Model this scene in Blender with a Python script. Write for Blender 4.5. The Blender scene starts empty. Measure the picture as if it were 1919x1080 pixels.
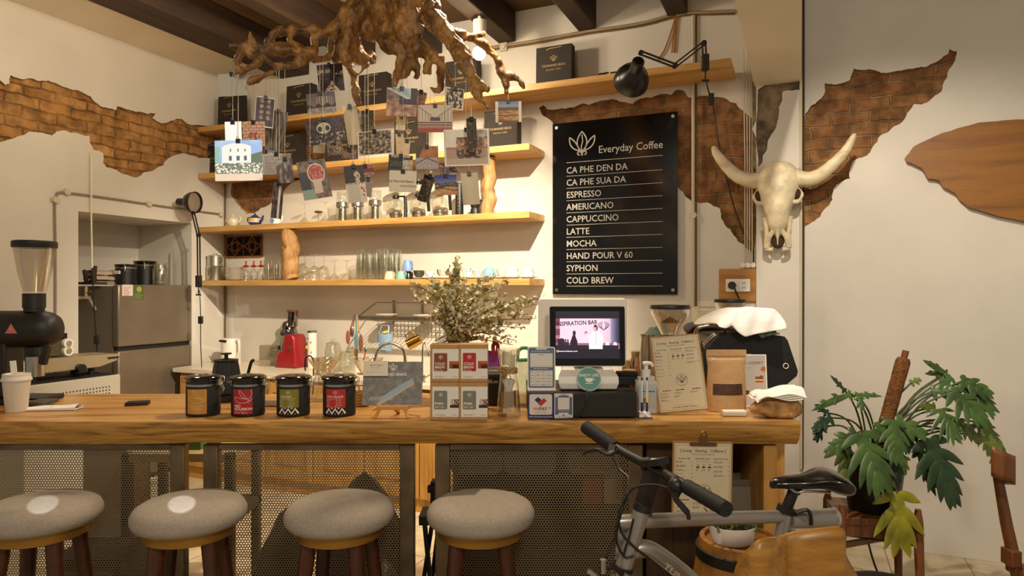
import bpy, math, random
from mathutils import Vector, Matrix, noise, geometry
from math import sin, cos, pi, sqrt, atan2, radians as R
random.seed(7)
SC = bpy.context.scene
COL = SC.collection
# ---------------------------------------------------------------- camera
F = 1250.0; EYE = 1.53
cam = bpy.data.cameras.new('camera'); cam.sensor_width = 36; cam.lens = F/1919*36; cam.clip_start = .05
co = bpy.data.objects.new('camera', cam); COL.objects.link(co)
co.location = (0, 0, EYE); co.rotation_euler = (R(90), 0, 0); SC.camera = co
# ---------------------------------------------------------------- world, exposure, lamps
wd = bpy.data.worlds.new('world'); SC.world = wd; wd.use_nodes = True
bg = wd.node_tree.nodes['Background']; bg.inputs[0].default_value = (1, .90, .78, 1); bg.inputs[1].default_value = .24
SC.view_settings.view_transform = 'Standard'; SC.view_settings.look = 'None'
SC.cycles.transparent_max_bounces = 32
SC.view_settings.exposure = .22; SC.view_settings.gamma = 1; SC.view_settings.use_curve_mapping = False
TH = math.atan2(540, F); CT, ST = cos(TH), sin(TH)
CX, CY = -2.58, 6.0
def RM(s, d, z=0): return Vector((CX+s*CT-d*ST, CY-s*ST-d*CT, z))   # room frame: s along back wall, d out from it
MW = Matrix.Translation((CX, CY, 0)) @ Matrix.Rotation(-TH, 4, 'Z') # local (s,-d,z)
def lamp(name, loc, power, size=.04, col=(1, .74, .46), spot=None, target=None, blend=.4):
    l = bpy.data.lights.new(name, 'SPOT' if spot else 'POINT'); l.energy = power; l.color = col; l.shadow_soft_size = size
    o = bpy.data.objects.new(name, l); COL.objects.link(o); o.location = loc
    if spot:
        l.spot_size = R(spot); l.spot_blend = blend
        o.rotation_euler = (Vector(target)-Vector(loc)).to_track_quat('-Z', 'Y').to_euler()
    return o
WARM = (1, .83, .61)
lamp('shelf_spotlight', (.05, 2.60, 3.25), 575, .03, (1, .87, .68), 74, (-1.05, 5.1, .9), .7)
lamp('counter_spotlight', (.05, 3.05, 3.25), 120, .03, WARM, 95, (-.6, 2.3, .9), .6)
lamp('wall_spotlight', (.96, 1.9, 3.3), 185, .03, (1, .89, .74), 80, (2.15, 3.7, .9), .75)
lamp('room_fill_light', (-1.0, .2, 3.1), 36, .25, (1, .86, .68))  # added general fill for the room, no fixture
lamp('front_fill_light', (.5, -.5, 2.9), 104, .2, (1, .88, .72))  # added fill from behind the camera, brightens bar fronts, prints and stools
lamp('left_fill_light', (-2.1, 3.6, 3.1), 25, .15, WARM)  # added fill near the left wall, no fixture
lamp('aisle_ceiling_lamp', (-.9, 3.9, 3.15), 34, .06, WARM)
DAY = (.86, .93, 1)
for nm, tg, ang, e in (('window_light_photos', (-.965, 2.36, 2.04), 4.0, 130), ('window_light_stool', (-1.09, 2.2, .81), .8, 560), ('window_light_stool_edge', (-1.545, 2.2, .81), .85, 420)):
    lamp(nm, (.9, -1.6, 2.9), e*3, .005, DAY, ang, tg, .12)
# ---------------------------------------------------------------- helpers
def at(px, py, D): return Vector(((px-959.5)/F*D, D, EYE-(py-541)/F*D))
def dird(px): return (px-959.5)/F
def hitd(px, py, d):          # the ray through a pixel meets the plane at distance d from the back wall -> (s, z)
    u = dird(px); D = (CX*ST+CY*CT-d)/(u*ST+CT)
    p = at(px, py, D); q = p-Vector((CX, CY, 0)); return (q.x*CT-q.y*ST, p.z)
def hits(px, py, s):          # ... meets the plane at distance s from the left wall -> (d, z)
    u = dird(px); D = (s+CX*CT-CY*ST)/(u*CT-ST)
    p = at(px, py, D); q = p-Vector((CX, CY, 0)); return (-(q.x*ST+q.y*CT), p.z)
def hitz(px, py, z):
    D = (EYE-z)*F/(py-541); return at(px, py, D)
def lin(h):
    if isinstance(h, str):
        h = [int(h[i:i+2], 16)/255 for i in (0, 2, 4)]
    return tuple(c/12.92 if c <= .04045 else ((c+.055)/1.055)**2.4 for c in h[:3])
MATS = {}
def mk(name):
    m = bpy.data.materials.new(name); m.use_nodes = True
    nt = m.node_tree; b = nt.nodes['Principled BSDF']; return m, nt, b
def nd(nt, t, **kw):
    n = nt.nodes.new(t)
    for k, v in kw.items():
        if k.startswith('i_'):
            key = k[2:]; n.inputs[int(key) if key.isdigit() else key.replace('_', ' ')].default_value = v
        else: setattr(n, k, v)
    return n
def coords(nt, scale=(1, 1, 1), rot=(0, 0, 0)):
    tc = nd(nt, 'ShaderNodeTexCoord'); mp = nd(nt, 'ShaderNodeMapping')
    mp.inputs['Scale'].default_value = scale; mp.inputs['Rotation'].default_value = rot
    nt.links.new(tc.outputs['Object'], mp.inputs[0]); return mp.outputs[0]
def bump(nt, b, h, s=.3, dist=.01):
    n = nd(nt, 'ShaderNodeBump'); n.inputs['Strength'].default_value = s; n.inputs['Distance'].default_value = dist
    nt.links.new(h, n.inputs['Height']); nt.links.new(n.outputs[0], b.inputs['Normal'])
def ramp(nt, src, stops):
    r = nd(nt, 'ShaderNodeValToRGB'); e = r.color_ramp.elements
    while len(e) < len(stops): e.new(.5)
    for k, (p, c) in enumerate(stops):
        e[k].position = p; e[k].color = (*lin(c), 1)
    nt.links.new(src, r.inputs[0]); return r.outputs[0]
def mat(name, c='808080', rough=.5, metal=0, spec=.5, var=0, vs=8, bmp=0, bs=60, coat=0, emit=0):
    if name in MATS: return MATS[name]
    m, nt, b = mk(name); c3 = lin(c)
    b.inputs['Base Color'].default_value = (*c3, 1); b.inputs['Roughness'].default_value = rough
    b.inputs['Metallic'].default_value = metal; b.inputs['Specular IOR Level'].default_value = spec
    b.inputs['Coat Weight'].default_value = coat
    if emit:
        b.inputs['Emission Color'].default_value = (*c3, 1); b.inputs['Emission Strength'].default_value = emit
    v = coords(nt)
    if var:
        n = nd(nt, 'ShaderNodeTexNoise'); n.inputs['Scale'].default_value = vs; n.inputs['Detail'].default_value = 5
        nt.links.new(v, n.inputs['Vector'])
        hx = [int(c[i:i+2], 16)/255 for i in (0, 2, 4)]
        o = ramp(nt, n.outputs['Fac'], [(.3, [max(0, k*(1-var)) for k in hx]), (.7, [min(1, k*(1+var*.6)) for k in hx])])
        nt.links.new(o, b.inputs['Base Color'])
    if bmp:
        n = nd(nt, 'ShaderNodeTexNoise'); n.inputs['Scale'].default_value = bs; n.inputs['Detail'].default_value = 4
        nt.links.new(v, n.inputs['Vector']); bump(nt, b, n.outputs['Fac'], bmp)
    MATS[name] = m; return m
def wood(name, cols, axis=0, scale=3, stretch=14, rough=.4, bmp=.15, rings=0, rot=(0, 0, 0)):
    if name in MATS: return MATS[name]
    m, nt, b = mk(name); sc = [stretch*scale]*3; sc[axis] = scale
    v = coords(nt, sc, rot)
    n = nd(nt, 'ShaderNodeTexNoise'); n.inputs['Scale'].default_value = 1; n.inputs['Detail'].default_value = 7; n.inputs['Roughness'].default_value = .6; n.inputs['Distortion'].default_value = rings
    nt.links.new(v, n.inputs['Vector'])
    k = len(cols); o = ramp(nt, n.outputs['Fac'], [(.28+.44*i/(k-1), c) for i, c in enumerate(cols)])
    nt.links.new(o, b.inputs['Base Color']); b.inputs['Roughness'].default_value = rough
    bump(nt, b, n.outputs['Fac'], bmp, .006); MATS[name] = m; return m
def glass(name, tint='f4f4ee', rough=.03, dens=.0, refl=1.0):
    if name in MATS: return MATS[name]
    m, nt, b = mk(name); nt.nodes.remove(b)
    out = [n for n in nt.nodes if n.type == 'OUTPUT_MATERIAL'][0]
    tr = nd(nt, 'ShaderNodeBsdfTransparent'); tr.inputs[0].default_value = (*lin(tint), 1)
    gl = nd(nt, 'ShaderNodeBsdfGlossy'); gl.inputs['Roughness'].default_value = rough; gl.inputs[0].default_value = (1, 1, 1, 1)
    lw = nd(nt, 'ShaderNodeLayerWeight'); lw.inputs[0].default_value = .25
    mt = nd(nt, 'ShaderNodeMath', operation='MULTIPLY_ADD'); mt.inputs[1].default_value = .55*refl; mt.inputs[2].default_value = .04+dens
    mx = nd(nt, 'ShaderNodeMixShader')
    nt.links.new(lw.outputs['Facing'], mt.inputs[0]); nt.links.new(mt.outputs[0], mx.inputs[0])
    nt.links.new(tr.outputs[0], mx.inputs[1]); nt.links.new(gl.outputs[0], mx.inputs[2]); nt.links.new(mx.outputs[0], out.inputs[0])
    MATS[name] = m; return m
def printmat(name='printed_paper', rough=.45, emit=0):
    if name in MATS: return MATS[name]
    m, nt, b = mk(name); a = nd(nt, 'ShaderNodeVertexColor', layer_name='Col')
    nt.links.new(a.outputs[0], b.inputs['Base Color']); b.inputs['Roughness'].default_value = rough
    if emit:
        nt.links.new(a.outputs[0], b.inputs['Emission Color']); b.inputs['Emission Strength'].default_value = emit
    MATS[name] = m; return m
def I4(M): return Matrix.Identity(4) if M is None else M
def T(x=0, y=0, z=0): return Matrix.Translation((x, y, z))
def RX(a): return Matrix.Rotation(R(a), 4, 'X')
def RY(a): return Matrix.Rotation(R(a), 4, 'Y')
def RZ(a): return Matrix.Rotation(R(a), 4, 'Z')
class MB:
    def __init__(s): s.v = []; s.f = []; s.m = []; s.c = []; s.mats = []; s.M = Matrix.Identity(4)
    def mi(s, m):
        if m not in s.mats: s.mats.append(m)
        return s.mats.index(m)
    def add(s, vs, fs, m, M=None, cols=None):
        k = len(s.v); M = s.M @ I4(M); i = s.mi(m)
        s.v += [M @ Vector(p) for p in vs]
        for j, f in enumerate(fs):
            s.f.append([k+a for a in f]); s.m.append(i); s.c.append(cols[j] if cols else None)
        return s
    def box(s, x0, x1, y0, y1, z0, z1, m, M=None):
        return s.add([(x0,y0,z0),(x1,y0,z0),(x1,y1,z0),(x0,y1,z0),(x0,y0,z1),(x1,y0,z1),(x1,y1,z1),(x0,y1,z1)],
            [(0,3,2,1),(4,5,6,7),(0,1,5,4),(1,2,6,5),(2,3,7,6),(3,0,4,7)], m, M)
    def bar(s, p, q, w, h, m, up=(0, 0, 1)):
        p, q = Vector(p), Vector(q); d = (q-p).normalized(); u = Vector(up)
        a = d.cross(u)
        if a.length < 1e-4: a = d.cross(Vector((1, 0, 0)))
        a.normalize(); b = a.cross(d)
        vs = [e+a*i*w/2+b*j*h/2 for e in (p, q) for i, j in ((-1,-1),(1,-1),(1,1),(-1,1))]
        return s.add(vs, [(0,3,2,1),(4,5,6,7),(0,1,5,4),(1,2,6,5),(2,3,7,6),(3,0,4,7)], m)
    def tube(s, pts, r, m, n=8, M=None, caps=True, sq=1):
        pts = [Vector(p) for p in pts]; N = len(pts); rs = r if isinstance(r, (list, tuple)) else [r]*N
        vs = []; fs = []; prev = None
        for i in range(N):
            d = (pts[min(i+1, N-1)]-pts[max(i-1, 0)])
            d = d.normalized() if d.length > 1e-9 else Vector((0, 0, 1))
            if prev is None:
                a = d.cross(Vector((0, 0, 1)))
                if a.length < .05: a = d.cross(Vector((0, 1, 0)))
            else: a = prev-d*prev.dot(d)
            a.normalize(); prev = a; b = d.cross(a)
            for k in range(n):
                t = 2*pi*k/n; vs.append(pts[i]+(a*cos(t)+b*sin(t)*sq)*rs[i])
        for i in range(N-1):
            for k in range(n): fs.append((i*n+k, i*n+(k+1) % n, (i+1)*n+(k+1) % n, (i+1)*n+k))
        if caps: fs.append(tuple(range(n-1, -1, -1))); fs.append(tuple((N-1)*n+k for k in range(n)))
        return s.add(vs, fs, m, M)
    def cyl(s, p, q, r, m, r2=None, n=16, M=None): return s.tube([p, q], [r, r if r2 is None else r2], m, n, M)
    def lathe(s, prof, m, n=24, M=None, ang=2*pi, sx=1, sy=1):
        vs = []; fs = []; full = abs(ang-2*pi) < 1e-6; c = n if full else n+1
        for r, z in prof:
            for k in range(c):
                t = ang*k/n; vs.append((r*cos(t)*sx, r*sin(t)*sy, z))
        for i in range(len(prof)-1):
            for k in range(n):
                k2 = (k+1) % c; fs.append((i*c+k, i*c+k2, (i+1)*c+k2, (i+1)*c+k))
        if full:
            if prof[0][0] > 1e-5: pass
        return s.add(vs, fs, m, M)
    def disc(s, r, m, M=None, n=24): return s.add([(r*cos(2*pi*k/n), r*sin(2*pi*k/n), 0) for k in range(n)], [tuple(range(n))], m, M)
    def prism(s, poly, h0, h1, m, M=None):
        n = len(poly); vs = [(x, y, h0) for x, y in poly]+[(x, y, h1) for x, y in poly]
        tri = geometry.tessellate_polygon([[Vector((x, y, 0)) for x, y in poly]])
        fs = [(a, c, b) for a, b, c in tri]+[(a+n, b+n, c+n) for a, b, c in tri]
        fs += [(i, (i+1) % n, n+(i+1) % n, n+i) for i in range(n)]
        return s.add(vs, fs, m, M)
    def ell(s, c, r, m, n=16, M=None, k=10):
        r = (r, r, r) if not isinstance(r, (tuple, list)) else r
        pr = [(max(1e-5, sin(pi*i/k)), -cos(pi*i/k)) for i in range(k+1)]
        return s.lathe(pr, m, n, I4(M) @ T(*c) @ Matrix.Diagonal((r[0], r[1], r[2], 1)))
    def grid(s, fn, nu, nv, m, M=None, col=None):
        vs = [fn(i/nu, j/nv) for j in range(nv+1) for i in range(nu+1)]; fs = []; cs = []
        for j in range(nv):
            for i in range(nu):
                a = j*(nu+1)+i; fs.append((a, a+1, a+nu+2, a+nu+1))
                if col: cs.append(col((i+.5)/nu, (j+.5)/nv))
        return s.add(vs, fs, m, M, cs if col else None)
    def stroke(s, pts, w, m, M=None, closed=False):      # flat ribbon in local xy
        P = [Vector((p[0], p[1])) for p in pts]; N = len(P); vs = []; fs = []
        for i in range(N):
            a = P[(i-1) % N] if closed or i > 0 else P[0]; b = P[(i+1) % N] if closed or i < N-1 else P[-1]
            d = b-a; d = d.normalized() if d.length > 1e-9 else Vector((1, 0)); nn = Vector((-d.y, d.x))*w/2
            vs += [(P[i].x+nn.x, P[i].y+nn.y, 0), (P[i].x-nn.x, P[i].y-nn.y, 0)]
        for i in range(N if closed else N-1):
            j = (i+1) % N; fs.append((2*i+1, 2*j+1, 2*j, 2*i))
        return s.add(vs, fs, m, M)
    def rect(s, x0, x1, y0, y1, m, M=None): return s.add([(x0,y0,0),(x1,y0,0),(x1,y1,0),(x0,y1,0)], [(0,1,2,3)], m, M)
    def rrect(s, x0, x1, y0, y1, r, m, M=None, h=None):
        p = []
        for cx, cy, a in ((x1-r,y1-r,0),(x0+r,y1-r,90),(x0+r,y0+r,180),(x1-r,y0+r,270)):
            for k in range(5): t = R(a+22.5*k); p.append((cx+r*cos(t), cy+r*sin(t)))
        if h: return s.prism(p, h[0], h[1], m, M)
        return s.add([(x, y, 0) for x, y in p], [tuple(range(len(p)))], m, M)
    def text(s, body, size, m, M=None, align='CENTER', bold=0, sx=1, ext=0):
        cu = bpy.data.curves.new('t', 'FONT'); cu.body = body; cu.size = size; cu.align_x = align; cu.align_y = 'CENTER'
        cu.resolution_u = 2; cu.offset = bold*size; cu.extrude = ext; ob = bpy.data.objects.new('t', cu)
        me = ob.to_mesh()
        if me and len(me.vertices):
            s.add([(v.co.x*sx, v.co.y, v.co.z) for v in me.vertices], [tuple(p.vertices) for p in me.polygons], m, M)
        ob.to_mesh_clear(); bpy.data.objects.remove(ob); bpy.data.curves.remove(cu); return s
    def build(s, name, parent=None, bev=0, ang=38, sub=0, label=None, mw=None):
        me = bpy.data.meshes.new(name); me.from_pydata([tuple(p) for p in s.v], [], s.f)
        for m in s.mats: me.materials.append(m)
        me.polygons.foreach_set('material_index', s.m); me.polygons.foreach_set('use_smooth', [True]*len(s.f))
        if any(c is not None for c in s.c):
            ca = me.color_attributes.new('Col', 'FLOAT_COLOR', 'CORNER'); buf = []
            for p, c in zip(me.polygons, s.c):
                c = (*lin(c), 1) if c is not None else (1, 1, 1, 1); buf += list(c)*p.loop_total
            ca.data.foreach_set('color', buf)
        me.validate(); me.update()
        if hasattr(me, 'set_sharp_from_angle'): me.set_sharp_from_angle(angle=R(ang))
        o = bpy.data.objects.new(name, me); COL.objects.link(o)
        if parent: o.parent = parent
        if mw is not None: o.matrix_world = mw
        if bev:
            b = o.modifiers.new('bevel', 'BEVEL'); b.width = bev; b.segments = 2; b.limit_method = 'ANGLE'; b.angle_limit = R(40)
        if sub:
            b = o.modifiers.new('sub', 'SUBSURF'); b.levels = sub; b.render_levels = sub
        if label: o['label'] = label
        return o
def tag(o, label, cat, group=None):
    o['label'] = label; o['category'] = cat
    if group: o['group'] = group
    return o
def thing(name, label, cat, loc=(0, 0, 0), rz=0, group=None):
    o = bpy.data.objects.new(name, None); COL.objects.link(o); o.empty_display_size = .05
    o.location = loc; o.rotation_euler = (0, 0, R(rz)); return tag(o, label, cat, group)
def solo(mb, name, label, cat, loc=(0, 0, 0), rz=0, group=None, **kw):
    o = mb.build(name, **kw); o.location = loc; o.rotation_euler = (0, 0, R(rz)); return tag(o, label, cat, group)
def struct(mb, name, mw=None, **kw):
    o = mb.build(name, mw=mw, **kw); o['kind'] = 'structure'; return o
def dup(root, loc, rz=None, label=None, scale=None):
    r = root.copy(); COL.objects.link(r); r.location = loc
    if rz is not None: r.rotation_euler = (0, 0, R(rz))
    if label: r['label'] = label
    if scale: r.scale = (scale,)*3 if not isinstance(scale, tuple) else scale
    for ch in list(root.children):
        c = ch.copy(); COL.objects.link(c); c.parent = r
        for g in ch.children:
            d = g.copy(); COL.objects.link(d); d.parent = c
    return r
RDEG = -math.degrees(TH)
def smooth_path(pts, n=6):      # Catmull-Rom
    P = [Vector(p) for p in pts]; out = []
    for i in range(len(P)-1):
        a, b, c, d = P[max(i-1, 0)], P[i], P[i+1], P[min(i+2, len(P)-1)]
        for k in range(n):
            t = k/n; out.append(.5*((2*b)+(c-a)*t+(2*a-5*b+4*c-d)*t*t+(3*b-a-3*c+d)*t**3))
    out.append(P[-1]); return out
def cable(name, label, pts, r, m, n=6, cat='cable', smooth=True):
    return solo(MB().tube(smooth_path(pts, 8) if smooth else pts, r, m, n), name, label, cat)
# ---------------------------------------------------------------- materials
PLASTER = mat('plaster', 'd8d0c1', .9, var=.04, vs=1.6, bmp=.12, bs=45)
CREAM = mat('cream_ceiling_paint', 'e2d5bd', .9, var=.04, vs=2, bmp=.08, bs=50)
BLACK = mat('black_plastic', '17140f', .45)
BLACKM = mat('black_matte', '1c1812', .75)
GLOSSB = mat('black_gloss', '0c0a08', .12, coat=.5)
STEEL = mat('steel', 'b8b2a6', .28, 1)
BRUSH = mat('brushed_steel', '9b917f', .4, 1, var=.15, vs=20)
WHITE = mat('white_plastic', 'ece6da', .4)
PAPERW = mat('white_paper', 'f2ecdf', .8)
PAPERC = mat('cream_paper', 'e9dcc0', .8)
CERAM = mat('white_ceramic', 'efe9dd', .2)
SHELFW = wood('shelf_wood', ['a87838', 'c89a56', 'd8ae6c'], 0, 2.2, 12, .45, .1)
BARW = wood('live_edge_wood', ['8f6028', 'ba8340', 'd2a05a', 'c6924c'], 0, 1.3, 10, .3, .18, 1.2)
BAREDGE = wood('live_edge_bark_side', ['6f4a1b', 'a0702c', 'be8c40', 'c8984e'], 0, 2.6, 11, .5, .8, 1.8)
DARKW = wood('dark_beam_wood', ['20140a', '35220f', '452d15'], 1, 1.5, 10, .7, .3)
PLANK = wood('ceiling_plank_wood', ['33210f', '503618', '5e4220'], 1, 1.2, 8, .75, .25)
ROOTW = wood('driftwood', ['38230d', '6c481c', '96692f', 'b2874a'], 2, 6, 3, .5, .6, 1)
CHAIRW = wood('dark_chair_wood', ['47280f', '6b3f1c', '7d4c24'], 2, 3, 10, .4, .1)
LEGW = wood('walnut_leg_wood', ['2e1509', '4a2411', '5b3018'], 2, 3, 12, .4, .1)
CABW = wood('cabinet_wood', ['996a2c', 'bb883e', 'ca984d'], 2, 2, 10, .45, .1)
GLASS = glass('clear_glass'); GLASSD = glass('thick_glass', 'f8f8f3', .05, .06, 1.2)
PRINT = printmat()
# brick
def brickmat(name, cols, mortar, swap):
    m, nt, b = mk(name); tc = nd(nt, 'ShaderNodeTexCoord'); sp = nd(nt, 'ShaderNodeSeparateXYZ'); cb = nd(nt, 'ShaderNodeCombineXYZ')
    nt.links.new(tc.outputs['Object'], sp.inputs[0]); nt.links.new(sp.outputs[1 if swap else 0], cb.inputs[0]); nt.links.new(sp.outputs[2], cb.inputs[1])
    ns = nd(nt, 'ShaderNodeTexNoise'); ns.inputs['Scale'].default_value = 7; ns.inputs['Detail'].default_value = 4; nt.links.new(tc.outputs['Object'], ns.inputs['Vector'])
    mx = nd(nt, 'ShaderNodeVectorMath', operation='MULTIPLY_ADD'); mx.inputs[1].default_value = (.075, .06, 0)
    nt.links.new(ns.outputs['Color'], mx.inputs[0]); nt.links.new(cb.outputs[0], mx.inputs[2])
    br = nd(nt, 'ShaderNodeTexBrick'); br.inputs['Scale'].default_value = 1; br.inputs['Brick Width'].default_value = .22; br.inputs['Row Height'].default_value = .075
    br.inputs['Mortar Size'].default_value = .007; br.inputs['Mortar Smooth'].default_value = .6; br.inputs['Bias'].default_value = 0
    br.inputs['Color1'].default_value = (*lin(cols[0]), 1); br.inputs['Color2'].default_value = (*lin(cols[1]), 1); br.inputs['Mortar'].default_value = (*lin(mortar), 1)
    nt.links.new(mx.outputs[0], br.inputs['Vector'])
    n2 = nd(nt, 'ShaderNodeTexNoise'); n2.inputs['Scale'].default_value = 14; n2.inputs['Detail'].default_value = 6; nt.links.new(tc.outputs['Object'], n2.inputs['Vector'])
    r = ramp(nt, n2.outputs['Fac'], [(.35, '8f8a80'), (.65, 'ffffff')])
    mu = nd(nt, 'ShaderNodeMix', data_type='RGBA', blend_type='MULTIPLY'); mu.inputs[0].default_value = .75
    n3 = nd(nt, 'ShaderNodeTexNoise'); n3.inputs['Scale'].default_value = 5; n3.inputs['Detail'].default_value = 5; nt.links.new(tc.outputs['Object'], n3.inputs['Vector'])
    mk_ = ramp(nt, n3.outputs['Fac'], [(.44, '000000'), (.62, 'ffffff')]); m3 = nd(nt, 'ShaderNodeMix', data_type='RGBA'); nt.links.new(mk_, m3.inputs[0])
    nt.links.new(br.outputs['Color'], m3.inputs[6]); m3.inputs[7].default_value = (*lin(cols[2]), 1); nt.links.new(m3.outputs[2], mu.inputs[6]); nt.links.new(r, mu.inputs[7]); nt.links.new(mu.outputs[2], b.inputs['Base Color'])
    b.inputs['Roughness'].default_value = .95
    ad = nd(nt, 'ShaderNodeMath', operation='MULTIPLY_ADD'); ad.inputs[1].default_value = -1.2; nt.links.new(br.outputs['Fac'], ad.inputs[0]); nt.links.new(n2.outputs['Fac'], ad.inputs[2])
    bump(nt, b, ad.outputs[0], .8, .02); MATS[name] = m; return m
BRICKL = brickmat('old_brick_left', ('b27c42', 'c99758', 'bd8a4e'), '8f6537', True)
BRICKB = brickmat('old_brick_back', ('8f5c34', 'aa7847', '94683e'), 'aa8b64', False)
MASON = mat('bare_masonry', '7d6a50', .95, var=.35, vs=18, bmp=.9, bs=35)
RIM = mat('broken_plaster_edge', 'a98a5f', .95, var=.3, vs=30, bmp=.4)
# ---------------------------------------------------------------- room shell (room frame: x = s, y = -d)
def jag(poly, amp, seed, lev=3):
    pts = [Vector(p) for p in poly]; rnd = random.Random(seed)
    for k in range(lev):
        out = []
        for i in range(len(pts)):
            a, b = pts[i], pts[(i+1) % len(pts)]; d = b-a; nn = Vector((-d.y, d.x))
            out += [a, (a+b)/2+nn*rnd.uniform(-amp, amp)]
        pts = out; amp *= .9
    return pts
def holed(outer, holes, to3, m):
    mb = MB(); polys = [[Vector((p[0], p[1], 0)) for p in outer]]+[[Vector((p[0], p[1], 0)) for p in h] for h in holes]
    flat = [p for q in polys for p in q]; tri = geometry.tessellate_polygon(polys)
    return mb.add([to3(p.x, p.y, 0) for p in flat], [tuple(t) for t in tri], m)
def rim(mb, poly, to3, m, dep=.03):
    n = len(poly); vs = [to3(p[0], p[1], 0) for p in poly]+[to3(p[0]*1.0, p[1], dep) for p in poly]
    mb.add(vs, [(i, (i+1) % n, n+(i+1) % n, n+i) for i in range(n)], m)
CEIL = 3.6; SEND = 7.2; DEND = 5.2
pL = [(-330,92),(-230,120),(-150,112),(-70,138),(0,150),(10,160),(18,158),(20,142),(35,148),(80,152),(125,165),(145,170),(170,182),(188,200),(217,208),(220,200),(235,205),(260,210),(292,214),(285,222),(302,232),(325,227),(340,224),(355,234),(375,236),(412,245),(412,306),(372,297),(345,288),(315,298),(305,312),(285,322),(255,334),(235,328),(200,315),(193,305),(193,288),(175,282),(167,255),(145,250),(115,245),(98,255),(80,250),(55,248),(30,258),(0,268),(-70,286),(-160,282),(-250,330),(-330,325)]
hL = jag([hits(x, y, 0) for x, y in pL], .11, 3)
niche = [(.36, .02), (.36, 2.08), (1.33, 2.08), (1.33, .02)]
w = holed([(0, 0), (DEND, 0), (DEND, CEIL), (0, CEIL)], [hL, niche], lambda d, z, k: (-k, -d, z), PLASTER)
rim(w, hL, lambda d, z, k: (-k, -d, z), RIM)
b = MB(); n0 = [(-.0, -.36), (-.65, -.36), (-.65, -1.33), (0, -1.33)]
w.add([(-0,-.36,0),(-.65,-.36,0),(-.65,-1.33,0),(0,-1.33,0),(0,-.36,2.08),(-.65,-.36,2.08),(-.65,-1.33,2.08),(0,-1.33,2.08)], [(0,4,5,1),(1,5,6,2),(2,6,7,3),(4,7,6,5)], PLASTER)
wl = struct(w, 'wall_left', MW)
x0 = min(p[0] for p in hL); x1 = max(p[0] for p in hL); z0 = min(p[1] for p in hL); z1 = max(p[1] for p in hL)
struct(MB().add([(-.028, -x0, z0), (-.028, -x1, z0), (-.028, -x1, z1), (-.028, -x0, z1)], [(0, 1, 2, 3)], BRICKL), 'trim_1', MW)
def bk(x, z, k): return (x, k, z)
p1 = [(430,240),(600,238),(612,300),(545,345),(505,385),(490,390),(462,403),(455,395),(440,378),(432,360)]
p2 = [(1010,205),(1018,198),(1026,207),(1060,205),(1090,195),(1120,192),(1155,188),(1185,196),(1200,185),(1230,180),(1258,178),(1265,170),(1280,170),(1290,184),(1320,180),(1345,183),(1380,195),(1395,212),(1413,225),(1413,481),(1396,463),(1377,444),(1368,430),(1352,412),(1350,393),(1298,379),(1280,361),(1262,340),(1100,300),(1040,240),(1030,225),(1015,215)]
p3 = [(1509,215),(1519,200),(1546,173),(1546,157),(1593,151),(1600,130),(1635,132),(1670,136),(1717,128),(1752,118),(1775,103),(1779,93),(1794,97),(1791,110),(1779,130),(1775,145),(1764,173),(1752,180),(1729,196),(1713,196),(1698,219),(1674,239),(1635,278),(1624,293),(1599,303),(1593,336),(1562,354),(1560,375),(1544,394),(1538,406),(1507,427)]
hs = [jag([hitd(x, y, 0) for x, y in p], .13, 5+i) for i, p in enumerate((p1, p2, p3))]
w = holed([(0, 0), (SEND, 0), (SEND, CEIL), (0, CEIL)], hs, bk, PLASTER)
for h in hs: rim(w, h, bk, RIM)
struct(w, 'wall_back', MW)
for i, h in enumerate(hs):
    x0 = min(p[0] for p in h); x1 = max(p[0] for p in h); z0 = min(p[1] for p in h); z1 = max(p[1] for p in h)
    struct(MB().add([(x0, .028, z0), (x1, .028, z0), (x1, .028, z1), (x0, .028, z1)], [(0, 1, 2, 3)], BRICKB), 'trim_%d' % (i+2), MW)
# pilaster and the white beam over it
PS0, PS1 = hitd(1417, 400, .05)[0], hitd(1502, 400, .05)[0]
p4 = [(1421,169),(1436,158),(1455,152),(1478,146),(1499,142),(1499,169),(1468,172),(1466,190),(1460,200),(1458,225),(1448,250),(1438,275),(1425,310),(1421,315)]
h4 = jag([hitd(x, y, .05) for x, y in p4], .12, 11)
w = holed([(PS0, 0), (PS1, 0), (PS1, CEIL), (PS0, CEIL)], [h4], lambda x, z, k: (x, -.05+k, z), PLASTER)
rim(w, h4, lambda x, z, k: (x, -.05+k*.8, z), MASON)
w.add([(PS0,0,0),(PS0,-.05,0),(PS0,-.05,CEIL),(PS0,0,CEIL),(PS1,0,0),(PS1,-.05,0),(PS1,-.05,CEIL),(PS1,0,CEIL)], [(0,1,2,3),(5,4,7,6)], PLASTER)
x0 = min(p[0] for p in h4); x1 = max(p[0] for p in h4); z0 = min(p[1] for p in h4); z1 = max(p[1] for p in h4)
w.add([(x0, -.03, z0), (x1, -.03, z0), (x1, -.03, z1), (x0, -.03, z1)], [(0, 1, 2, 3)], MASON)
struct(w, 'trim_6', MW)
BZ = hitd(1415, 166, 0)[1]
struct(MB().box(PS0-.01, PS1, -DEND, -.0, BZ, CEIL, CREAM), 'trim_7', MW)
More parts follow.
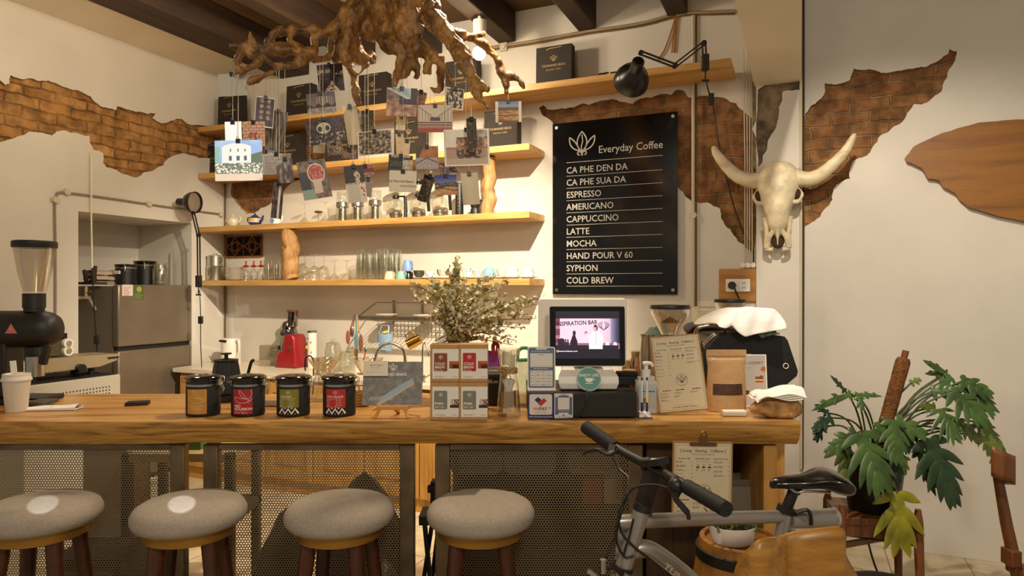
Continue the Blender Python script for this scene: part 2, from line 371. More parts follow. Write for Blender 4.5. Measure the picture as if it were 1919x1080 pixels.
# ceiling: cream strip by the left wall, planks, beams
struct(MB().box(0, SEND, -DEND, 0, CEIL-.05, CEIL, PLANK), 'ceiling', MW)
w = MB().box(0, .67, -DEND, 0, 3.41, CEIL-.05, CREAM); w.box(.63, .70, -DEND, 0, 3.385, 3.42, CREAM)
struct(w, 'trim_8', MW)
for i, s in enumerate((.80, 1.62, 2.23, 2.84, 3.45, 4.07)):
    wd_ = .30 if i == 0 else .13
    o = solo(MB().box(s-wd_/2 if i == 0 else s-.13, s+wd_/2 if i == 0 else s, -DEND, 0, 3.33, CEIL-.05, DARKW), 'ceiling_beam',
        ['dark timber ceiling beam beside the cream ceiling strip', 'dark ceiling beam second from the left wall', 'dark ceiling beam above the hanging root', 'dark ceiling beam beside the glowing bulb', 'dark ceiling beam whose end shows above the tallest black bag', 'short dark beam end next to the white beam'][i], 'beam', bev=.008)
    o.matrix_world = MW
# floor tiles
m, nt, b = mk('floor_tile'); v = coords(nt)
br = nd(nt, 'ShaderNodeTexBrick'); br.offset = 0; br.inputs['Scale'].default_value = 1; br.inputs['Brick Width'].default_value = .4; br.inputs['Row Height'].default_value = .4; br.inputs['Mortar Size'].default_value = .004
br.inputs['Color1'].default_value = (*lin('d3c3a4'), 1); br.inputs['Color2'].default_value = (*lin('c9b896'), 1); br.inputs['Mortar'].default_value = (*lin('8d7d62'), 1)
n = nd(nt, 'ShaderNodeTexNoise'); n.inputs['Scale'].default_value = 6; n.inputs['Detail'].default_value = 8; nt.links.new(v, n.inputs['Vector']); nt.links.new(v, br.inputs['Vector'])
mu = nd(nt, 'ShaderNodeMix', data_type='RGBA', blend_type='MULTIPLY'); mu.inputs[0].default_value = .5
nt.links.new(br.outputs['Color'], mu.inputs[6]); nt.links.new(ramp(nt, n.outputs['Fac'], [(.35, 'b0a080'), (.6, 'ffffff')]), mu.inputs[7]); nt.links.new(mu.outputs[2], b.inputs['Base Color']); b.inputs['Roughness'].default_value = .35
MATS['floor_tile'] = m
struct(MB().box(-.7, SEND, -DEND, 0, -.05, 0, m), 'floor', MW)
# vent blocks in the back wall
BLK = mat('terracotta_vent', '8a4f22', .85, var=.2, vs=20)
HOLE = mat('vent_dark', '0b0704', .9)
a0 = hitd(427, 443, 0); a1 = hitd(492, 487, 0); x0, x1 = a0[0], a1[0]; z1 = hitd(460, 444, 0)[1]; z0 = hitd(460, 482, 0)[1]
w = MB(); w.box(x0, x1, -.006, -.001, z0, z1, HOLE)
for k in range(2):
    xa = x0+(x1-x0)*k/2; xb = x0+(x1-x0)*(k+1)/2; cx = (xa+xb)/2; cz = (z0+z1)/2; hw = (xb-xa)/2; hh = (z1-z0)/2
    for p, q in (((xa, z0), (xb, z0)), ((xa, z1), (xb, z1)), ((xa, z0), (xa, z1)), ((xb, z0), (xb, z1))): w.bar((p[0], -.012, p[1]), (q[0], -.012, q[1]), .012, .012, BLK)
    ring = [(cx+hw*.38*cos(2*pi*i/16), -.014, cz+hh*.45*sin(2*pi*i/16)) for i in range(17)]
    w.tube(ring, .007, BLK, 6)
    for sx in (-1, 1):
        for sz in (-1, 1):
            w.tube(smooth_path([(cx, -.014, cz+sz*hh*.95), (cx+sx*hw*.25, -.014, cz+sz*hh*.6), (cx+sx*hw*.55, -.014, cz+sz*hh*.25), (cx+sx*hw*.95, -.014, cz)], 4), .006, BLK, 6)
struct(w, 'trim_9', MW)
# ---------------------------------------------------------------- shelves
def shelf_z(px, py): return hitd(px, py, .30)[1]
SZ = {'A': shelf_z(700, 525), 'B': shelf_z(700, 411), 'C': shelf_z(960, 272), 'D': shelf_z(1180, 134)}
SE = hitd(1021, 400, 0)[0]; SED = hitd(1378, 120, 0)[0]
for k, e, lb in (('A', SE, 'pine shelf plank holding glasses and cups, lowest of four'), ('B', SE, 'pine shelf plank holding teapots and coffee syphons'), ('C', SE, 'pine shelf plank behind the hanging photos, holding black bags'), ('D', SED, 'long top pine shelf plank running under the black clamp lamp')):
    th = .045
    o = solo(MB().box(.003, e, -.30, -.002, SZ[k]-th, SZ[k], SHELFW), 'wall_shelf', lb, 'shelf', bev=.003); o.matrix_world = MW
print('shelf z', SZ, 'ends', SE, SED, 'beam z', BZ)
def driftpost(pxc, dd, z0, z1, r, lab, seed, forked=False):
    s, _ = hitd(pxc, 450, dd); rnd = random.Random(seed); mb = MB(); pts = []; rs = []
    for k in range(9):
        t = k/8; pts.append((rnd.uniform(-.010, .010), rnd.uniform(-.008, .008), .002+t*(z1-z0-.004))); rs.append(r*(1.12-.2*abs(t-.45))*rnd.uniform(.95, 1.06))
    pp_ = smooth_path(pts, 5); mb.tube(pp_, [rs[min(8, i//5)]*(1-i % 5/5)+rs[min(8, i//5+1)]*(i % 5/5) for i in range(len(pp_))], ROOTP, 24)
    for i, q in enumerate(mb.v): n_ = noise.noise(q*22+Vector((seed, 0, 0)))*.006+noise.noise(Vector((q.x*60, q.y*60, q.z*9)))*.006; mb.v[i] = q+Vector((q.x, q.y, 0)).normalized()*n_
    if forked: mb.tube([(0, 0, (z1-z0)*.45), (-.03, -.01, (z1-z0)*.62), (-.045, -.015, (z1-z0)*.86)], [r*.85, r*.7, r*.35], ROOTP, 10); mb.ell((-.035, -.012, (z1-z0)*.5), r*.5, ROOTP)
    return solo(mb, 'driftwood_post', lab, 'post', RM(s, dd, z0), RDEG)
ROOTP = wood('pale_driftwood', ['6f4b22', 'a07440', 'b98d58', 'a87c49'], 2, 5, 4, .6, .5, .8)
driftpost(544, .24, SZ['A'], SZ['B']-.045, .062, 'knobbly pale driftwood post between the two lowest shelves', 2, True)
driftpost(916, .2, SZ['B'], SZ['C']-.045, .042, 'straight driftwood post at the right of the syphon shelf', 4)
# ---------------------------------------------------------------- bar counter
BT = 1.05; BF = 2.40; BB = 3.02; BX0 = -2.35; BX1 = at(1499, 800, BF).x
rnd = random.Random(9); NX = 90; prof = [(0, 0), (-.006, -.012), (-.002, -.035), (.006, -.06), (.022, -.085)]
mb = MB(); rows = []
for i in range(NX+1):
    x = BX0+(BX1-BX0)*i/NX; dz = noise.noise((x*1.4, 3, 1))*.008
    dy = noise.noise((x*1.1, 0, 5))*.018+noise.noise((x*4, 0, 2))*.006
    rows.append([(x, BB, BT)]+[(x, BF+dy+p[0]+noise.noise((x*5, k*.8, 1))*.006*(k > 0), BT+p[1]+(dz if k else 0)) for k, p in enumerate(prof)]+[(x, BB, BT-.085+dz)])
K = len(rows[0]); vs = [p for r in rows for p in r]; top = []; side = []
for i in range(NX):
    for k in range(K):
        f = (i*K+k, i*K+(k+1) % K, (i+1)*K+(k+1) % K, (i+1)*K+k); (top if k in (0, K-1, K-2) else side).append(f)
ends = [tuple(range(K-1, -1, -1)), tuple(NX*K+k for k in range(K))]
mb.add(vs, top+ends, BARW); mb.add(vs, side, BAREDGE)
solo(mb, 'bar_counter', 'long live-edge timber bar counter slab across the room', 'counter', ang=50)
# ---------------------------------------------------------------- marks
def emblem(mb, M, sz, m, w=.035):
    def q(a, b, c, n=10): return [((1-t)**2*a[0]+2*t*(1-t)*b[0]+t*t*c[0], (1-t)**2*a[1]+2*t*(1-t)*b[1]+t*t*c[1]) for t in [i/n for i in range(n+1)]]
    S = lambda p: [(x*sz, y*sz) for x, y in p]
    for sx in (1, -1):
        mb.stroke(S(q((0, -.3), (sx*.40, .05), (0, .5))), w*sz, m, M)
        mb.stroke(S(q((sx*.12, -.22), (sx*.22, .12), (sx*.52, .3))+q((sx*.52, .3), (sx*.56, -.16), (sx*.1, -.26))), w*sz, m, M)
        mb.stroke(S([(0, -.3)]+[(sx*(.11+.075*cos(a)), -.36+.065*sin(a)) for a in [2.6-.55*i for i in range(9)]]), w*sz, m, M)
    mb.stroke(S([(0, .38), (.03, .1), (-.03, -.08), (0, -.28)]), w*sz*.8, m, M)
    mb.stroke(S([(0, -.3), (0, -.46)]), w*sz*1.4, m, M)
def ringmark(mb, M, r, m, w):
    mb.stroke([(r*cos(2*pi*i/32), r*sin(2*pi*i/32)) for i in range(32)], w, m, M, True)
FR = RX(90)      # local xy drawing -> upright plane facing the camera (x right, z up)
def bend(mb, r, k0=0):
    for i in range(k0, len(mb.v)):
        x, y, z = mb.v[i]; mb.v[i] = Vector((sin(x/r)*(r+z), -cos(x/r)*(r+z), y))
INK = mat('dark_ink', '2a241d', .7); INKG = mat('grey_ink', '8b8375', .7); WINK = mat('white_ink', 'f1e9d9', .6); CINK = mat('cream_ink', 'd8c49c', .6)
KRAFT = mat('kraft_card', 'b98c52', .75, var=.06, vs=40)
def line_block(mb, M, x0, x1, y0, dy, n, h, m, seed=0, ragged=.4):
    rnd = random.Random(seed)
    for k in range(n):
        a = x0; e = x0+(x1-x0)*(1-ragged*rnd.random())
        while a < e:
            b_ = min(e, a+rnd.uniform(.004, .012)); mb.rect(a, b_, y0-k*dy-h/2, y0-k*dy+h/2, m, M); a = b_+.0025
# ---------------------------------------------------------------- canisters
def canister(px, lab, style):
    p = hitz(px, 783, BT); p.y += .05; p.x = (px-959.5)/F*p.y
    t = thing('coffee_canister', lab, 'canister', p, 0, 'black coffee canisters on the bar'); r = .0605
    MB().lathe([(0, .001), (r-.004, .001), (r, .005), (r, .111), (r-.002, .114), (0, .114)], BLACKM, 40).build('body', t)
    MB().lathe([(r-.002, .112), (r+.0012, .113), (r+.0012, .121), (r-.002, .122)], STEEL, 40).build('steel_band', t)
    l = MB().lathe([(r-.003, .121), (r, .122), (r, .133), (r+.003, .135), (r+.0055, .139), (r+.0055, .143), (r-.002, .149), (r*.75, .1505), (.02, .152), (0, .152)], GLOSSB, 40).build('lid', t)
    MB().lathe([(0, .1523), (.018, .1523), (.018, .1545), (0, .1555)], STEEL, 24).build('date_dial', l)
    w = MB()
    for sy in (-1, 1): w.tube([(-r, .018*sy, .124), (-r-.012, .018*sy, .124), (-r-.012, .018*sy, .142), (-r+.006, .018*sy, .146)], .0016, STEEL, 6)
    w.tube([(-r-.012, -.018, .124), (-r-.012, .018, .124)], .0016, STEEL, 6); w.build('hinge_wire', t)
    w = MB()
    for sy in (-1, 1): w.tube([(r-.004, .015*sy, .145), (r+.013, .015*sy, .143), (r+.013, .013*sy, .125), (r+.006, .01*sy, .118), (r+.016, .006*sy, .098), (r+.013, .004*sy, .088)], .0016, STEEL, 6)
    w.tube([(r+.013, -.004, .088), (r+.012, 0, .076), (r+.013, .004, .088)], .0016, STEEL, 6)
    w.box(r-.001, r+.008, -.012, .012, .113, .127, STEEL); w.build('clasp', t)
    bgm = mat('label_'+style, {'yellow': 'c08a34', 'red': 'a8202a', 'green': '807a1e', 'village': 'b92a2c'}[style], .6)
    lm = MB(); big = style in ('yellow', 'red'); y0, y1 = (.012, .104) if big else (.036, .104); hw = .038
    n = 12; lm.add([(-hw+2*hw*i/n, y, .0006) for i in range(n+1) for y in (y0, y1)], [(2*i, 2*i+2, 2*i+3, 2*i+1) for i in range(n)], bgm)
    Z = T(0, 0, .0011); pink = mat('label_line_'+style, {'yellow': 'd9b172', 'red': 'dfa9a0', 'green': 'd9d2a0', 'village': 'e6b7ac'}[style], .6)
    if big:
        def q(a, b, c, k=14): return [((1-s)**2*a[0]+2*s*(1-s)*b[0]+s*s*c[0], (1-s)**2*a[1]+2*s*(1-s)*b[1]+s*s*c[1]) for s in [i/k for i in range(k+1)]]
        P = lambda L: [(x*.001, y*.001+.012) for x, y in L]
        lm.stroke(P(q((-10, 91), (-10, 62), (22, 55))), .0022, pink, Z); lm.stroke(P(q((22, 55), (40, 66), (32, 91))), .0022, pink, Z)
        lm.stroke(P(q((-6, 89), (8, 70), (22, 55))), .0022, pink, Z)
        lm.stroke(P(q((-28, 63), (-8, 60), (22, 55))), .0022, pink, Z); lm.stroke(P(q((-28, 63), (-22, 38), (6, 42))+q((6, 42), (24, 44), (37, 57))), .0022, pink, Z)
        lm.stroke(P([(37-k*0+20*0-6-5*(1-cos(a)), 47+5*sin(a)) for k, a in enumerate([i*.6 for i in range(9)])]), .0018, pink, Z)
        a, b_ = ('YELLOW', 'CHERRY') if style == 'yellow' else ('RED', 'BOURBON'); al = 'LEFT'; x = -.028
        tm = pink if style == 'yellow' else WINK
        lm.text(a, .0135, tm, T(x, .042, .0012), al, .012); lm.text(b_, .0135, tm, T(x, .031, .0012), al, .012)
        line_block(lm, Z, -.028, .012, .022, .01, 1, .0012, pink, 3); line_block(lm, Z, -.02, -.004, .017, .01, 1, .0012, tm, 4, 0); line_block(lm, Z, .008, .022, .017, .01, 1, .0012, tm, 5, 0)
        lm.disc(.0022, tm, T(-.025, .017, .0012), 10); lm.disc(.0022, tm, T(.004, .017, .0012), 10)
    else:
        emblem(lm, T(0, .092, .0012), .009, pink, .07); ringmark(lm, Z @ T(0, .092, 0), .0068, pink, .0008)
        lm.text('CAU DAT' if style == 'green' else "K'HO VILLAGE", .0105 if style == 'green' else .0095, WINK, T(-.032, .077, .0012), 'LEFT', .01)
        line_block(lm, Z, -.032, .03, .0705, .002, 2, .0009, pink, 3, .2)
        for k in range(3):
            line_block(lm, Z, -.032, -.014, .063-.008*k, .01, 1, .0012, WINK, k+4); line_block(lm, Z, .003, .026, .063-.008*k, .01, 1, .0012, WINK, k+9); lm.rect(-.032, .03, .0592-.008*k, .0597-.008*k, pink, Z)
        for x in (-.03, .002): lm.disc(.002, WINK, T(x, .040, .0012), 10); line_block(lm, Z, x+.004, x+.018, .040, .01, 1, .0011, pink, 8, 0)
        zz = [(-.037+.074*k/6, .014+.018*(k % 2)) for k in range(7)]
        lm.stroke(zz, .0075, WINK, Z)
        for k in range(3): lm.disc(.0016, WINK, T(-.0247+.0247*k, .0135, .0012), 8); 
        for k in (1, 2): lm.add([(-.037+.0247*k-.005, .036, .0011), (-.037+.0247*k+.005, .036, .0011), (-.037+.0247*k, .031, .0011)], [(0, 1, 2)], WINK)
    bend(lm, r); lm.build('label', t)
canister(381, 'black coffee canister with a yellow ochre label, leftmost of four', 'yellow')
canister(465, 'black coffee canister with a red label showing a big pale leaf', 'red')
canister(550, 'black coffee canister with an olive green label', 'green')
canister(636, "black coffee canister with a red label above a white zigzag", 'village')
# ---------------------------------------------------------------- product boxes
def cube_pic(u, v):
    if .08 < u < 1 and .2 < v < .85:
        if v > .68: return (.80, .42, .14) if (u*7+v*3) % 1 > .3 else (.62, .28, .08)
        if u > .38 and v < .55 and (u+v) < 1.45: return (.25, .10, .07)
        return (.66, .26, .10)
    return (.92, .89, .84)
def glass_pic(u, v):
    if .15 < u and .05 < v < .95:
        if v < .34: return (.22, .12, .10) if v > .1 else (.80, .76, .71)
        if u > .55 and v < .8: return (.42, .27, .22) if (int(u*9)+int(v*8)) % 3 else (.82, .74, .68)
        if v < .85: return (.86, .80, .74) if (int(u*12) % 4) else (.62, .53, .48)
    return (.92, .89, .84)
def pbox(x0, z, y, wd, ht, dp, lab, col, l1, l2, pic):
    t = thing('coffee_box', lab, 'box', (x0+wd/2, y+dp/2, z), 0, 'kraft coffee boxes stacked two by two')
    MB().box(-wd/2, wd/2, -dp/2, dp/2, 0.0005, ht, KRAFT).build('carton', t, bev=.0012)
    m = MB(); m.box(-wd/2-.0004, wd/2+.0004, -dp/2-.0006, dp/2, ht*.985, ht+.0006, KRAFT); m.build('lid_flap', t)
    l = MB(); M = T(0, -dp/2-.0008, 0) @ FR
    l.rect(-wd*.42, wd*.5, ht*.09, ht*.89, mat('label_white', 'e6dfd2', .7), M)
    c = mat('panel_'+col, col, .65); M2 = T(0, -dp/2-.0013, 0) @ FR
    l.rrect(-wd*.36, wd*.10, ht*.29, ht*.78, .004, c, M2); M3 = T(0, -dp/2-.0018, 0) @ FR
    emblem(l, M3 @ T(-wd*.13, ht*.675, 0), .010, WINK, .08); ringmark(l, M3 @ T(-wd*.13, ht*.67, 0), .0072, WINK, .0007)
    yy = .49 if len(l1) == 2 else .44
    for k, s in enumerate(l1): l.text(s, .0135, WINK, M3 @ T(-wd*.33, ht*(yy-.095*k), 0), 'LEFT', .018)
    l.text(l2, .0078, WINK, M3 @ T(-wd*.33, ht*(yy-.095*len(l1)+.005), 0), 'LEFT', .01)
    l.grid(lambda u, v: (wd*(.14+.36*u), ht*(.30+.32*v), 0), 26, 30, PRINT, M2, pic)
    line_block(l, M3, -wd*.33, wd*.12, ht*.155, .003, 2, .0009, INKG, len(lab)); line_block(l, M3, wd*.28, wd*.44, ht*.14, .003, 1, .001, INK, 3, 0)
    l.build('printed_label', t)
yb = hitz(860, 789, BT).y; wb = 53.6*yb/F; xb = (806-959.5)/F*yb; hb = 71*yb/F; db = .085
pbox(xb, BT, yb, wb, hb, db, 'kraft box with a grey-green panel, left of the bottom pair', '7c7d6b', ['PHIN'], 'GI\u1ea4Y L\u1eccC', glass_pic)
pbox(xb+wb+.0008, BT, yb-.002, wb, hb, db, 'kraft box with a grey-green panel, right of the bottom pair', '7c7d6b', ['PHIN'], 'GI\u1ea4Y L\u1eccC', glass_pic)
pbox(xb, BT+hb+.0012, yb, wb, hb*.98, db, 'kraft box with a brown panel, top of the left stack', '8a421c', ['COLD', 'BREW'], 'T\u00daI L\u1eccC', cube_pic)
pbox(xb+wb+.0008, BT+hb+.0012, yb-.002, wb, hb*.99, db, 'kraft box with a red panel, top of the right stack', 'b3262b', ['COLD', 'BREW'], 'T\u00daI L\u1eccC', cube_pic)
# ---------------------------------------------------------------- postcard on a wooden easel
PINE = wood('pine_stick', ['b9823e', 'd49c52', 'dcab64'], 0, 4, 10, .5, .05)
e0 = hitz(735, 786, BT); t = thing('table_easel', 'small pine easel holding the grey postcard', 'easel', (e0.x, e0.y, BT))
MB().box(-.058, .058, .0, .03, .032, .046, PINE).build('ledge', t, bev=.001)
MB().bar((-.046, .006, .036), (-.062, -.012, .004), .011, .008, PINE).build('leg', t, bev=.0008); MB().bar((.046, .006, .036), (.06, -.012, .004), .011, .008, PINE).build('leg', t, bev=.0008)
MB().bar((-.002, .03, .04), (.006, .1, .004), .013, .009, PINE).build('back_leg', t, bev=.0008)
MB().bar((-.06, .03, .038), (-.075, .02, .0275), .02, .006, PINE).bar((.055, .02, .012), (.1, .03, .006), .012, .008, PINE).build('brace', t)
for x in (-.035, .035): MB().bar((x, .028, .044), (x, .052, .14), .01, .006, PINE, (0, 1, 0)).build('upright', t)
def roof_pic(u, v):
    n = noise.noise((u*60, v*45, 1))*.18+noise.noise((u*9, v*7, 3))*.10+.50
    yc = .30+.85*(u-.42); wd_ = .13-.12*abs(u-.62)
    if .30 < u < .84 and abs(v-yc+.09) < wd_*.55: return (.62, .70, .75) if n > .36 else (.55, .62, .66)
    if .25 < u < .86 and abs(v-yc+.16) < .045: return (.78, .70, .60)
    if u < .5 and .10 < v < .16+.14*u and u > .12: return (n+.12, n+.1, n+.05)
    return (n, n*.97, n*.93)
q = e0+Vector((0, .012, .047)); tilt = RX(90-13)
t2 = thing('postcard', 'grey aerial photo postcard standing on the wooden easel', 'postcard', (q.x-.005, q.y+.006, BT+.0475))
wd_, ht = .222, .160; m = MB(); m.box(-wd_/2, wd_/2, 0, ht, -.0014, -.0002, PAPERW, tilt); m.grid(lambda u, v: (wd_*(u-.5), ht*v, 0), 120, 86, PRINT, tilt, roof_pic)
m.build('card', t2); m = MB(); emblem(m, tilt @ T(.0, ht*.87, .0008), .028, WINK, .06); m.text('THE MARRIED BEANS', .0155, WINK, tilt @ T(-.012, ht*.70, .0008), 'CENTER', .02, .86); m.build('lettering', t2)
t3 = thing('business_card', 'small cream card tucked over the corner of the grey postcard', 'card', (q.x-.068, q.y+.003+.016, BT+.0475+.105))
m = MB(); m.box(-.046, .046, 0, .056, .001, .0022, PAPERC, tilt); line_block(m, tilt @ T(0, 0, .0027), -.022, .026, .040, .006, 1, .002, INK, 2, 0); line_block(m, tilt @ T(0, 0, .0027), -.018, .02, .033, .005, 2, .001, INKG, 3); line_block(m, tilt @ T(0, 0, .0027), -.036, .036, .018, .005, 2, .0006, INKG, 5)
m.build('paper', t3)
# ---------------------------------------------------------------- to-go cup, napkin, phone
c = hitz(31, 776, BT); c.y += .04; t = thing('takeaway_cup', 'white ribbed paper cup with lid at the left end of the bar', 'cup', (dird(31)*c.y, c.y, BT)); CUPM = mat('cup_paper', 'cfc4b0', .7)
m = MB(); pr = [(0, .001), (.036, .001)]+[(.036+.010*k/24+(.0006 if k % 2 else 0), .003+.117*k/24) for k in range(25)]+[(.0475, .121)]; m.lathe(pr, CUPM, 40); m.build('cup_body', t)
MB().lathe([(.0475, .119), (.051, .121), (.051, .128), (.048, .131), (.046, .143), (.047, .146), (.044, .148), (.040, .142), (0, .142)], mat('cup_lid', 'd8cfbf', .5), 40).build('lid', t)
MB().bar((.0, 0, .143), (-.001, 0, .168), .0045, .002, CUPM).box(-.012, .012, -.001, .001, .150, .198, PAPERW, T(.006, 0, 0) @ RY(-6)).build('order_tag', t)
c = hitz(100, 769, BT); m = MB()
m.grid(lambda u, v: ((u-.5)*.19, (v-.5)*.05*(1+.35*u), .006+.008*sin(pi*v)*(1-.2*cos(u*9))+.006*u), 20, 8, PAPERW)
m.grid(lambda u, v: ((u-.5)*.19, (v-.5)*.05*(1+.35*u), .002), 20, 1, PAPERW)
for k in range(2):
    vv = k; m.grid(lambda u, v: ((u-.5)*.19, (vv-.5)*.05*(1+.35*u), .002+(.004+.006*u)*v), 20, 1, PAPERW)
m.tube([(0, -.031, .004), (.002, -.02, .014), (.003, 0, .0175), (.004, .02, .014), (.004, .031, .004)], .0009, mat('twine', 'b08b55', .9), 5)
solo(m, 'wrapped_cutlery', 'white napkin roll tied with string beside the paper cup', 'napkin', (c.x, c.y, BT), 8)
c = hitz(258, 760, BT); m = MB(); m.rrect(-.042, .042, -.03, .03, .006, mat('wallet_black', '1c150f', .55, bmp=.1), None, (.001, .012)); m.rrect(-.040, .040, -.028, .028, .006, BLACKM, None, (.012, .0135))
solo(m, 'phone', 'small dark phone lying flat on the bar left of the canisters', 'phone', (c.x, c.y, BT), 16)
# ---------------------------------------------------------------- carafe with packets
c = hitz(953, 785, BT); c.y += .045; t = thing('glass_carafe', 'glass carafe with paper packets and twine beside the boxes', 'carafe', (dird(953)*c.y, c.y, BT))
pr = [(.0, .002), (.043, .002), (.0455, .006), (.045, .02), (.042, .06), (.035, .13), (.031, .165), (.031, .18), (.036, .215), (.043, .252), (.0415, .252), (.0345, .215), (.0295, .18), (.0295, .165), (.0335, .13), (.0405, .06), (.0435, .02), (.0, .012)]
MB().lathe(pr, GLASSD, 40).build('glass_body', t)
TW = mat('twine', 'b08b55', .9); m = MB()
for k in range(4): m.tube([(.0325*cos(a), .0325*sin(a), .163+.005*k+.0015*sin(a*2)) for a in [2*pi*i/28 for i in range(29)]], .0022, TW, 6, caps=False)
for sx in (-1, 1): m.tube(smooth_path([(0, -.034, .17), (sx*.012, -.040, .183), (sx*.026, -.036, .186), (sx*.03, -.034, .176), (sx*.008, -.037, .168)], 5), .0018, TW, 6); m.tube([(0, -.036, .17), (sx*.006, -.042, .155), (sx*.012, -.043, .14)], .0018, TW, 6)
m.ell((0, -.037, .169), .006, TW); m.build('twine_bow', t)
rnd = random.Random(5)
for k in range(7):
    m = MB(); a = rnd.uniform(-24, 24); x = rnd.uniform(-.010, .010); y = -.012+.004*k
    m.box(-.007, .007, -.001, .001, -.045, .045, PAPERC if k % 2 else PAPERW, RY(a) @ RX(rnd.uniform(-5, 5)))
    solo(m, 'paper_packet', 'folded paper packet inside the glass carafe below the bow', 'packet', (dird(953)*c.y+x, c.y+y, BT+.095), 0, 'paper packets in the carafe')
m = MB(); m.grid(lambda u, v: (.030*sin((u-.5)*2.4), -.030*cos((u-.5)*2.4), .06*v+.01*u), 10, 4, mat('brown_note', 'b18a5c', .9)); solo(m, 'paper_note', 'brown paper curled in the bottom of the glass carafe', 'paper', (dird(953)*c.y, c.y, BT+.03))
m = MB(); m.grid(lambda u, v: (.024*sin((u-.5)*3), -.024*cos((u-.5)*3), .05*v+.008*sin(u*6)), 10, 4, PAPERC); m.grid(lambda u, v: (-.02+.035*u, .008, .045*v+.012*u), 4, 4, PAPERW)
solo(m, 'paper_note', 'cream paper curled in the mouth of the glass carafe', 'paper', (dird(953)*c.y, c.y, BT+.188))
# ---------------------------------------------------------------- cash drawer with signs
y0 = hitz(1090, 787, BT).y; xa, xb_ = dird(990)*y0, dird(1194)*y0; hz = 50*y0/F; dp = .34
t = thing('cash_drawer', 'black metal cash drawer box under the till screen', 'cash drawer', ((xa+xb_)/2, y0, BT)); hw = (xb_-xa)/2; DRW = mat('drawer_black', '1f1a15', .5, bmp=.08, bs=400)
MB().box(-hw, hw, .004, dp, .006, hz, DRW).build('housing', t, bev=.002)
MB().box(-hw+.004, hw-.004, 0, .004, .010, hz-.004, DRW).build('drawer_front', t, bev=.001)
m = MB()
for x in (-hw+.02, hw-.02):
    for y in (.02, dp-.02): m.cyl((x, y, 0.0005), (x, y, .007), .008, BLACK)
m.build('feet', t)
DT = BT+hz
NAVY = mat('navy_print', '2c2a63', .5); SIGNW = mat('sign_white', 'd9d2c6', .5); REDP = mat('red_print', 'c22a22', .5); BLUEP = mat('slate_blue_print', '55657f', .5)
m = MB(); wq, hq = .093, .096; M = T(0, 0, 0) @ FR; m.rrect(-wq/2, wq/2, 0, hq, .006, NAVY, FR, (0, .002)); m.rrect(-wq/2+.005, wq/2-.005, .016, hq-.005, .007, SIGNW, T(0, -.0026, 0) @ FR)
Z = T(0, -.0032, 0) @ FR; Z2 = T(0, -.0036, 0) @ FR
m.add([(-.023, .070, 0), (-.010, .081, 0), (.003, .070, 0), (-.009, .058, 0)], [(0, 3, 2, 1)], NAVY, Z); m.add([(-.010, .0565, 0), (.011, .077, 0), (.022, .067, 0), (.0, .047, 0)], [(0, 3, 2, 1)], REDP, Z2)
m.text('VN', .0165, REDP, Z @ T(-.018, .037, 0), 'CENTER', .008); m.text('PAY', .0165, INK, Z @ T(.009, .037, 0), 'CENTER', .015); m.text('QR', .007, REDP, Z @ T(.032, .041, 0), 'CENTER', .01)
m.text('Scan to Pay', .0085, INKG, Z @ T(0, .025, 0)); m.text('\u0110I\u1ec2M CH\u1ea4P NH\u1eacN THANH TO\u00c1N', .0056, WINK, Z @ T(0, .008, 0), 'CENTER', .01)
solo(m, 'payment_sign', 'navy bordered payment sign stuck on the cash drawer front', 'sign', (xa+wq/2-.001, y0-.0005, BT+.001))
m = MB(); wq, hq = .068, .091; m.rrect(-wq/2, wq/2, 0, hq, .004, SIGNW, FR, (0, .002)); M = T(0, -.0026, 0) @ FR
m.prism([(-.031, .014), (-.022, .014), (-.016, .022), (.016, .022), (.022, .014), (.031, .014), (.031, .078), (.022, .078), (.016, .084), (-.016, .084), (-.022, .078), (-.031, .078)], 0, .0004, BLUEP, M)
m.rect(-.021, .021, .033, .077, SIGNW, T(0, -.0034, 0) @ FR); Z = T(0, -.0038, 0) @ FR
m.text('VNPAY', .006, REDP, Z @ T(0, .087, 0), 'CENTER', .01); line_block(m, Z, -.018, .02, .028, .003, 1, .0016, WINK, 4, 0); m.add([(-.004, .012, 0), (0, .015, 0), (.004, .012, 0), (0, .008, 0)], [(0, 3, 2, 1)], REDP, Z); line_block(m, Z, -.022, .022, .005, .003, 1, .0012, INKG, 6, 0)
solo(m, 'payment_card', 'grey-blue payment card on the cash drawer beside the navy sign', 'sign', (xa+.093+.036, y0-.0005, BT+.003))
# tall payment stand
t = thing('payment_stand', 'tall slate-blue payment notice in a white stand on the cash drawer', 'sign stand', (dird(1015)*(y0+.03), y0+.03, DT))
MB().box(-.052, .055, 0, .075, 0, .006, WHITE).box(-.045, .05, .03, .07, .006, .07, WHITE).build('stand_base', t, bev=.002)
m = MB(); L = T(0, .012, .005) @ RX(-8) @ FR; m.rrect(-.052, .052, 0, .158, .008, WHITE, L, (0, .006)); m.rrect(-.048, .048, .006, .154, .006, BLUEP, L @ T(0, 0, .0066)); Z = L @ T(0, 0, .0072); Z2 = L @ T(0, 0, .0078)
m.rect(-.042, .042, .082, .134, SIGNW, Z); m.rect(-.042, .042, .012, .07, SIGNW, Z); m.rect(-.02, .02, .147, .153, SIGNW, Z)
m.text('VNPAY', .0075, INKG, Z2 @ T(0, .128, 0)); line_block(m, Z2, -.036, .036, .141, .004, 1, .0018, WINK, 3, .1); line_block(m, Z2, -.036, .036, .086, .004, 1, .001, INKG, 4, .1); line_block(m, Z2, -.03, .03, .076, .004, 1, .0018, WINK, 5, .1)
for k in range(4):
    for j in range(5): line_block(m, Z2, -.039+.021*k, -.024+.021*k, .064-.0115*j, .003, 1, .0016, INKG if (j+k) % 2 else INK, k*5+j, .5)
    m.rect(-.0225+.021*k, -.0219+.021*k, .012, .07, INKG, Z2)
m.build('notice', t)
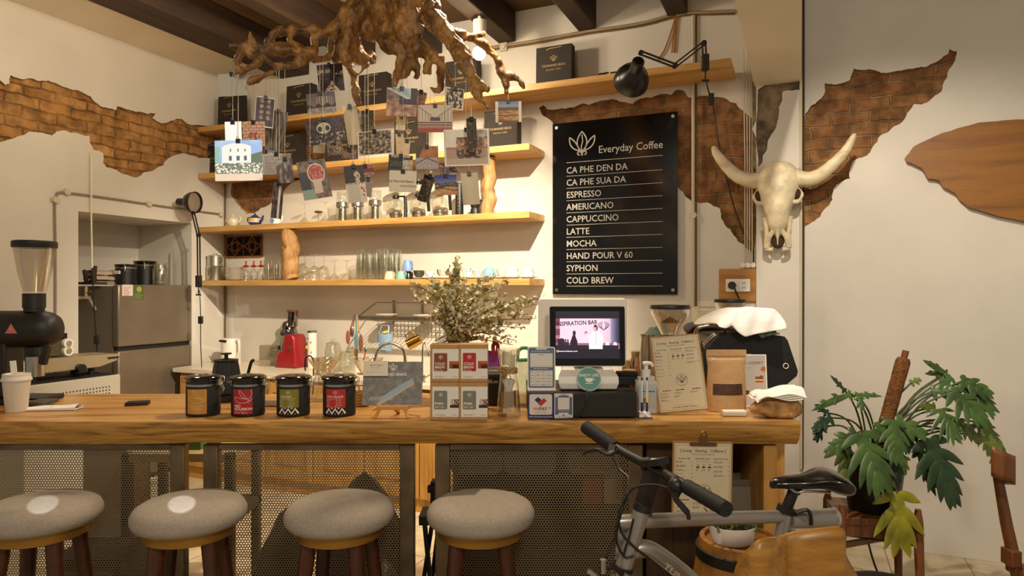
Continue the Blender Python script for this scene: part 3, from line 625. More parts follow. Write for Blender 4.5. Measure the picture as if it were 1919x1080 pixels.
# till: customer display on a white base
yt = y0+.10; xt = dird(1100)*yt; t = thing('till_screen', 'white till with a customer display playing a video', 'till', (xt, yt, DT))
wm = 143*yt/F; zb = EYE-(687-541)/F*yt-DT; zt = EYE-(574-541)/F*yt-DT; hm = zt-zb
L = T(0, -.02, zb) @ RX(-4) @ RZ(0) @ FR
SILV = mat('silver_plastic', 'cfc9bd', .35); SCRB = mat('screen_glass', '0d0b0a', .08)
MB().rrect(-wm/2, wm/2, 0, hm, .008, SILV, L, (-.016, 0)).build('display_case', t, bev=.001)
m = MB().rrect(-wm/2+.003, wm/2-.003, .003, hm-.003, .007, SCRB, L @ T(0, 0, .0008)); m.build('display_glass', t)
def scr(u, v):
    if v < .20 or v > .845: return (.13, .115, .16)
    w_ = (v-.20)/.645
    if w_ < .13 and u < .98: return (.16, .13, .17) if not (.52 < u < .735) else (.93, .88, .95)
    if (.775 < u < .84 and w_ < .13+.10*sqrt(max(0, 1-((u-.808)/.033)**2))) or (.90 < u < .96 and w_ < .13+.10*sqrt(max(0, 1-((u-.93)/.03)**2))): return (.93, .9, .95)
    if w_ < .585 and abs(u-.632) < .045+.065*min(1, (.585-w_)*6): return (.80, .72, .78) if abs(u-.632) < .006 or (abs(abs(u-.632)-.05) < .004 and w_ < .4) else (.95, .92, .96)
    if .46 < u < .56 and .45 < w_ < .50+.5*(u-.46): return (.90, .80, .86)
    if (u-.475)**2/.0006+(w_-.52)**2/.006 < 1: return (.80, .42, .46)
    if ((u-.625)/.034)**2+((w_-.685)/.115)**2 < 1: return (.28, .14, .16) if w_ > .72 or u > .642 else (.86, .62, .60)
    if ((u-.29)/.026)**2+((w_-.52)/.085)**2 < 1: return (.2, .12, .15)
    if w_ < .45 and abs(u-.285) < .02+.035*min(1, (.45-w_)*5): return (.17, .11, .15)
    if .03 < u < .14 and w_ < .36-.8*abs(u-.09): return (.2, .13, .17)
    if .14 < u < .21 and w_ < .22+.1*((int(u*60)) % 2): return (.22, .15, .2)
    if w_ < .20: return (.55, .40, .47)
    if u < .07: return (.45, .24, .32) if int(w_*9) % 3 else (.7, .45, .5)
    if u > .86: k = max(.2, .75-(u-.86)*4); return (k*.8, k*.76, k)
    k = .93-.22*max(0, u-.7)*3-.12*max(0, .25-u); return (k, k*.86, k*.96)
wsn, hsn = 119*yt/F, 88*yt/F; x0_ = -wsn/2+.001
SCREEN = printmat('screen_image', .3, .75)
m = MB(); m.grid(lambda u, v: (x0_+wsn*u, hm*.13+hsn*v, 0), 150, 110, SCREEN, L @ T(0, 0, .0014), scr); m.build('video_picture', t)
m = MB(); SI = mat('screen_ink', '241820', .5); Z = L @ T(0, 0, .002); m.text('INSPIRATION BAR', .0225, SI, Z @ T(-.040, hm*.13+hsn*.745, 0) @ RZ(3), 'CENTER', .02, .86)
for a in (-1, 1):
    for k in range(3): m.stroke([(x_*.001+.062, hm*.13+hsn*.60+y_*.001) for x_, y_ in ((0, 0), (a*(6+5*k), 6+3*k), (a*(9+6*k), 18), (a*(5+6*k), 28+2*(2-k)))], .0022, SI, Z)
SCW = mat('screen_white', 'efe9f2', .5, emit=.6); m.text('themarriedbeans.com', .0085, SCW, Z @ T(x0_+.045, hm*.13+hsn*.155, 0), 'CENTER', .02); ringmark(m, Z @ T(x0_+.006, hm*.13+hsn*.155, 0), .0035, SCW, .0014); m.build('video_lettering', t)
# rear operator display and base
m = MB(); xl = dird(1008)*(yt+.16)-xt; xr = dird(1169)*(yt+.16)-xt; zt2 = EYE-(560-541)/F*(yt+.16)-DT
m.rrect(xl, xr, .10, zt2, .012, WHITE, T(0, .13, 0) @ RX(6) @ FR, (-.03, .012)); m.build('operator_display', t, bev=.003)
m = MB(); hb_ = [(-.115, 0), (-.115, .055), (-.10, .07), (.02, .115), (.10, .115), (.12, .06), (.12, 0)]
wb2 = .112*yt/.0254*0+56*yt/F
for_ = [(y, z) for y, z in [(-.055, .004), (-.062, .028), (-.05, .052), (.02, .085), (.09, .085), (.12, .004)]]
m.add([(-wb2*(.92 if i in (0,) else 1 if i < 3 else .8), y, z) for i, (y, z) in enumerate(for_)]+[(wb2*(.92 if i in (0,) else 1 if i < 3 else .8), y, z) for i, (y, z) in enumerate(for_)], [(0, 1, 2, 3, 4, 5), (11, 10, 9, 8, 7, 6)]+[(i, i+6, (i+1) % 6+6, (i+1) % 6) for i in range(6)], WHITE)
m.build('till_base', t, bev=.004)
MB().bar((0, .03, .07), (0, .0, zb+.08), .10, .025, WHITE).build('display_neck', t)
m = MB(); TEAL = mat('teal_sticker', '4c8f80', .5); S = T(.0, -.062, .044) @ RX(-22) @ FR; 
m.disc(.046, WHITE, S @ T(0, .0, .003), 36); m.disc(.0445, TEAL, S @ T(0, 0, .0036), 36); ringmark(m, S @ T(0, 0, .0042), .0415, WINK, .0008)
m.text('ENJOY LIFE', .0145, WINK, S @ T(0, .013, .0044), 'CENTER', .02); cup = [(-.015, .003), (.015, .003), (.013, -.006), (.006, -.013), (-.006, -.013), (-.013, -.006)]; m.prism(cup, .0042, .0044, WINK, S); m.stroke([(.014, 0), (.02, 0), (.019, -.006), (.012, -.007)], .0022, WINK, S @ T(0, 0, .0044)); m.rect(-.014, .014, -.019, -.0165, WINK, S @ T(0, 0, .0044))
m.build('round_sticker', t)
a = Vector((xt, y0-.004, DT)); cable('cable', 'thin black cable hanging from the till over the drawer front', [(xt-.01, yt-.06, DT+.006), (xt-.012, y0+.0, DT+.003), (xt-.014, y0-.012, DT-.03), (xt-.02, y0-.010, BT+.045), (xt-.045, y0-.012, BT+.012), (xt-.09, y0-.012, BT+.004), (xt-.15, y0-.010, BT+.003)], .0022, BLACK, 6)
# ---------------------------------------------------------------- pens, sanitiser
c = hitz(1209, 785, BT); t = thing('pen_holder', 'small white and blue pen base in front of the sanitiser', 'pen holder', (c.x, c.y+.012, BT))
m = MB(); m.add([(-.024, -.02, .001), (.024, -.02, .001), (.021, .02, .001), (-.021, .02, .001), (-.021, -.012, .013), (.021, -.012, .013), (.018, .018, .022), (-.018, .018, .022)], [(0, 3, 2, 1), (4, 5, 6, 7), (0, 1, 5, 4), (1, 2, 6, 5), (2, 3, 7, 6), (3, 0, 4, 7)], WHITE); m.build('base', t, bev=.001)
MB().box(-.0245, .0245, -.021, .0205, .001, .004, NAVY).build('blue_foot', t); m = MB(); S = T(0, -.0168, .008) @ RX(-56) @ FR; m.rect(-.003, .003, .001, .005, REDP, S); m.text('VNPAY', .006, NAVY, S @ T(0, -.003, .0005)); m.build('lettering', t)
for x, lb in ((-.0095, 'blue and white pen standing in the base, left of the pair'), (.0095, 'blue and white pen standing in the base, right of the pair')):
    m = MB(); m.cyl((0, 0, .001), (0, 0, .035), .0042, NAVY); m.cyl((0, 0, .035), (0, 0, .117), .004, WHITE, .0036); m.cyl((0, 0, .117), (0, 0, .128), .0038, NAVY, .003)
    solo(m, 'pen', lb, 'pen', (c.x+x, c.y+.012, BT+.021), 0, 'pens on the bar')
c = hitz(1211, 779, BT); yy = c.y+.05; t = thing('sanitiser_bottle', 'pump bottle of hand sanitiser with a pale blue label', 'bottle', (dird(1211)*yy, yy, BT)); CLW = glass('milky_plastic', 'e9e6df', .25, .35)
m = MB(); m.rrect(-.042, .042, -.026, .026, .014, mat('milky', 'd3ccbf', .35), None, (.001, .125)); m.rrect(-.034, .034, -.021, .021, .014, mat('milky'), None, (.125, .138)); m.build('bottle_body', t, bev=.006)
m = MB(); m.cyl((0, 0, .138), (0, 0, .165), .017, WHITE); m.cyl((0, 0, .165), (0, 0, .185), .008, WHITE); m.tube(smooth_path([(-.014, -.004, .189), (.004, -.006, .191), (.018, -.01, .188), (.024, -.012, .178)]), [.008]*6+[.0075]*6+[.006]*6+[.005], WHITE, 10); m.build('pump', t)
m = MB(); Z = T(0, -.0268, 0) @ FR; m.rect(-.034, .034, .02, .112, mat('pale_blue_label', 'b3c0c6', .5), Z); Z2 = T(0, -.0272, 0) @ FR; line_block(m, Z2, -.024, .026, .085, .008, 1, .004, NAVY, 2, 0); m.disc(.016, mat('label_orange', 'd8b48a', .5), Z2 @ T(.004, .052, 0)); m.disc(.011, mat('label_green', '9fb08a', .5), Z2 @ T(-.01, .05, .0004)); line_block(m, Z2, -.026, .02, .03, .004, 2, .001, INKG, 5); m.build('label', t)
# ---------------------------------------------------------------- menu clipboards
MENUP = mat('menu_paper', 'd8c9a6', .75); BOARD = wood('clipboard_wood', ['8b6233', 'a87a43', 'b58a52'], 2, 4, 6, .5, .05)
def menu(lab, loc, wd_, ht, lean, roll, clip, rz=0):
    t = thing('menu_clipboard', lab, 'menu', loc, rz); L = RX(-lean) @ RY(-roll) @ FR
    MB().rrect(-wd_/2, wd_/2, 0, ht, .006, BOARD, L, (-.006, 0)).build('board', t, bev=.001)
    m = MB(); s = wd_/.185; x = wd_/2-.006; m.box(-x, x, .006, ht-.006, .0004, .0012, MENUP, L); Z = L @ T(0, 0, .0016)
    m.stroke([(-x+.005, .012), (x-.005, .012), (x-.005, ht-.012), (-x+.005, ht-.012)], .0009, INK, Z, True)
    m.text('[ Living \u00b7 Sharing \u00b7 Caffeine ]', .0125*s, INK, Z @ T(0, ht-.028*s, 0), 'CENTER', .004); line_block(m, Z, -.034*s, .036*s, ht-.039*s, .01, 1, .0014, INK, 3, 0)
    hy = ht-.052*s
    for k, h in enumerate(('Everyday Coffee', 'Dalat Single Origin', 'Special Of The Day')): m.text(h, .0063*s, INK, Z @ T((-.057+.056*k)*s, hy, 0), 'CENTER', .004, .92)
    RI = mat('menu_red_ink', '6b3a26', .7)
    for j in range(8): line_block(m, Z, -.081*s, -.052*s, hy-(.009+.0125*j)*s, .003*s, 1 if j > 2 else 2, .0013*s, INK if j % 3 else RI, j+20); line_block(m, Z, -.035*s, -.031*s, hy-(.009+.0125*j)*s, 1, 1, .0016*s, INK, j)
    line_block(m, Z, -.02*s, .02*s, hy-.009*s, .01, 1, .0012*s, INKG, 4, 0)
    for k in range(3): m.rect((-.0195+.018*k)*s, (-.0105+.018*k)*s, hy-.0285*s, hy-.024*s, INK, Z); m.stroke([((-.018+.018*k)*s, hy-.018*s), ((-.0125+.018*k)*s, hy-.018*s), ((-.0155+.018*k)*s, hy-.023*s)], .0014*s, INK, Z); line_block(m, Z, (-.021+.018*k)*s, (-.010+.018*k)*s, hy-.033*s, .004*s, 2, .0011*s, INK, k+3)
    for j in range(4): line_block(m, Z, .034*s, .07*s, hy-(.009+.014*j)*s, .0032*s, 2, .0012*s, INK if j % 2 else RI, j+40); line_block(m, Z, .077*s, .081*s, hy-(.009+.014*j)*s, 1, 1, .0015*s, INK, j)
    ey = ht*.415; emblem(m, Z @ T(.006*s, ey+.001, 0), .030*s, INK, .05); ringmark(m, Z @ T(.006*s, ey, 0), .021*s, INK, .0011*s)
    FA = mat('menu_faint_ink', 'b8a682', .7)
    for pts in ([(.04, .02), (.06, .02), (.06, .055), (.03, .055)], [(-.03, .02), (-.06, .02), (-.06, .055)], [(-.03, -.02), (-.05, -.02), (-.05, -.05)], [(.035, -.02), (.062, -.02), (.062, -.045)]): m.stroke([(a_*s, ey+b_*s) for a_, b_ in pts], .0006, FA, Z)
    for k, (x_, n_) in enumerate(((-.07, 3), (-.02, 2), (.04, 1))):
        line_block(m, Z, x_*s, (x_+.032)*s, .082*s, 1, 1, .003*s, INK, k+70, .1)
        for j in range(n_): line_block(m, Z, (x_-.008)*s, (x_+.022)*s, (.073-.012*j)*s, .0035*s, 2, .0012*s, INK if j else RI, k*9+j, .5)
    line_block(m, Z, -.032*s, .04*s, .026*s, .01, 1, .0009, INKG, 8, 0); line_block(m, Z, -.04*s, .055*s, .019*s, .01, 1, .002*s, INK, 9, 0)
    m.build('menu_sheet', t)
    if clip:
        m = MB(); COP = mat('clip_copper', '8a6a4a', .35, .8); m.box(-.038*s, .038*s, -.003, .0, 0, .012, COP, L @ T(0, ht-.012, .002) @ RX(-90)); m.rrect(-.042*s, .042*s, ht-.014, ht-.002, .005, COP, L, (.002, .007)); m.rrect(-.016, .016, ht-.006, ht+.022, .006, COP, L, (.004, .012))
        m.tube([(.010*cos(a), .010*sin(a)+ht+.026, .008) for a in [2*pi*i/16 for i in range(17)]], .0026, COP, 6, L); m.build('clip', t)
c = hitz(1284, 779, BT); menu('cream printed menu board leaning on the bar beside the sanitiser', (c.x, c.y+.012, BT+.0085), 95*c.y/F, 146*c.y/F, 10, 5, False)
# ---------------------------------------------------------------- coffee pouch, card box, dessert card
c = hitz(1361, 775, BT); yy = c.y+.035; t = thing('coffee_pouch', 'kraft paper coffee pouch with a clear window, by the menu board', 'pouch', (dird(1361)*yy, yy, BT)); KP = mat('kraft_pouch', 'c39a68', .38, var=.05, vs=30, bmp=.35, bs=25)
hw, hh = .077, .238
def pf(sd):
    def f(u, v):
        th = (.030*(1-v)**.6+.006)*sin(pi*min(1, max(0, u)))**.7 if v < .84 else .0035*sin(pi*u)
        a = 1+.02*sin(v*9)-.07*max(0, 1-abs(v-.72)/.2)*(1 if v < .9 else 0)
        return ((u-.5)*2*hw*a, sd*th+(-.02 if sd < 0 else .0)*0, .002+v*hh)
    return f
m = MB(); m.grid(pf(-1), 20, 30, KP); m.grid(pf(1), 20, 30, KP); m.build('pouch_body', t)
BEANS = mat('coffee_beans_seen', '4a2d1b', .5, var=.6, vs=180); fw = pf(-1)
m = MB(); m.grid(lambda u, v: tuple(Vector(fw(.13+.74*u, .27+.18*v))+Vector((0, -.0012, 0))), 16, 4, BEANS); m.build('bean_window', t)
m = MB(); m.grid(lambda u, v: tuple(Vector(fw(.02+.96*u, .885+.015*v))+Vector((0, -.001, 0))), 12, 1, mat('pouch_zip', '9a7447', .5)); m.build('zip_seal', t)
c = hitz(1378, 783, BT); t = thing('card_box', 'small clear box of white cards in front of the coffee pouch', 'card box', (c.x, c.y+.02, BT))
m = MB(); m.box(-.047, .047, -.02, .02, .001, .004, GLASSD); m.box(-.047, .047, -.02, -.0185, .004, .016, GLASSD); m.box(.0455, .047, -.0185, .02, .004, .024, GLASSD); m.box(-.047, -.0455, -.0185, .02, .004, .024, GLASSD); m.build('clear_tray', t)
MB().box(-.044, .044, -.017, .018, .0045, .021, PAPERW).build('card_stack', t)
def dess(u, v):
    def e(a, b, rx, ry): return ((u-a)/rx)**2+((v-b)/ry)**2 < 1
    if .58 < u < .90 and .40 < v < .56+.12*(u-.58):
        return (.45, .22, .12) if int(v*40) % 3 == 0 else (.84, .66, .48) if v < .53 else (.58, .30, .17)
    if e(.2, .22, .2, .09): return (.85, .77, .66) if not e(.2, .25, .15, .045) else (.30, .20, .14)
    if e(.92, .72, .12, .05): return (.72, .40, .22)
    return (.78-.08*v, .74-.08*v, .68-.06*v)
c = hitz(1421, 769, BT); wd_ = .168; ht = 101*c.y/F; t = thing('dessert_card', 'grey dessert card in a clear stand behind the coffee pouch', 'sign', (dird(1447)*c.y-wd_/2, c.y+.04, BT))
m = MB(); L = RX(-6) @ FR; m.box(-wd_/2, wd_/2, .004, ht, -.003, 0, WHITE, L); m.grid(lambda u, v: (-wd_/2+.005+(wd_-.01)*u, .012+(ht-.016)*v, 0), 44, 44, PRINT, L @ T(0, 0, .0008), lambda u, v: dess((u-.36)/.64 if u > .36 else 0, v)); m.build('card', t)
m = MB(); m.text('SEASONAL DESSERT', .0155, mat('brown_ink', '6d5a48', .7), L @ T(.001, ht*.84, .0014)); line_block(m, L @ T(0, 0, .0014), .0, .04, ht*.75, .004, 1, .001, INKG, 2); m.build('lettering', t)
MB().box(-wd_/2, wd_/2, -.02, .03, .001, .004, GLASSD).build('stand_foot', t)
# ---------------------------------------------------------------- stone napkin holder
c = hitz(1454, 788, BT); yy = c.y+.05; rnd = random.Random(3); t = thing('stone_napkin_holder', 'rough brown stone napkin holder at the right end of the bar', 'napkin holder', (dird(1452)*yy, yy, BT))
def rk(u, v):
    a = 2*pi*u; ph = pi*v; p = Vector((sin(ph)*cos(a), sin(ph)*sin(a), -cos(ph))); k = 1+.20*noise.noise(p*1.3+Vector((2, 0, 0)))+.10*noise.noise(p*4)+.05*noise.noise(p*9); s_ = lambda q: abs(q)**.75*(1 if q > 0 else -1)
    return (s_(p.x)*.086*k, s_(p.y)*.052*k, max(.001, .036+s_(p.z)*(.040+.012*p.x)*k))
MB().grid(rk, 36, 20, mat('rough_stone', 'a97f4d', .85, var=.4, vs=25, bmp=.8, bs=60)).build('stone', t)
m = MB()
for k in range(4): m.grid(lambda u, v: (-.088+.168*u+.004*k, -.062+.10*v, .081+.004*k+.016*u+.006*sin(7*u+k)-.030*max(0, .28-v)*(1.2+2.2*u)-.022*max(0, .16-u)*4+.003*sin(9*v+u*4)), 22, 12, PAPERW)
solo(m, 'napkin_stack', 'white folded napkins lying over the brown stone', 'napkin', (dird(1452)*yy, yy, BT+.006))
# ---------------------------------------------------------------- things on the wall shelves
def onsh(px, k, d): return RM(hitd(px, 500, d)[0], d, SZ[k])
def lat(name, lab, cat, loc, prof, m, group=None, n=24, rz=0): return solo(MB().lathe(prof, m, n), name, lab, cat, loc, rz, group)
GREENG = glass('green_tint_glass', 'fcfcf9', .05, .04, 1.1)
# black paper bags
BAGM = mat('bag_black_paper', '2b2219', .8, var=.1, vs=20); GOLD = mat('dull_gold_print', 'a68a5c', .6)
def bag(px, k, lab, first=None, d=.13):
    loc = onsh(px, k, d)
    if first: return dup(first, loc, RDEG, lab)
    t = thing('paper_bag', lab, 'bag', loc, RDEG, 'black paper bags on the shelves'); w_, h_, e = .128, .285, .045
    m = MB(); m.add([(-w_, -e, .001), (w_, -e, .001), (w_, e, .001), (-w_, e, .001), (-w_, -e*.8, h_), (w_, -e*.8, h_), (w_, e*.8, h_), (-w_, e*.8, h_), (-w_, 0, h_*.4), (w_, 0, h_*.4)], [(0, 3, 2, 1), (0, 1, 5, 4), (2, 3, 7, 6), (1, 2, 6, 5), (3, 0, 4, 7)], BAGM)
    m.box(-w_+.004, w_-.004, -e*.7, e*.7, h_*.9, h_*.93, BLACKM); m.build('bag_body', t)
    m = MB(); Z = T(0, -e-.0012, 0) @ RX(-1.81) @ FR; emblem(m, Z @ T(0, .20, 0), .045, GOLD, .06); m.build('printed_emblem', t); m = MB(); m.text('THE MARRIED BEANS', .022, GOLD, Z @ T(0, .150, 0), 'CENTER', .012, .82); m.text('Specialty Coffee', .017, GOLD, Z @ T(0, .122, 0) @ Matrix.Shear('XY', 4, (.0, .0)), 'CENTER', .0)
    m.build('printed_lettering', t)
    for j in (-1,):
        m = MB(); m.tube(smooth_path([(-.055, -e*.86, h_-.025), (-.03, -e*.95, h_-.018), (.03, -e*.95, h_-.015), (.055, -e*.86, h_-.012)], 5), .0028, GOLD, 6); m.build('cord_handle', t)
    return t
b0 = bag(1041, 'D', 'black paper bag on the top shelf, right of the glowing bulb')
for px, k, lb in ((436, 'D', 'black paper bag at the far left end of the top shelf'), (566, 'D', 'black paper bag on the top shelf left of the night tent photo'), (703, 'D', 'black paper bag on the top shelf behind the middle of the root'), (868, 'D', 'black paper bag on the top shelf below the glowing bulb'),
    (398, 'C', 'black paper bag at the far left end of the second shelf'), (545, 'C', 'black paper bag on the second shelf behind the brown photos at left'), (640, 'C', 'black paper bag on the second shelf behind the curled paper'), (771, 'C', 'black paper bag on the second shelf behind the corridor photo'), (942, 'C', 'black paper bag at the right end of the second shelf')): bag(px, k, lb, b0)
# lowest shelf
ALU = mat('aluminium', 'c2bcb0', .35, 1)
p = onsh(403, 'A', .17); t = thing('coffee_pot', 'tall aluminium drip pot at the left end of the lowest shelf', 'pot', p, RDEG)
MB().lathe([(0, .001), (.066, .001), (.069, .01), (.069, .118), (.071, .122), (.066, .128)], ALU, 30).build('lower_pot', t); MB().lathe([(.064, .127), (.064, .205), (.068, .208), (.068, .216), (.04, .222), (.012, .226), (.012, .236), (0, .238)], ALU, 30).build('upper_pot', t)
MB().tube(smooth_path([(.064, 0, .205), (.10, -.01, .21), (.105, -.015, .19), (.066, -.01, .15)], 5), .006, STEEL, 8).build('handle', t)
MB().ell((0, -.070, .088), (.016, .004, .02), BRUSH).bar((.0, -.072, .07), (-.004, -.072, .045), .007, .002, BRUSH).build('emblem_plate', t)
PLT = [(0, .002), (.045, .002), (.05, .004), (.083, .012), (.085, .0135), (.083, .0145), (.05, .0075), (0, .006)]
p = onsh(441, 'A', .15)
pl = tag(MB().lathe(PLT, CERAM, 32).build('plate'), 'white plate in the stack beside the aluminium pot', 'plate', 'stacked white plates'); pl.location = p
for k in range(1, 9): o = dup(pl, p+Vector((.002*sin(k*5), .002*cos(k*3), .0128*k)))
REDG = mat('red_glass', '9e1f18', .15)
for k, px in enumerate((461, 475.5, 489)):
    t = thing('stem_glass', ['upside-down red-footed glass nearest the plates', 'upside-down red-footed glass, middle of three', 'upside-down red-footed glass nearest the tumblers'][k], 'glass', onsh(px, 'A', .16), 0, 'red-footed glasses')
    MB().lathe([(.030, .001), (.034, .02), (.033, .06), (.022, .088), (.005, .10), (.004, .112)], GREENG, 20).build('bowl', t)
    MB().lathe([(.004, .11), (.030, .118), (.03, .122), (.006, .132), (.005, .158), (.012, .163), (0, .165)], REDG, 20).build('red_foot', t)
TUM = [(0, .003), (.028, .002), (.030, .006)]+[(.031+.006*k/9+(.0012 if k % 2 else 0), .012+.085*k/9) for k in range(10)]+[(.0375, .1), (.0355, .1), (.029, .012), (0, .010)]
tum = None
def tumbler(px, d, lev, lab, grp, k='A'):
    global tum
    loc = onsh(px, k, d)+Vector((.0015*sin(px*lev), .001*cos(px), lev*.034+.0005))
    if tum is None:
        tum = tag(MB().lathe(TUM, GREENG, 20).build('tumbler'), lab, 'glass', grp); tum.location = loc
    else: o = dup(tum, loc, None, lab); o['group'] = grp
for px, d, n in ((503, .18, 3), (519, .17, 2), (528, .10, 3), (510, .08, 2)):
    for l in range(n): tumbler(px, d, l, 'clear ribbed tumbler in the short stacks left of the driftwood post', 'tumblers left of the post')
for px, d, n in ((677, .17, 5), (692, .2, 4), (706, .17, 5), (721, .18, 5), (736, .17, 4), (684, .08, 5), (714, .08, 5), (745, .09, 5)):
    for l in range(n): tumbler(px, d, l, 'green-tinted ribbed tumbler in the tall nested stacks on the lowest shelf', 'tall nested tumblers')
WG = [(.040, .001), (.047, .03), (.049, .06), (.042, .088), (.02, .108), (.0045, .116), (.0038, .19), (.012, .197), (.036, .2), (.036, .202), (0, .2025)]
wg = None
for px, d, lb in ((572, .11, 'upside-down wine glass right beside the driftwood post'), (589, .2, 'upside-down wine glass, second from the driftwood post'), (607, .15, 'upside-down wine glass left of the small round cups')):
    if wg is None: wg = tag(MB().lathe(WG, GLASSD, 24).build('wine_glass'), lb, 'glass', 'upside-down wine glasses'); wg.location = onsh(px, 'A', d)
    else: dup(wg, onsh(px, 'A', d), None, lb)
for px, d, lb in ((627, .18, 'upside-down martini glass next to the wine glasses'), (650, .16, 'upside-down martini glass next to the tall tumblers')):
    o = lat('martini_glass', lb, 'glass', onsh(px, 'A', d), [(.052, .001), (.004, .06), (.0035, .145), (.034, .152), (.034, .154), (0, .155)], GLASSD, 'upside-down martini glasses')
# cups
def cupmesh(r, h, m, flip=False, patt=None):
    pr = [(0, .002), (r*.55, .002), (r*.62, .006), (r*.9, h*.5), (r, h), (r*.95, h), (r*.84, h*.5), (r*.5, .01), (0, .009)]
    if flip: pr = [(a, h-z+.001) for a, z in pr]
    b_ = MB().lathe(pr, m, 24)
    return b_
def cup(px, dz, d, r, h, col, lab, flip=False, saucer=False, patt=None, ha=-20, handle=True):
    loc = onsh(px, 'A', d)+Vector((0, 0, dz)); m = mat('cup_'+col, col, .25)
    t = thing('coffee_cup', lab, 'cup', loc, RDEG); cb = cupmesh(r, h, m, flip)
    PK = mat('cup_pattern', '2c2620', .4)
    if patt == 'dots':
        for i in range(12):
            for j in range(3):
                a = 2*pi*(i+.5*(j % 2))/12; z = h*(.3+.24*j); rr = r*(.78+.075*j*1.3+.02); cb.disc(.0035, PK, T(rr*cos(a)*1.03, rr*sin(a)*1.03, z) @ RZ(math.degrees(a)) @ RY(90), 8)
    if patt == 'ribs':
        for i in range(30):
            a = 2*pi*i/30; cb.tube([(r*.68*cos(a), r*.68*sin(a), .012), (r*.92*cos(a), r*.92*sin(a), h*.5), (r*1.0*cos(a), r*1.0*sin(a), h*.93)], .0012, PK, 4)
    if patt == 'speck':
        rnd = random.Random(4)
        for i in range(46): a = rnd.uniform(0, 2*pi); z = h*rnd.uniform(.62, .95); rr = r*(.92+.10*(z/h-.5)); cb.disc(.003, PK, T(rr*cos(a)*1.04, rr*sin(a)*1.04, z) @ RZ(math.degrees(a)) @ RY(90), 5)
    cb.build('cup_body', t)
    if handle:
        s = 1 if not flip else 1; MB().tube(smooth_path([(r*.86, 0, h*.78), (r*1.35, 0, h*.82), (r*1.45, 0, h*.5), (r*1.1, 0, h*.25), (r*.72, 0, h*.28)], 5), r*.09, m, 8, RZ(ha)).build('handle', t)
    if saucer:
        s_ = lat('saucer', 'saucer under the '+lab, 'saucer', loc-Vector((0, 0, .0135)), [(0, .001), (.035, .001), (.07, .011), (.072, .013), (.068, .013), (.034, .004), (0, .003)], CERAM, 'saucers on the lowest shelf')
cup(765, .0, .21, .038, .062, '191613', 'black mug standing under the pale blue mug', True)
cup(764, .064, .21, .042, .082, '7f9fcf', 'pale blue upside-down mug on the black mug', True)
cup(730, 0, .24, .040, .062, 'e6d9a8', 'pale yellow upside-down cup in front of the tumblers', True)
cup(752, 0, .25, .040, .062, '8fc0a8', 'mint green upside-down cup beside the pale yellow one', True)
cup(785, .014, .12, .042, .055, '47493c', 'dark green cup beside the pale blue mug', False, True)
cup(806, .014, .18, .040, .045, 'eae6dc', 'plain white cup half hidden behind the bush top', False, True)
cup(830, .014, .17, .044, .062, 'e9e2d4', 'white cup with thin black vertical stripes', False, True, 'ribs', handle=False)
cup(876, .014, .16, .044, .065, 'ebe6dc', 'white cup with black speckles above', False, True, 'speck', handle=False)
cup(896, .014, .12, .042, .058, 'ece8e0', 'white cup with black dots all round', False, True, 'dots', handle=False)
cup(917, .014, .17, .049, .068, '86b4bd', 'teal blue upside-down cup among the white ones', True, True, handle=False)
cup(942, .014, .12, .046, .056, 'd5d0c8', 'pale grey cup right of the teal blue cup', False, True, handle=False)
cup(960, .014, .17, .052, .072, 'cbc9c6', 'light grey upside-down cup with handle near the shelf end', True, True)
cup(989, .014, .16, .048, .066, 'cfc5c4', 'lilac grey upside-down cup at the right end of the lowest shelf', True, True)
# teapots on the syphon shelf
def teapot(px, r, body, lid, lab, patt=None):
    t = thing('teapot', lab, 'teapot', onsh(px, 'B', .17), RDEG)
    m = MB().lathe([(0, .001), (r*.6, .002), (r*.95, r*.5), (r, r*.85), (r*.82, r*1.35), (r*.45, r*1.55), (0, r*1.55)], body, 28)
    m.build('pot_body', t)
    if patt:
        m = MB().lathe([(r*1.004, r*.72), (r*1.012, r*.9), (r*.93, r*1.2)], patt, 28); m.lathe([(r*.99, r*.58), (r*1.01, r*.70)], CERAM, 28); m.build('painted_band', t)
    MB().lathe([(r*.5, r*1.5), (r*.45, r*1.62), (r*.15, r*1.75), (r*.12, r*1.85), (r*.16, r*1.95), (0, r*2.0)], lid, 20).build('lid', t)
    MB().tube(smooth_path([(r*.85, 0, r*.6), (r*1.35, 0, r*.95), (r*1.6, 0, r*1.6)], 5), [r*.26-.012*r*k for k in range(11)], body, 10).build('spout', t)
    MB().tube(smooth_path([(-r*.85, 0, r*1.2), (-r*1.4, 0, r*1.35), (-r*1.45, 0, r*.8), (-r*.92, 0, r*.5)], 5), r*.09, body, 8).build('handle', t)
CRT = mat('cream_pottery', 'd9cdb0', .35, var=.1, vs=40); BLUT = mat('blue_glaze', '2a3f77', .2)
teapot(437, .056, CRT, CRT, 'cream teapot at the left end of the syphon shelf')
teapot(478, .056, BLUT, BLUT, 'cobalt blue teapot with a tan painted band', mat('tan_glaze', 'd8a860', .3))
t = thing('cream_jug', 'small white jug with blue flowers right of the blue teapot', 'jug', onsh(517, 'B', .17), RDEG); r = .04
MB().lathe([(0, .001), (r*.7, .002), (r, r*.7), (r*.9, r*1.3), (r*1.05, r*1.6), (r*.9, r*1.6), (0, r*.4)], CERAM, 24).build('jug_body', t); MB().tube(smooth_path([(r*.95, 0, r*.5), (r*1.6, 0, r*1.1), (r*1.7, 0, r*2)], 4), r*.2, CERAM, 8).build('spout', t)
m = MB(); BF_ = mat('blue_flower', '7f9fc4', .4)
for a in range(5): m.disc(.011, BF_, T(-.004+.014*cos(a*1.256), -.0415, .036+.014*sin(a*1.256)) @ FR, 10)
m.build('painted_flower', t)
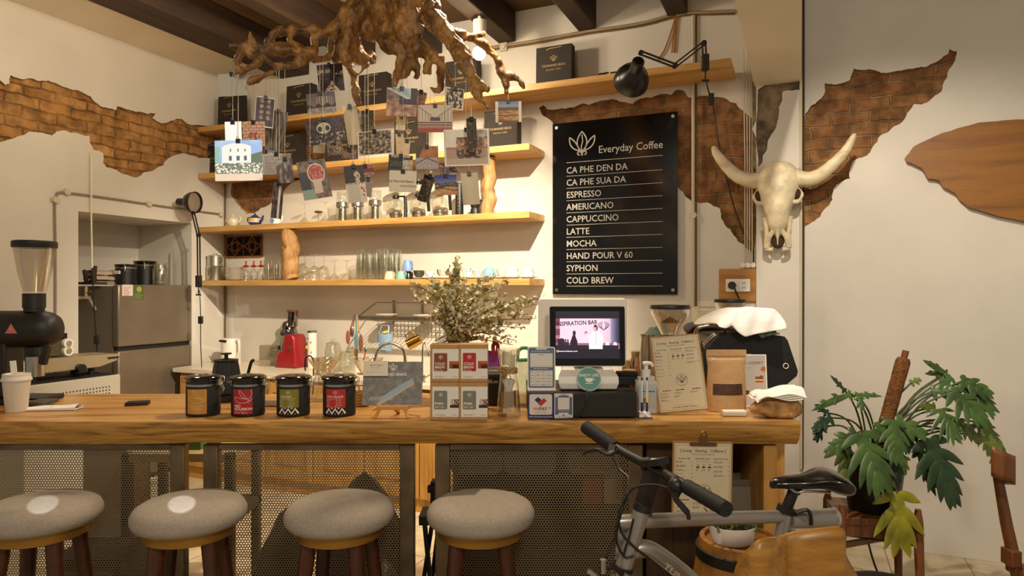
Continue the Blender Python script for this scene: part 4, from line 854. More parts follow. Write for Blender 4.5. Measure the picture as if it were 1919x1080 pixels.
for px, lb in ((571, 'upside-down martini glass on the syphon shelf, left of two'), (609, 'upside-down martini glass on the syphon shelf, right of two')): lat('martini_glass', lb, 'glass', onsh(px, 'B', .16), [(.052, .001), (.005, .062), (.0035, .16), (.034, .167), (.034, .169), (0, .17)], GLASSD, 'martini glasses on the syphon shelf')
lat('tamper_stand', 'thin stand with a flat round top between the martini glasses', 'stand', onsh(597, 'B', .2), [(0, .001), (.012, .001), (.003, .006), (.003, .075), (.03, .08), (.034, .088), (.025, .095), (0, .097)], BRUSH)
for k, (px, lb) in enumerate(((642, 'glass brewer with a steel collar, nearest the left of three'), (670, 'glass brewer with a steel collar, middle of three'), (703, 'glass brewer with a steel collar, nearest the syphons'))):
    t = thing('glass_brewer', lb, 'coffee brewer', onsh(px, 'B', .16), RDEG, 'tall glass brewers')
    MB().lathe([(0, .002), (.044, .001), (.046, .006), (.046, .115), (.044, .12)], GLASSD, 24).build('lower_glass', t); MB().lathe([(.02, .008), (.030, .008), (.030, .118), (.02, .118)], BRUSH, 20).build('mesh_filter', t)
    MB().lathe([(.044, .118), (.05, .121), (.05, .155), (.047, .158), (.040, .16), (.030, .118)], STEEL, 24).build('steel_collar', t); MB().lathe([(.046, .158), (.046, .235), (.048, .238), (.044, .24)], GLASSD, 24).build('upper_glass', t); MB().tube(smooth_path([(.049, 0, .150), (.085, 0, .145), (.088, 0, .06), (.048, 0, .03)], 5), .006, GLASSD, 8, RZ(160 if k == 0 else 20)).build('handle', t)
for px, lb in ((742, 'glass coffee syphon nearest the black brush, left'), (784, 'glass coffee syphon in the middle of the shelf'), (824, 'glass coffee syphon nearest the black grinder')):
    t = thing('coffee_syphon', lb, 'coffee syphon', onsh(px, 'B', .16), RDEG, 'coffee syphons')
    MB().lathe([(0, .001), (.05, .001), (.052, .012), (.046, .016)], BLACK, 24).build('base', t); m = MB().lathe([(.044, .015), (.047, .02), (.047, .052), (.043, .056)], STEEL, 28)
    for i in range(18): a = 2*pi*i/18; m.box(-.002, .002, -.001, .001, .026, .046, BLACKM, RZ(i*20) @ T(0, -.0475, 0))
    m.build('burner_ring', t); MB().lathe([(.03, .054), (.055, .075), (.066, .105), (.06, .135), (.035, .158), (.02, .165)], GLASS, 28).build('lower_globe', t)
    MB().lathe([(.022, .163), (.026, .166), (.026, .182), (.02, .186)], BLACK, 20).build('stopper', t); MB().lathe([(.02, .185), (.045, .20), (.047, .27), (.049, .272)], GLASS, 24).build('upper_chamber', t); MB().lathe([(.05, .27), (.052, .274), (.05, .29), (.02, .296), (0, .297)], BLACK, 24).build('lid', t)
    MB().bar((.03, 0, .178), (.088, -.01, .172), .014, .012, BLACK).bar((.088, -.01, .178), (.098, -.012, .05), .018, .016, BLACK).build('handle', t)
t = thing('cleaning_brush', 'slim black brush standing between two syphons', 'brush', onsh(760, 'B', .25), 0); MB().cyl((0, 0, .001), (0, 0, .11), .014, BLACK, .011).build('grip', t); MB().cyl((0, 0, .11), (0, 0, .16), .009, BLACK, .007).cyl((0, 0, .16), (0, 0, .185), .006, STEEL).build('tip', t)
t = thing('hand_grinder', 'tall black hand coffee grinder beside the syphons', 'grinder', onsh(861, 'B', .18), RDEG); MB().lathe([(0, .001), (.042, .001), (.042, .008), (.030, .014), (.03, .235), (.026, .245), (0, .246)], BLACK, 24).build('body', t)
m = MB()
for k in range(7): m.box(.0, .012, -.0312, -.029, .04+.026*k, .052+.026*k, BRUSH)
m.build('scale_marks', t)
lat('dosing_cup', 'black funnel topped dosing cup at the right end of the syphon shelf', 'cup', onsh(891, 'B', .14), [(0, .001), (.036, .001), (.036, .05), (.03, .06), (.05, .112), (.052, .118), (.046, .118), (.028, .062), (0, .055)], BLACK)
# ---------------------------------------------------------------- clamp lamps
def clamplamp(lab, P, head, cone, sc=1.0):
    t = thing('clamp_lamp', lab, 'lamp', P[0]); q = [Vector(p)-Vector(P[0]) for p in P]
    m = MB(); m.box(-.02, .02, -.025, .012, -.05, .045, BLACK); m.bar((0, -.01, -.05), (0, -.01, -.11), .008, .008, BLACK); m.bar((-.022, -.01, -.112), (.022, -.01, -.112), .01, .012, BLACK); m.build('clamp', t, bev=.002)
    for a, b in zip(q[:-1], q[1:]):
        m = MB(); d = (b-a).normalized(); sd = Vector((-d.z, 0, d.x))*.010
        for s in (-1, 1): m.bar(a+sd*s, b+sd*s, .009, .009, BLACK)
        m.cyl(a-Vector((0, .012, 0)), a+Vector((0, .012, 0)), .016, BLACK); m.build('arm', t)
    e = q[-1]; L = T(*e) @ cone
    MB().cyl((0, 0, -.012), (0, 0, .012), .014, BLACK, M=T(*e) @ RX(90)).build('joint', t)
    m = MB(); m.lathe([(r*sc, z*sc) for r, z in [(0, .03), (.022, .03), (.030, .022), (.032, -.035), (.045, -.05), (.07, -.075), (.086, -.11), (.090, -.145), (.0885, -.145), (.083, -.11), (.067, -.078), (.04, -.055)]], mat('lamp_black', '12100e', .3), 36, L); m.build('shade', t)
    MB().lathe([(r*sc, z*sc) for r, z in [(0, -.135), (.04, -.128), (.083, -.125), (.05, -.115), (.02, -.06), (0, -.06)]], mat('lamp_reflector', '8d7f6a', .4), 24, L).build('reflector', t)
    return t
Dq = 4.02
clamplamp('black clamp lamp hanging from the right of the top shelf', [at(1321, 118, Dq), at(1319, 82, Dq), at(1265, 124, Dq-.05), at(1201, 100, Dq-.1)], None, T(-.024, -.02, -.075) @ RX(72) @ RY(3), 1.2)
Dq = hits(372, 520, .05); Dv = at(372, 520, 5.35)
clamplamp('black clamp lamp at the left end of the lowest shelf', [at(373, 528, 5.43), at(372, 442, 5.43), at(362, 400, 5.43)], None, T(0, 0, .085) @ Vector((.97, -.22, -.06)).to_track_quat('-Z', 'Y').to_matrix().to_4x4() @ T(0, 0, .12), .98)
cable('cable', 'black lamp cord with switch hanging below the left clamp lamp', [at(374, 545, 5.40), at(376, 590, 5.40), at(376, 640, 5.42), at(378, 690, 5.42)], .0035, BLACK)
m = MB(); m.box(-.017, .017, -.012, .012, -.03, .03, BLACK); solo(m, 'cord_switch', 'small black inline switch on the left lamp cord', 'switch', at(376, 601, 5.40), bev=.003)
W = lambda px, py, d=.012: RM(hitd(px, py, d)[0], d, hitd(px, py, d)[1])
cable('cable', 'black lamp cord running down the brick to the socket', [at(1323, 152, 4.0), at(1328, 172, 4.03), W(1336, 195, .05), W(1345, 260), W(1360, 330), W(1378, 395), W(1395, 440), W(1410, 466), W(1412, 500), W(1408, 560)], .0045, BLACK)
solo(MB().box(-.015, .015, -.012, .012, -.035, .035, BLACK), 'cord_switch', 'small black inline switch on the right lamp cord', 'switch', at(1333, 187, 4.06), bev=.003)
t = thing('charger', 'small black adapter with coiled lead on the top shelf', 'adapter', RM(hitd(1155, 125, .2)[0], .22, SZ['D']), RDEG)
MB().box(-.03, .03, -.02, .02, .001, .03, BLACK).build('adapter_body', t, bev=.003); MB().tube(smooth_path([(-.03, 0, .012), (-.07, -.03, .02), (-.10, -.05, .012), (-.08, -.08, .008), (-.03, -.07, .01), (-.06, -.02, .028), (-.12, -.04, .004)], 5), .004, BLACK, 6).tube([(.02, 0, .03), (.026, -.01, .055), (.03, .0, .03)], .004, BLACK, 6).build('lead', t)
# glowing bulb on its ceiling holder
t = thing('ceiling_bulb', 'glowing round bulb in a white ceiling holder', 'lamp', at(899, 50, 4.42)); LB = mat('bulb_glow', 'ffe9c4', .4, emit=14)
e = at(898, 101, 4.42)-at(899, 50, 4.42)
m = MB(); m.cyl((0, 0, .12), (0, 0, -.02), .012, WHITE); m.lathe([(0, .035), (.045, .035), (.043, -.05), (.03, -.055), (.02, -.10), (0, -.10)], WHITE, 24); m.cyl((0, 0, .0), (.0, 0, .32), .008, WHITE); m.build('holder', t)
MB().ell(e, .044, LB, 24, k=14).build('bulb', t)
lamp('bulb_light', tuple(at(898, 101, 4.42)+Vector((-.02, -.06, -.06))), 9, .04, (1, .86, .64))
# pipes and cables on the walls
PIPE = mat('painted_conduit', 'cbbda2', .6)
o = cable('cable_run', 'thin cable bundle clipped along the back wall under the beams', [W(905, 92), W(1000, 78), W(1100, 60), W(1200, 45), W(1270, 27), W(1330, 24), W(1378, 22)], .010, mat('cable_beige', 'a08a68', .7))
cable('cable_run', 'second thin dark cable just below the clipped bundle', [W(905, 97), W(1000, 83), W(1100, 65), W(1200, 50), W(1275, 31), W(1340, 28), W(1378, 27)], .006, mat('cable_brown', '6a5234', .7))
for k, (px, py) in enumerate(((945, 90), (1276, 22))): solo(MB().box(-.03, .03, -.02, 0, -.03, .03, PIPE).cyl((0, -.03, 0), (0, -.02, 0), .02, PIPE), 'cable_clip', ['cream cable clip beside the glowing bulb', 'cream cable clip near the white beam'][k], 'clip', W(px, py, .001), RDEG, bev=.003)
OR_ = mat('orange_wire', 'a9651f', .6)
for k, pts in enumerate(([W(1267, 28), W(1258, 60), W(1245, 95), W(1232, 114)], [W(1268, 28), W(1263, 60), W(1259, 100)], [W(1270, 28), W(1266, 60), W(1263, 100)])): cable('wire', ['orange wire curving left behind the top lamp arm', 'orange wire hanging straight, left of a pair', 'orange wire hanging straight, right of a pair'][k], pts, .005, OR_)
cable('conduit', 'cream vertical conduit right of the menu board', [W(1299, 30, .02), W(1299, 290, .02), W(1299, 575, .02)], .011, PIPE, smooth=False)
cable('cable', 'dark vertical cable beside the cream conduit', [W(1304.5, 30, .012), W(1304.5, 300, .012), W(1304.5, 575, .012)], .006, mat('cable_brown', '6a5234', .7), smooth=False)
solo(MB().cyl((0, -.03, 0), (0, 0, 0), .022, PIPE), 'cable_clip', 'cream clip on the conduit right of the menu board', 'clip', W(1300, 405, .005), RDEG)
for k, px in enumerate((1396, 1400.5, 1405, 1409.5)):
    cable('wire', ['vertical cream wire on the brick, first of four from the left', 'vertical cream wire on the brick, second of four', 'vertical cream wire on the brick, third of four', 'vertical cream wire on the brick, nearest the pilaster'][k], [W(px-(2-k)*1.5, 95+k*15, .02), W(px, 300, .02), W(px, 494, .02)], .004, PIPE, 6, 'wire', False)
for k, px in enumerate((1393, 1402, 1412)): solo(MB().lathe([(0, 0), (.017, 0), (.02, .008), (.012, .014), (.018, .02), (.012, .03), (0, .031)], CERAM, 16, RX(90)), 'porcelain_insulator', ['left one of three porcelain insulators above the socket', 'middle one of three porcelain insulators above the socket', 'right one of three porcelain insulators above the socket'][k], 'insulator', W(px, 499, .001), RDEG)
W2 = lambda px, py, d=.062: RM(hitd(px, py, d)[0], d, hitd(px, py, d)[1])
cable('conduit', 'thin dark vertical pipe along the pilaster edge', [W2(1506, -40, .02), W2(1506, 400, .02), W2(1504, 880, .02)], .007, mat('cable_dark', '4b3b28', .6), smooth=False)
cable('conduit', 'thin cream vertical pipe along the pilaster edge', [W2(1501, 150), W2(1501, 400), W2(1501, 880)], .008, PIPE, smooth=False)
# socket on a wooden plate
t = thing('wall_socket', 'white double socket on a square wooden plate', 'socket', W(1383, 536, .001), RDEG)
wq = .115; MB().box(-wq, wq, -.018, 0, -.105, .105, wood('socket_wood', ['8a5a1f', 'b27a2e', 'bf883a'], 0, 3, 8, .5, .05)).build('back_plate', t, bev=.002)
m = MB(); m.rrect(-.072, .075, -.04, .04, .006, CERAM, FR @ T(0, 0, .019), (0, .01)); m.build('face_plate', t)
m = MB(); m.cyl((-.032, -.03, 0), (-.032, -.06, 0), .024, BLACK); m.build('plug', t); m = MB()
for dz in (-.014, .014): m.box(.03, .034, -.0305, -.029, dz-.005, dz+.005, INK); m.box(.042, .046, -.0305, -.029, dz-.005, dz+.005, INK)
m.build('socket_slots', t)
cable('cable', 'black cable hanging from the plug in the wall socket', [W(1376, 538, .05), W(1380, 550, .06), W(1392, 575, .04)], .005, BLACK)
m = MB(); m.box(-.105, .105, -.002, 0, -.12, .12, PAPERC); line_block(m, T(0, -.0026, 0) @ FR, -.06, .06, .08, .02, 1, .006, INKG, 2, 0); line_block(m, T(0, -.0026, 0) @ FR, -.07, .07, .05, .012, 9, .0025, INKG, 5)
solo(m, 'wall_notice', 'paper notice taped on the wall left of the wooden socket plate', 'notice', W(1328, 600, .001), RDEG)
# conduit on the left wall
L_ = lambda px, py, s=.012: RM(s, hits(px, py, s)[0], hits(px, py, s)[1])
cable('conduit', 'grey conduit bent around the fridge niche on the left wall', [L_(104, 700), L_(104, 480), L_(103, 385), L_(106, 369), L_(118, 362), L_(200, 372), L_(300, 387), L_(417, 403)], .008, mat('grey_conduit', '8d8069', .6))
for k, (px, py) in enumerate(((102, 376), (123, 361), (277, 383), (412, 403))): solo(MB().cyl((0, 0, 0), (.025, 0, 0), .022, PIPE).box(.0, .01, -.03, .03, -.012, .012, PIPE), 'cable_clip', ['cream conduit clip at the bend above the coffee grinder', 'cream conduit clip right after the bend on the left wall', 'cream conduit clip above the fridge niche', 'cream conduit clip by the corner shelf'][k], 'clip', L_(px, py, .001), RDEG)
cable('cable', 'cream cord hanging down the left wall across the niche', [L_(171, 290, .02), L_(171, 380, .02), L_(171.5, 430, .02), L_(173, 503, .02)], .006, PAPERC)
cable('cable', 'black cord with plug hanging in front of the fridge side', [L_(173, 503, .02), L_(175, 560, .02), L_(178, 600, .02), L_(182, 660, .02)], .005, BLACK)
solo(MB().box(-.016, .016, -.012, .012, -.032, .032, BLACK), 'cord_switch', 'small black inline switch beside the fridge side', 'switch', L_(181, 638, .035), bev=.003)
cable('cable', 'dark vertical cable in the corner beside the shelves', [RM(.02, .02, hitd(423, 345, 0)[1]), RM(.02, .02, 1.5), RM(.02, .02, .95)], .008, mat('cable_brown', '6a5234', .7), smooth=False)
# ---------------------------------------------------------------- menu board
a = hitd(1036, 232, .03); b_ = hitd(1270, 212, .03); zl = hitd(1035, 551, .03)[1]; sw_, hh_ = b_[0]-a[0], a[1]-zl
hh_ = (a[1]+b_[1])/2-(hitd(1035, 551, .03)[1]+hitd(1269, 555, .03)[1])/2; zc = (hitd(1035, 551, .03)[1]+hitd(1269, 555, .03)[1])/2
t = thing('menu_board', 'large black menu board with white lettering on the brick wall', 'menu board', RM((a[0]+b_[0])/2, .03, zc), RDEG)
MB().box(-sw_/2, sw_/2, -.004, .004, 0, hh_, mat('black_acrylic', '0b0907', .13, var=.0)).build('panel', t)
for x in (-1, 1):
    for z in (.03, hh_-.03): MB().cyl((x*(sw_/2-.03), -.009, z), (x*(sw_/2-.03), .029, z), .011, STEEL).build('standoff_screw', t)
MW_ = mat('menu_white', 'b5ada0', .6); m = MB(); Z = T(0, -.0052, 0) @ FR
def bz(py): return hitd(1150, py, .03)[1]-zc
def bx_(px): return hitd(px, 400, .03)[0]-(a[0]+b_[0])/2
emblem(m, Z @ T(bx_(1091), hh_*.865+.003, 0), .175, MW_, .05); m.text('Everyday Coffee', .072, MW_, Z @ T(bx_(1243), hh_*.825, 0), 'RIGHT', .006, .93)
x0, x1 = bx_(1062), bx_(1242); m.rect(x0, x1, hh_*.766-.002, hh_*.766+.002, MW_, Z)
rows = ['CA PHE DEN DA', 'CA PHE SUA DA', 'ESPRESSO', 'AMERICANO', 'CAPPUCCINO', 'LATTE', 'MOCHA', 'HAND POUR V 60', 'SYPHON', 'COLD BREW']
for k, s in enumerate(rows):
    z = hh_*(.6815-.0722*k*.985+.012); m.text(s, .062, MW_, Z @ T(x0-.001, z+.030, 0), 'LEFT', .008, .95); m.rect(x0, x1, z-.0095, z-.0065, MW_, Z)
m.build('lettering', t)
# ---------------------------------------------------------------- wooden wall slab and buffalo skull
pw = [(1697,296),(1712,276),(1765,250),(1835,230),(1880,226),(1990,219),(1990,432),(1919,415),(1870,405),(1815,388),(1800,375),(1790,362),(1770,352),(1760,338),(1740,335),(1735,325),(1728,315),(1700,303)]
hp = jag([hitd(x, y, .05) for x, y in pw], .04, 21); o = solo(MB().prism([(p.x, p.y) for p in hp], 0, .035, wood('slab_wood', ['643a08', '7f4e0c', '8f5c12', '75450c'], 0, 1.4, 7, .45, .3, 1.2), RX(90)), 'wooden_wall_slab', 'large raw-edged wooden slab hung on the right wall', 'wall art'); o.matrix_world = MW @ T(0, -.004, 0)
BONE = mat('bone', 'dccba6', .6, var=.15, vs=14, bmp=.25, bs=30); CAVSHADE = mat('cavity_shade', '3a2712', .9); HORN = wood('horn', ['b09a72', 'd8c7a0', 'e6d8b6'], 0, 6, 3, .5, .2)  # the dark brown one paints the shade inside the skull's openings
sk = W2(1458, 350, .10); t = thing('buffalo_skull', 'horned buffalo skull hung on the white pilaster', 'skull', sk, RDEG); k_ = 4.05/F   # metres per pixel
def ring(z, w, dpt, y0, n=20, flat=.6):
    out = []
    for i in range(n):
        a = 2*pi*i/n; x = w*cos(a); y = -dpt*(abs(sin(a))**flat)*(1 if sin(a) > 0 else -.25); out.append((x, y+y0, z))
    return out
secs = [(45, 8, 14, 0), (42, 22, 26, 0), (33, 32, 36, 0), (15, 38, 42, 0), (-2, 38, 42, -4), (-14, 37, 40, -6), (-26, 33, 38, -8), (-38, 26, 36, -10), (-55, 22, 32, -12), (-72, 19, 27, -14), (-82, 14, 20, -14), (-92, 9, 14, -13), (-98, 3, 6, -12)]
vs = []; N = 20
for z, w_, dp_, y in secs: vs += ring(z*k_, w_*k_, dp_*k_, y*k_)
fs = [(i*N+j, (i+1)*N+j, (i+1)*N+(j+1) % N, i*N+(j+1) % N) for i in range(len(secs)-1) for j in range(N)]
m = MB().add(vs, fs+[tuple(range(N))], BONE); m.build('cranium', t, ang=80, sub=1)
for sx, nm in ((-1, 'left'), (1, 'right')):
    m = MB(); m.tube(smooth_path([(sx*30*k_, -18*k_, -8*k_), (sx*40*k_, -20*k_, -18*k_), (sx*36*k_, -22*k_, -32*k_), (sx*24*k_, -26*k_, -34*k_)], 6), [.012+.002*sin(i) for i in range(19)], BONE, 8); m.build('eye_socket_rim', t)
    MB().ell((sx*31*k_, -22*k_, -19*k_), (.03, .03, .034), CAVSHADE).build('eye_socket_shade', t)  # dark ellipsoid in place of the shaded eye hollow
    m = MB(); m.tube(smooth_path([(sx*5*k_, -32*k_, -55*k_), (sx*6*k_, -27*k_, -82*k_), (sx*15*k_, -20*k_, -98*k_), (sx*19*k_, -14*k_, -116*k_)], 6), [.014]*10+[.016]*9, BONE, 8, sq=.8); m.tube(smooth_path([(sx*23*k_, -24*k_, -60*k_), (sx*19*k_, -17*k_, -88*k_), (sx*20*k_, -12*k_, -116*k_), (sx*8*k_, -14*k_, -120*k_)], 6), .013, BONE, 8); m.build('jaw_bone', t)
    hp_ = [(sx*28, -10, 15), (sx*46, -12, 8), (sx*68, -16, 12), (sx*92, -22, 30), (sx*112, -26, 52), (sx*124, -28, 74), (sx*128, -28, 82)] if sx > 0 else [(-28, -10, 12), (-48, -12, 12), (-72, -16, 22), (-92, -22, 42), (-108, -27, 64), (-113, -28, 76), (-114, -28, 80)]
    P_ = smooth_path([(x*k_, y*k_, z*k_) for x, y, z in hp_], 5); n_ = len(P_)
    MB().tube(P_, [k_*(15.5*(1-i/(n_-1))**.65+.6)*(1+.03*sin(i*2.2)) for i in range(n_)], HORN, 14).build('horn', t)
MB().ell((0, -14*k_, -102*k_), (.040, .012, .055), CAVSHADE).build('nasal_shade', t)  # dark ellipsoid in place of the shade between the jaw bones
MB().tube([(0, -30*k_, -84*k_), (0, -24*k_, -100*k_), (0, -20*k_, -112*k_)], [.012, .006, .003], BONE, 8).build('nasal_bone', t)
# ---------------------------------------------------------------- back counter along the wall
WZ = .88; WTOP = mat('pale_worktop', 'e3d6bd', .3); s0, s1 = .06, 4.25
t = thing('back_counter', 'pale worktop on wooden cupboards along the back wall', 'counter', RM(0, 0, 0), RDEG)
MB().box(s0, s1, -.60, -.004, WZ-.035, WZ, WTOP).build('worktop', t, bev=.004)
MB().box(s0+.05, s1-.05, -.56, -.006, .001, WZ-.036, CABW).build('carcass', t)
nd_ = 9; dw = (s1-s0-.14)/nd_
for k in range(nd_):
    x = s0+.07+dw*k; m = MB(); m.box(x+.006, x+dw-.006, -.58, -.561, .10, WZ-.06, CABW)
    for a, b_, c, d in ((x+.006, x+.07, .10, WZ-.06), (x+dw-.07, x+dw-.006, .10, WZ-.06), (x+.07, x+dw-.07, .10, .18), (x+.07, x+dw-.07, WZ-.14, WZ-.06)): m.box(a, b_, -.592, -.58, c, d, CABW)
    m.box(x+.10, x+dw-.10, -.588, -.58, .21, WZ-.17, CABW); o = m.build('door', t, bev=.004); MB().ell((x+dw-.035, -.60, .55), .012, BRUSH).build('knob', o)
def onw(px, d): return RM(hitd(px, 680, d)[0], d, WZ)
# kettle, jug, juicer, bottle, jars
t = thing('electric_kettle', 'white electric kettle on the pale worktop', 'kettle', onw(433, .22), RDEG); MB().lathe([(0, .001), (.08, .001), (.08, .02), (.078, .21), (.074, .222), (0, .226)], WHITE, 28).build('kettle_body', t)
MB().tube(smooth_path([(.074, -.02, .2), (.115, -.03, .205), (.12, -.03, .12), (.078, -.02, .05)], 5), .011, WHITE, 8).build('handle', t); MB().box(-.05, .03, -.083, -.078, .195, .212, BLACK).build('lid_button', t)
t = thing('glass_jug', 'square clear plastic jug left of the red juicer', 'jug', onw(506, .16), RDEG); m = MB(); hw = .06
for a, b_, c, d in ((-1, 1, -1, -.96), (-1, 1, .96, 1), (-1, -.96, -1, 1), (.96, 1, -1, 1)): m.box(a*hw, b_*hw, c*hw, d*hw, .003, .17, GLASSD)
m.box(-hw, hw, -hw, hw, .001, .004, GLASSD); m.build('jug_body', t); MB().box(-hw*1.2, -hw*.7, -hw*.6, hw*.6, .165, .173, GLASSD).build('rim', t)
t = thing('juicer', 'red slow juicer with amber feed tube', 'juicer', onw(546, .17), RDEG); RED = mat('juicer_red', '98191e', .35, coat=.3); AMB = glass('amber_plastic', '8d6a1c', .05, .12); DKP = glass('smoked_plastic', '3c2f1e', .1, .15)
m = MB(); pr = [(-.105, 0), (.105, 0), (.108, .02), (.09, .24), (.075, .27), (.0, .275), (-.012, .25), (-.03, .14), (-.07, .125), (-.088, .10)]; m.prism(pr, -.075, .075, RED, FR); m.build('motor_body', t, bev=.012)
MB().box(-.10, .102, -.072, .072, .0005, .008, BLACK).build('base', t); MB().lathe([(0, .13), (.06, .13), (.066, .26), (.07, .265)], AMB, 24, T(-.035, 0, 0)).build('juice_bowl', t)
MB().lathe([(.072, .262), (.076, .275), (.06, .33), (.04, .37), (.0, .385)], DKP, 24, T(-.03, 0, 0)).build('smoked_lid', t); m = MB().lathe([(.036, .33), (.042, .34), (.042, .44), (.044, .46), (.04, .46), (.036, .35)], AMB, 24, T(.012, 0, 0)); m.build('feed_tube', t); MB().lathe([(.043, .455), (.046, .458), (.046, .468), (.03, .47), (0, .47)], mat('feed_cap', '6b3a12', .4), 24, T(.012, 0, 0)).build('feed_cap', t)
MB().cyl((.055, -.076, .165), (.055, -.09, .165), .015, STEEL).build('dial', t); MB().tube([(-.10, 0, .16), (-.125, -.02, .155)], .016, BLACK, 12).tube([(-.13+.018*cos(a), -.045, .155+.018*sin(a)) for a in [i*.5 for i in range(13)]], .004, STEEL, 6).build('juice_spout', t)
t = thing('tall_canister', 'tall white canister with coloured dots right of the juicer', 'canister', onw(585, .14), RDEG); MB().lathe([(0, .001), (.036, .001), (.036, .285), (.034, .29)], CERAM, 24).build('body', t); MB().lathe([(.038, .288), (.038, .302), (0, .304)], BRUSH, 24).build('lid', t); m = MB()
for k, (a, z, c) in enumerate(((-.012, .24, '8a7fb0'), (-.02, .17, 'd9c84a'), (.016, .21, 'd9a24a'), (-.014, .10, 'e0a080'), (.012, .06, 'd06a2a'), (.02, .13, 'b0b0b0'))): m.disc(.009 if k != 1 else .017, mat('dot_'+c, c, .5), T(a, -.0372, z) @ FR, 14)
m.build('painted_dots', t)
def jar(px, d, r, h, lab, lid=True, k='w'):
    t = thing('glass_jar', lab, 'jar', onw(px, d), RDEG); MB().lathe([(0, .002), (r*.95, .001), (r, .006), (r, h*.82), (r*.85, h*.9), (r*.85, h), (r*.8, h), (r*.8, h*.9), (r*.94, h*.81), (r*.94, .012), (0, .01)], GLASSD, 26).build('jar_body', t)
    if lid: MB().lathe([(r*.9, h*.99), (r*.95, h*1.01), (r*.6, h*1.08), (r*.2, h*1.1), (r*.25, h*1.18), (0, h*1.2)], GLASSD, 24).build('lid', t)
    return t
jar(624, .22, .068, .21, 'large lidded glass jar in front of the speckled canister'); jar(652, .19, .07, .15, 'wide glass jar beside the utensil pot', True)
solo(MB().lathe([(0, .003), (.034, .002), (.048, .11), (.046, .11), (.032, .01), (0, .01)], GLASSD, 24), 'tumbler', 'small clear tumbler at the foot of the speckled canister', 'glass', onw(600, .34))
t = thing('utensil_pot', 'white utensil pot beside the glass jars', 'pot', onw(677, .40), RDEG); MB().lathe([(0, .001), (.05, .001), (.054, .12), (.05, .12), (.047, .01), (0, .01)], CERAM, 24).build('pot_body', t)
q = onw(677, .40)
solo(MB().tube([(0, 0, .012), (.03, -.005, .17)], .005, mat('orange_handle', 'c04a1c', .5), 8).ell((.036, -.006, .19), (.014, .008, .022), STEEL), 'spoon', 'spoon with orange handle standing in the white utensil pot', 'spoon', q)
solo(MB().tube([(0, 0, .012), (-.025, -.005, .15)], .006, CABW, 8).ell((-.03, -.006, .17), (.016, .006, .03), CABW), 'wooden_spoon', 'wooden spoon standing in the white utensil pot', 'spoon', q+Vector((-.01, .01, 0)))
# dish rack on the wall with what hangs from it
RK = W(740, 600, .0); sr0, sr1 = hitd(672, 596, .26)[0], hitd(868, 600, .26)[0]; zr = hitd(740, 598, .26)[1]; zt = zr+.14
t = thing('dish_rack', 'steel wire dish rack mounted on the back wall', 'dish rack', RM(sr0, 0, zr), RDEG); L = sr1-sr0
MB().box(0, L, -.27, -.255, -.012, .014, BRUSH).build('front_rail', t); MB().tube([(0, -.26, .01), (.0, -.03, .11), (L, -.03, .11), (L, -.26, .01)], .006, STEEL, 8).build('top_frame', t)
m = MB()
for k in range(26): x = L*(k+.5)/26; m.tube([(x, -.26, 0), (x, -.02, -.04), (x, -.012, -.16)], .0022, STEEL, 5)
for z in (-.06, -.10, -.14): m.tube([(0, -.014, z), (L, -.014, z)], .003, STEEL, 6)
m.build('wire_grid', t)
for x in (.16, .42): MB().bar((x, -.02, .13), (x, -.02, -.05), .018, .012, BRUSH).build('post', t)
for k, (px, lb) in enumerate(((725, 'white plate lying on the wire dish rack at left'), (795, 'white plate lying on the wire dish rack at right'))):
    s = hitd(px, 590, .15)[0]; o = dup(pl, RM(s, .15, zr+.012), None, lb); o['group'] = 'plates on the dish rack'
def hook(px, py, lab, c, blade, ln):
    m = MB(); p = at(667+px*.22, 592, 4.83); m.tube([(0, 0, 0), (px*.0022, -.002, -ln*.55)], .0045, c, 6); m.ell((px*.0032, -.002, -ln*.8), (.016, .005, ln*.26), blade); m.tube([(0, 0, 0), (.003, .01, .012)], .003, STEEL, 5); solo(m, 'kitchen_utensil', lab, 'utensil', p)
hook(-14, 0, 'red spatula hanging at the left end of the dish rack', mat('red_silicone', '93473c', .5), mat('red_silicone'), .20); hook(-7, 0, 'grey ladle hanging at the left end of the dish rack', BRUSH, BRUSH, .15); hook(1, 0, 'teal utensil hanging at the left end of the dish rack', mat('teal_silicone', '5a7f88', .5), mat('teal_silicone'), .23); hook(9, 0, 'brown wooden utensil hanging at the left end of the dish rack', CABW, mat('brown_handle', '7b4a30', .5), .25)
t = thing('sink_basket', 'pale blue plastic basket hanging on the dish rack', 'basket', at(722, 640, 4.75), RDEG); BLB = mat('pale_blue_plastic', '8aa6bd', .5); m = MB()
m.lathe([(.058, .05), (.062, .0), (.05, -.07), (.03, -.085), (0, -.086)], BLB, 24, sy=.7); m.build('basket_body', t); m = MB()
for k in range(5):
    for j in range(4): m.box(-.0042, .0042, -.0455+.003*j, -.042+.003*j, -.006, .006, mat('basket_hole', 'c9d8e4', .6), T(-.032+.016*k+.004*(j % 2), 0, -.055+.018*j) @ RY(45))
m.build('hole_pattern', t); MB().bar((-.04, -.02, .05), (-.03, .0, .11), .01, .004, BLB).bar((.04, -.02, .05), (.03, .0, .11), .01, .004, BLB).bar((-.032, 0, .11), (.032, 0, .11), .01, .004, BLB).build('strap', t)
solo(MB().ell((0, 0, 0), (.022, .014, .010), mat('yellow_sponge', 'd9bd3f', .8)).ell((.012, 0, .008), (.016, .012, .008), mat('yellow_sponge')), 'sponge', 'yellow sponge in the pale blue basket', 'sponge', at(721, 625, 4.73))
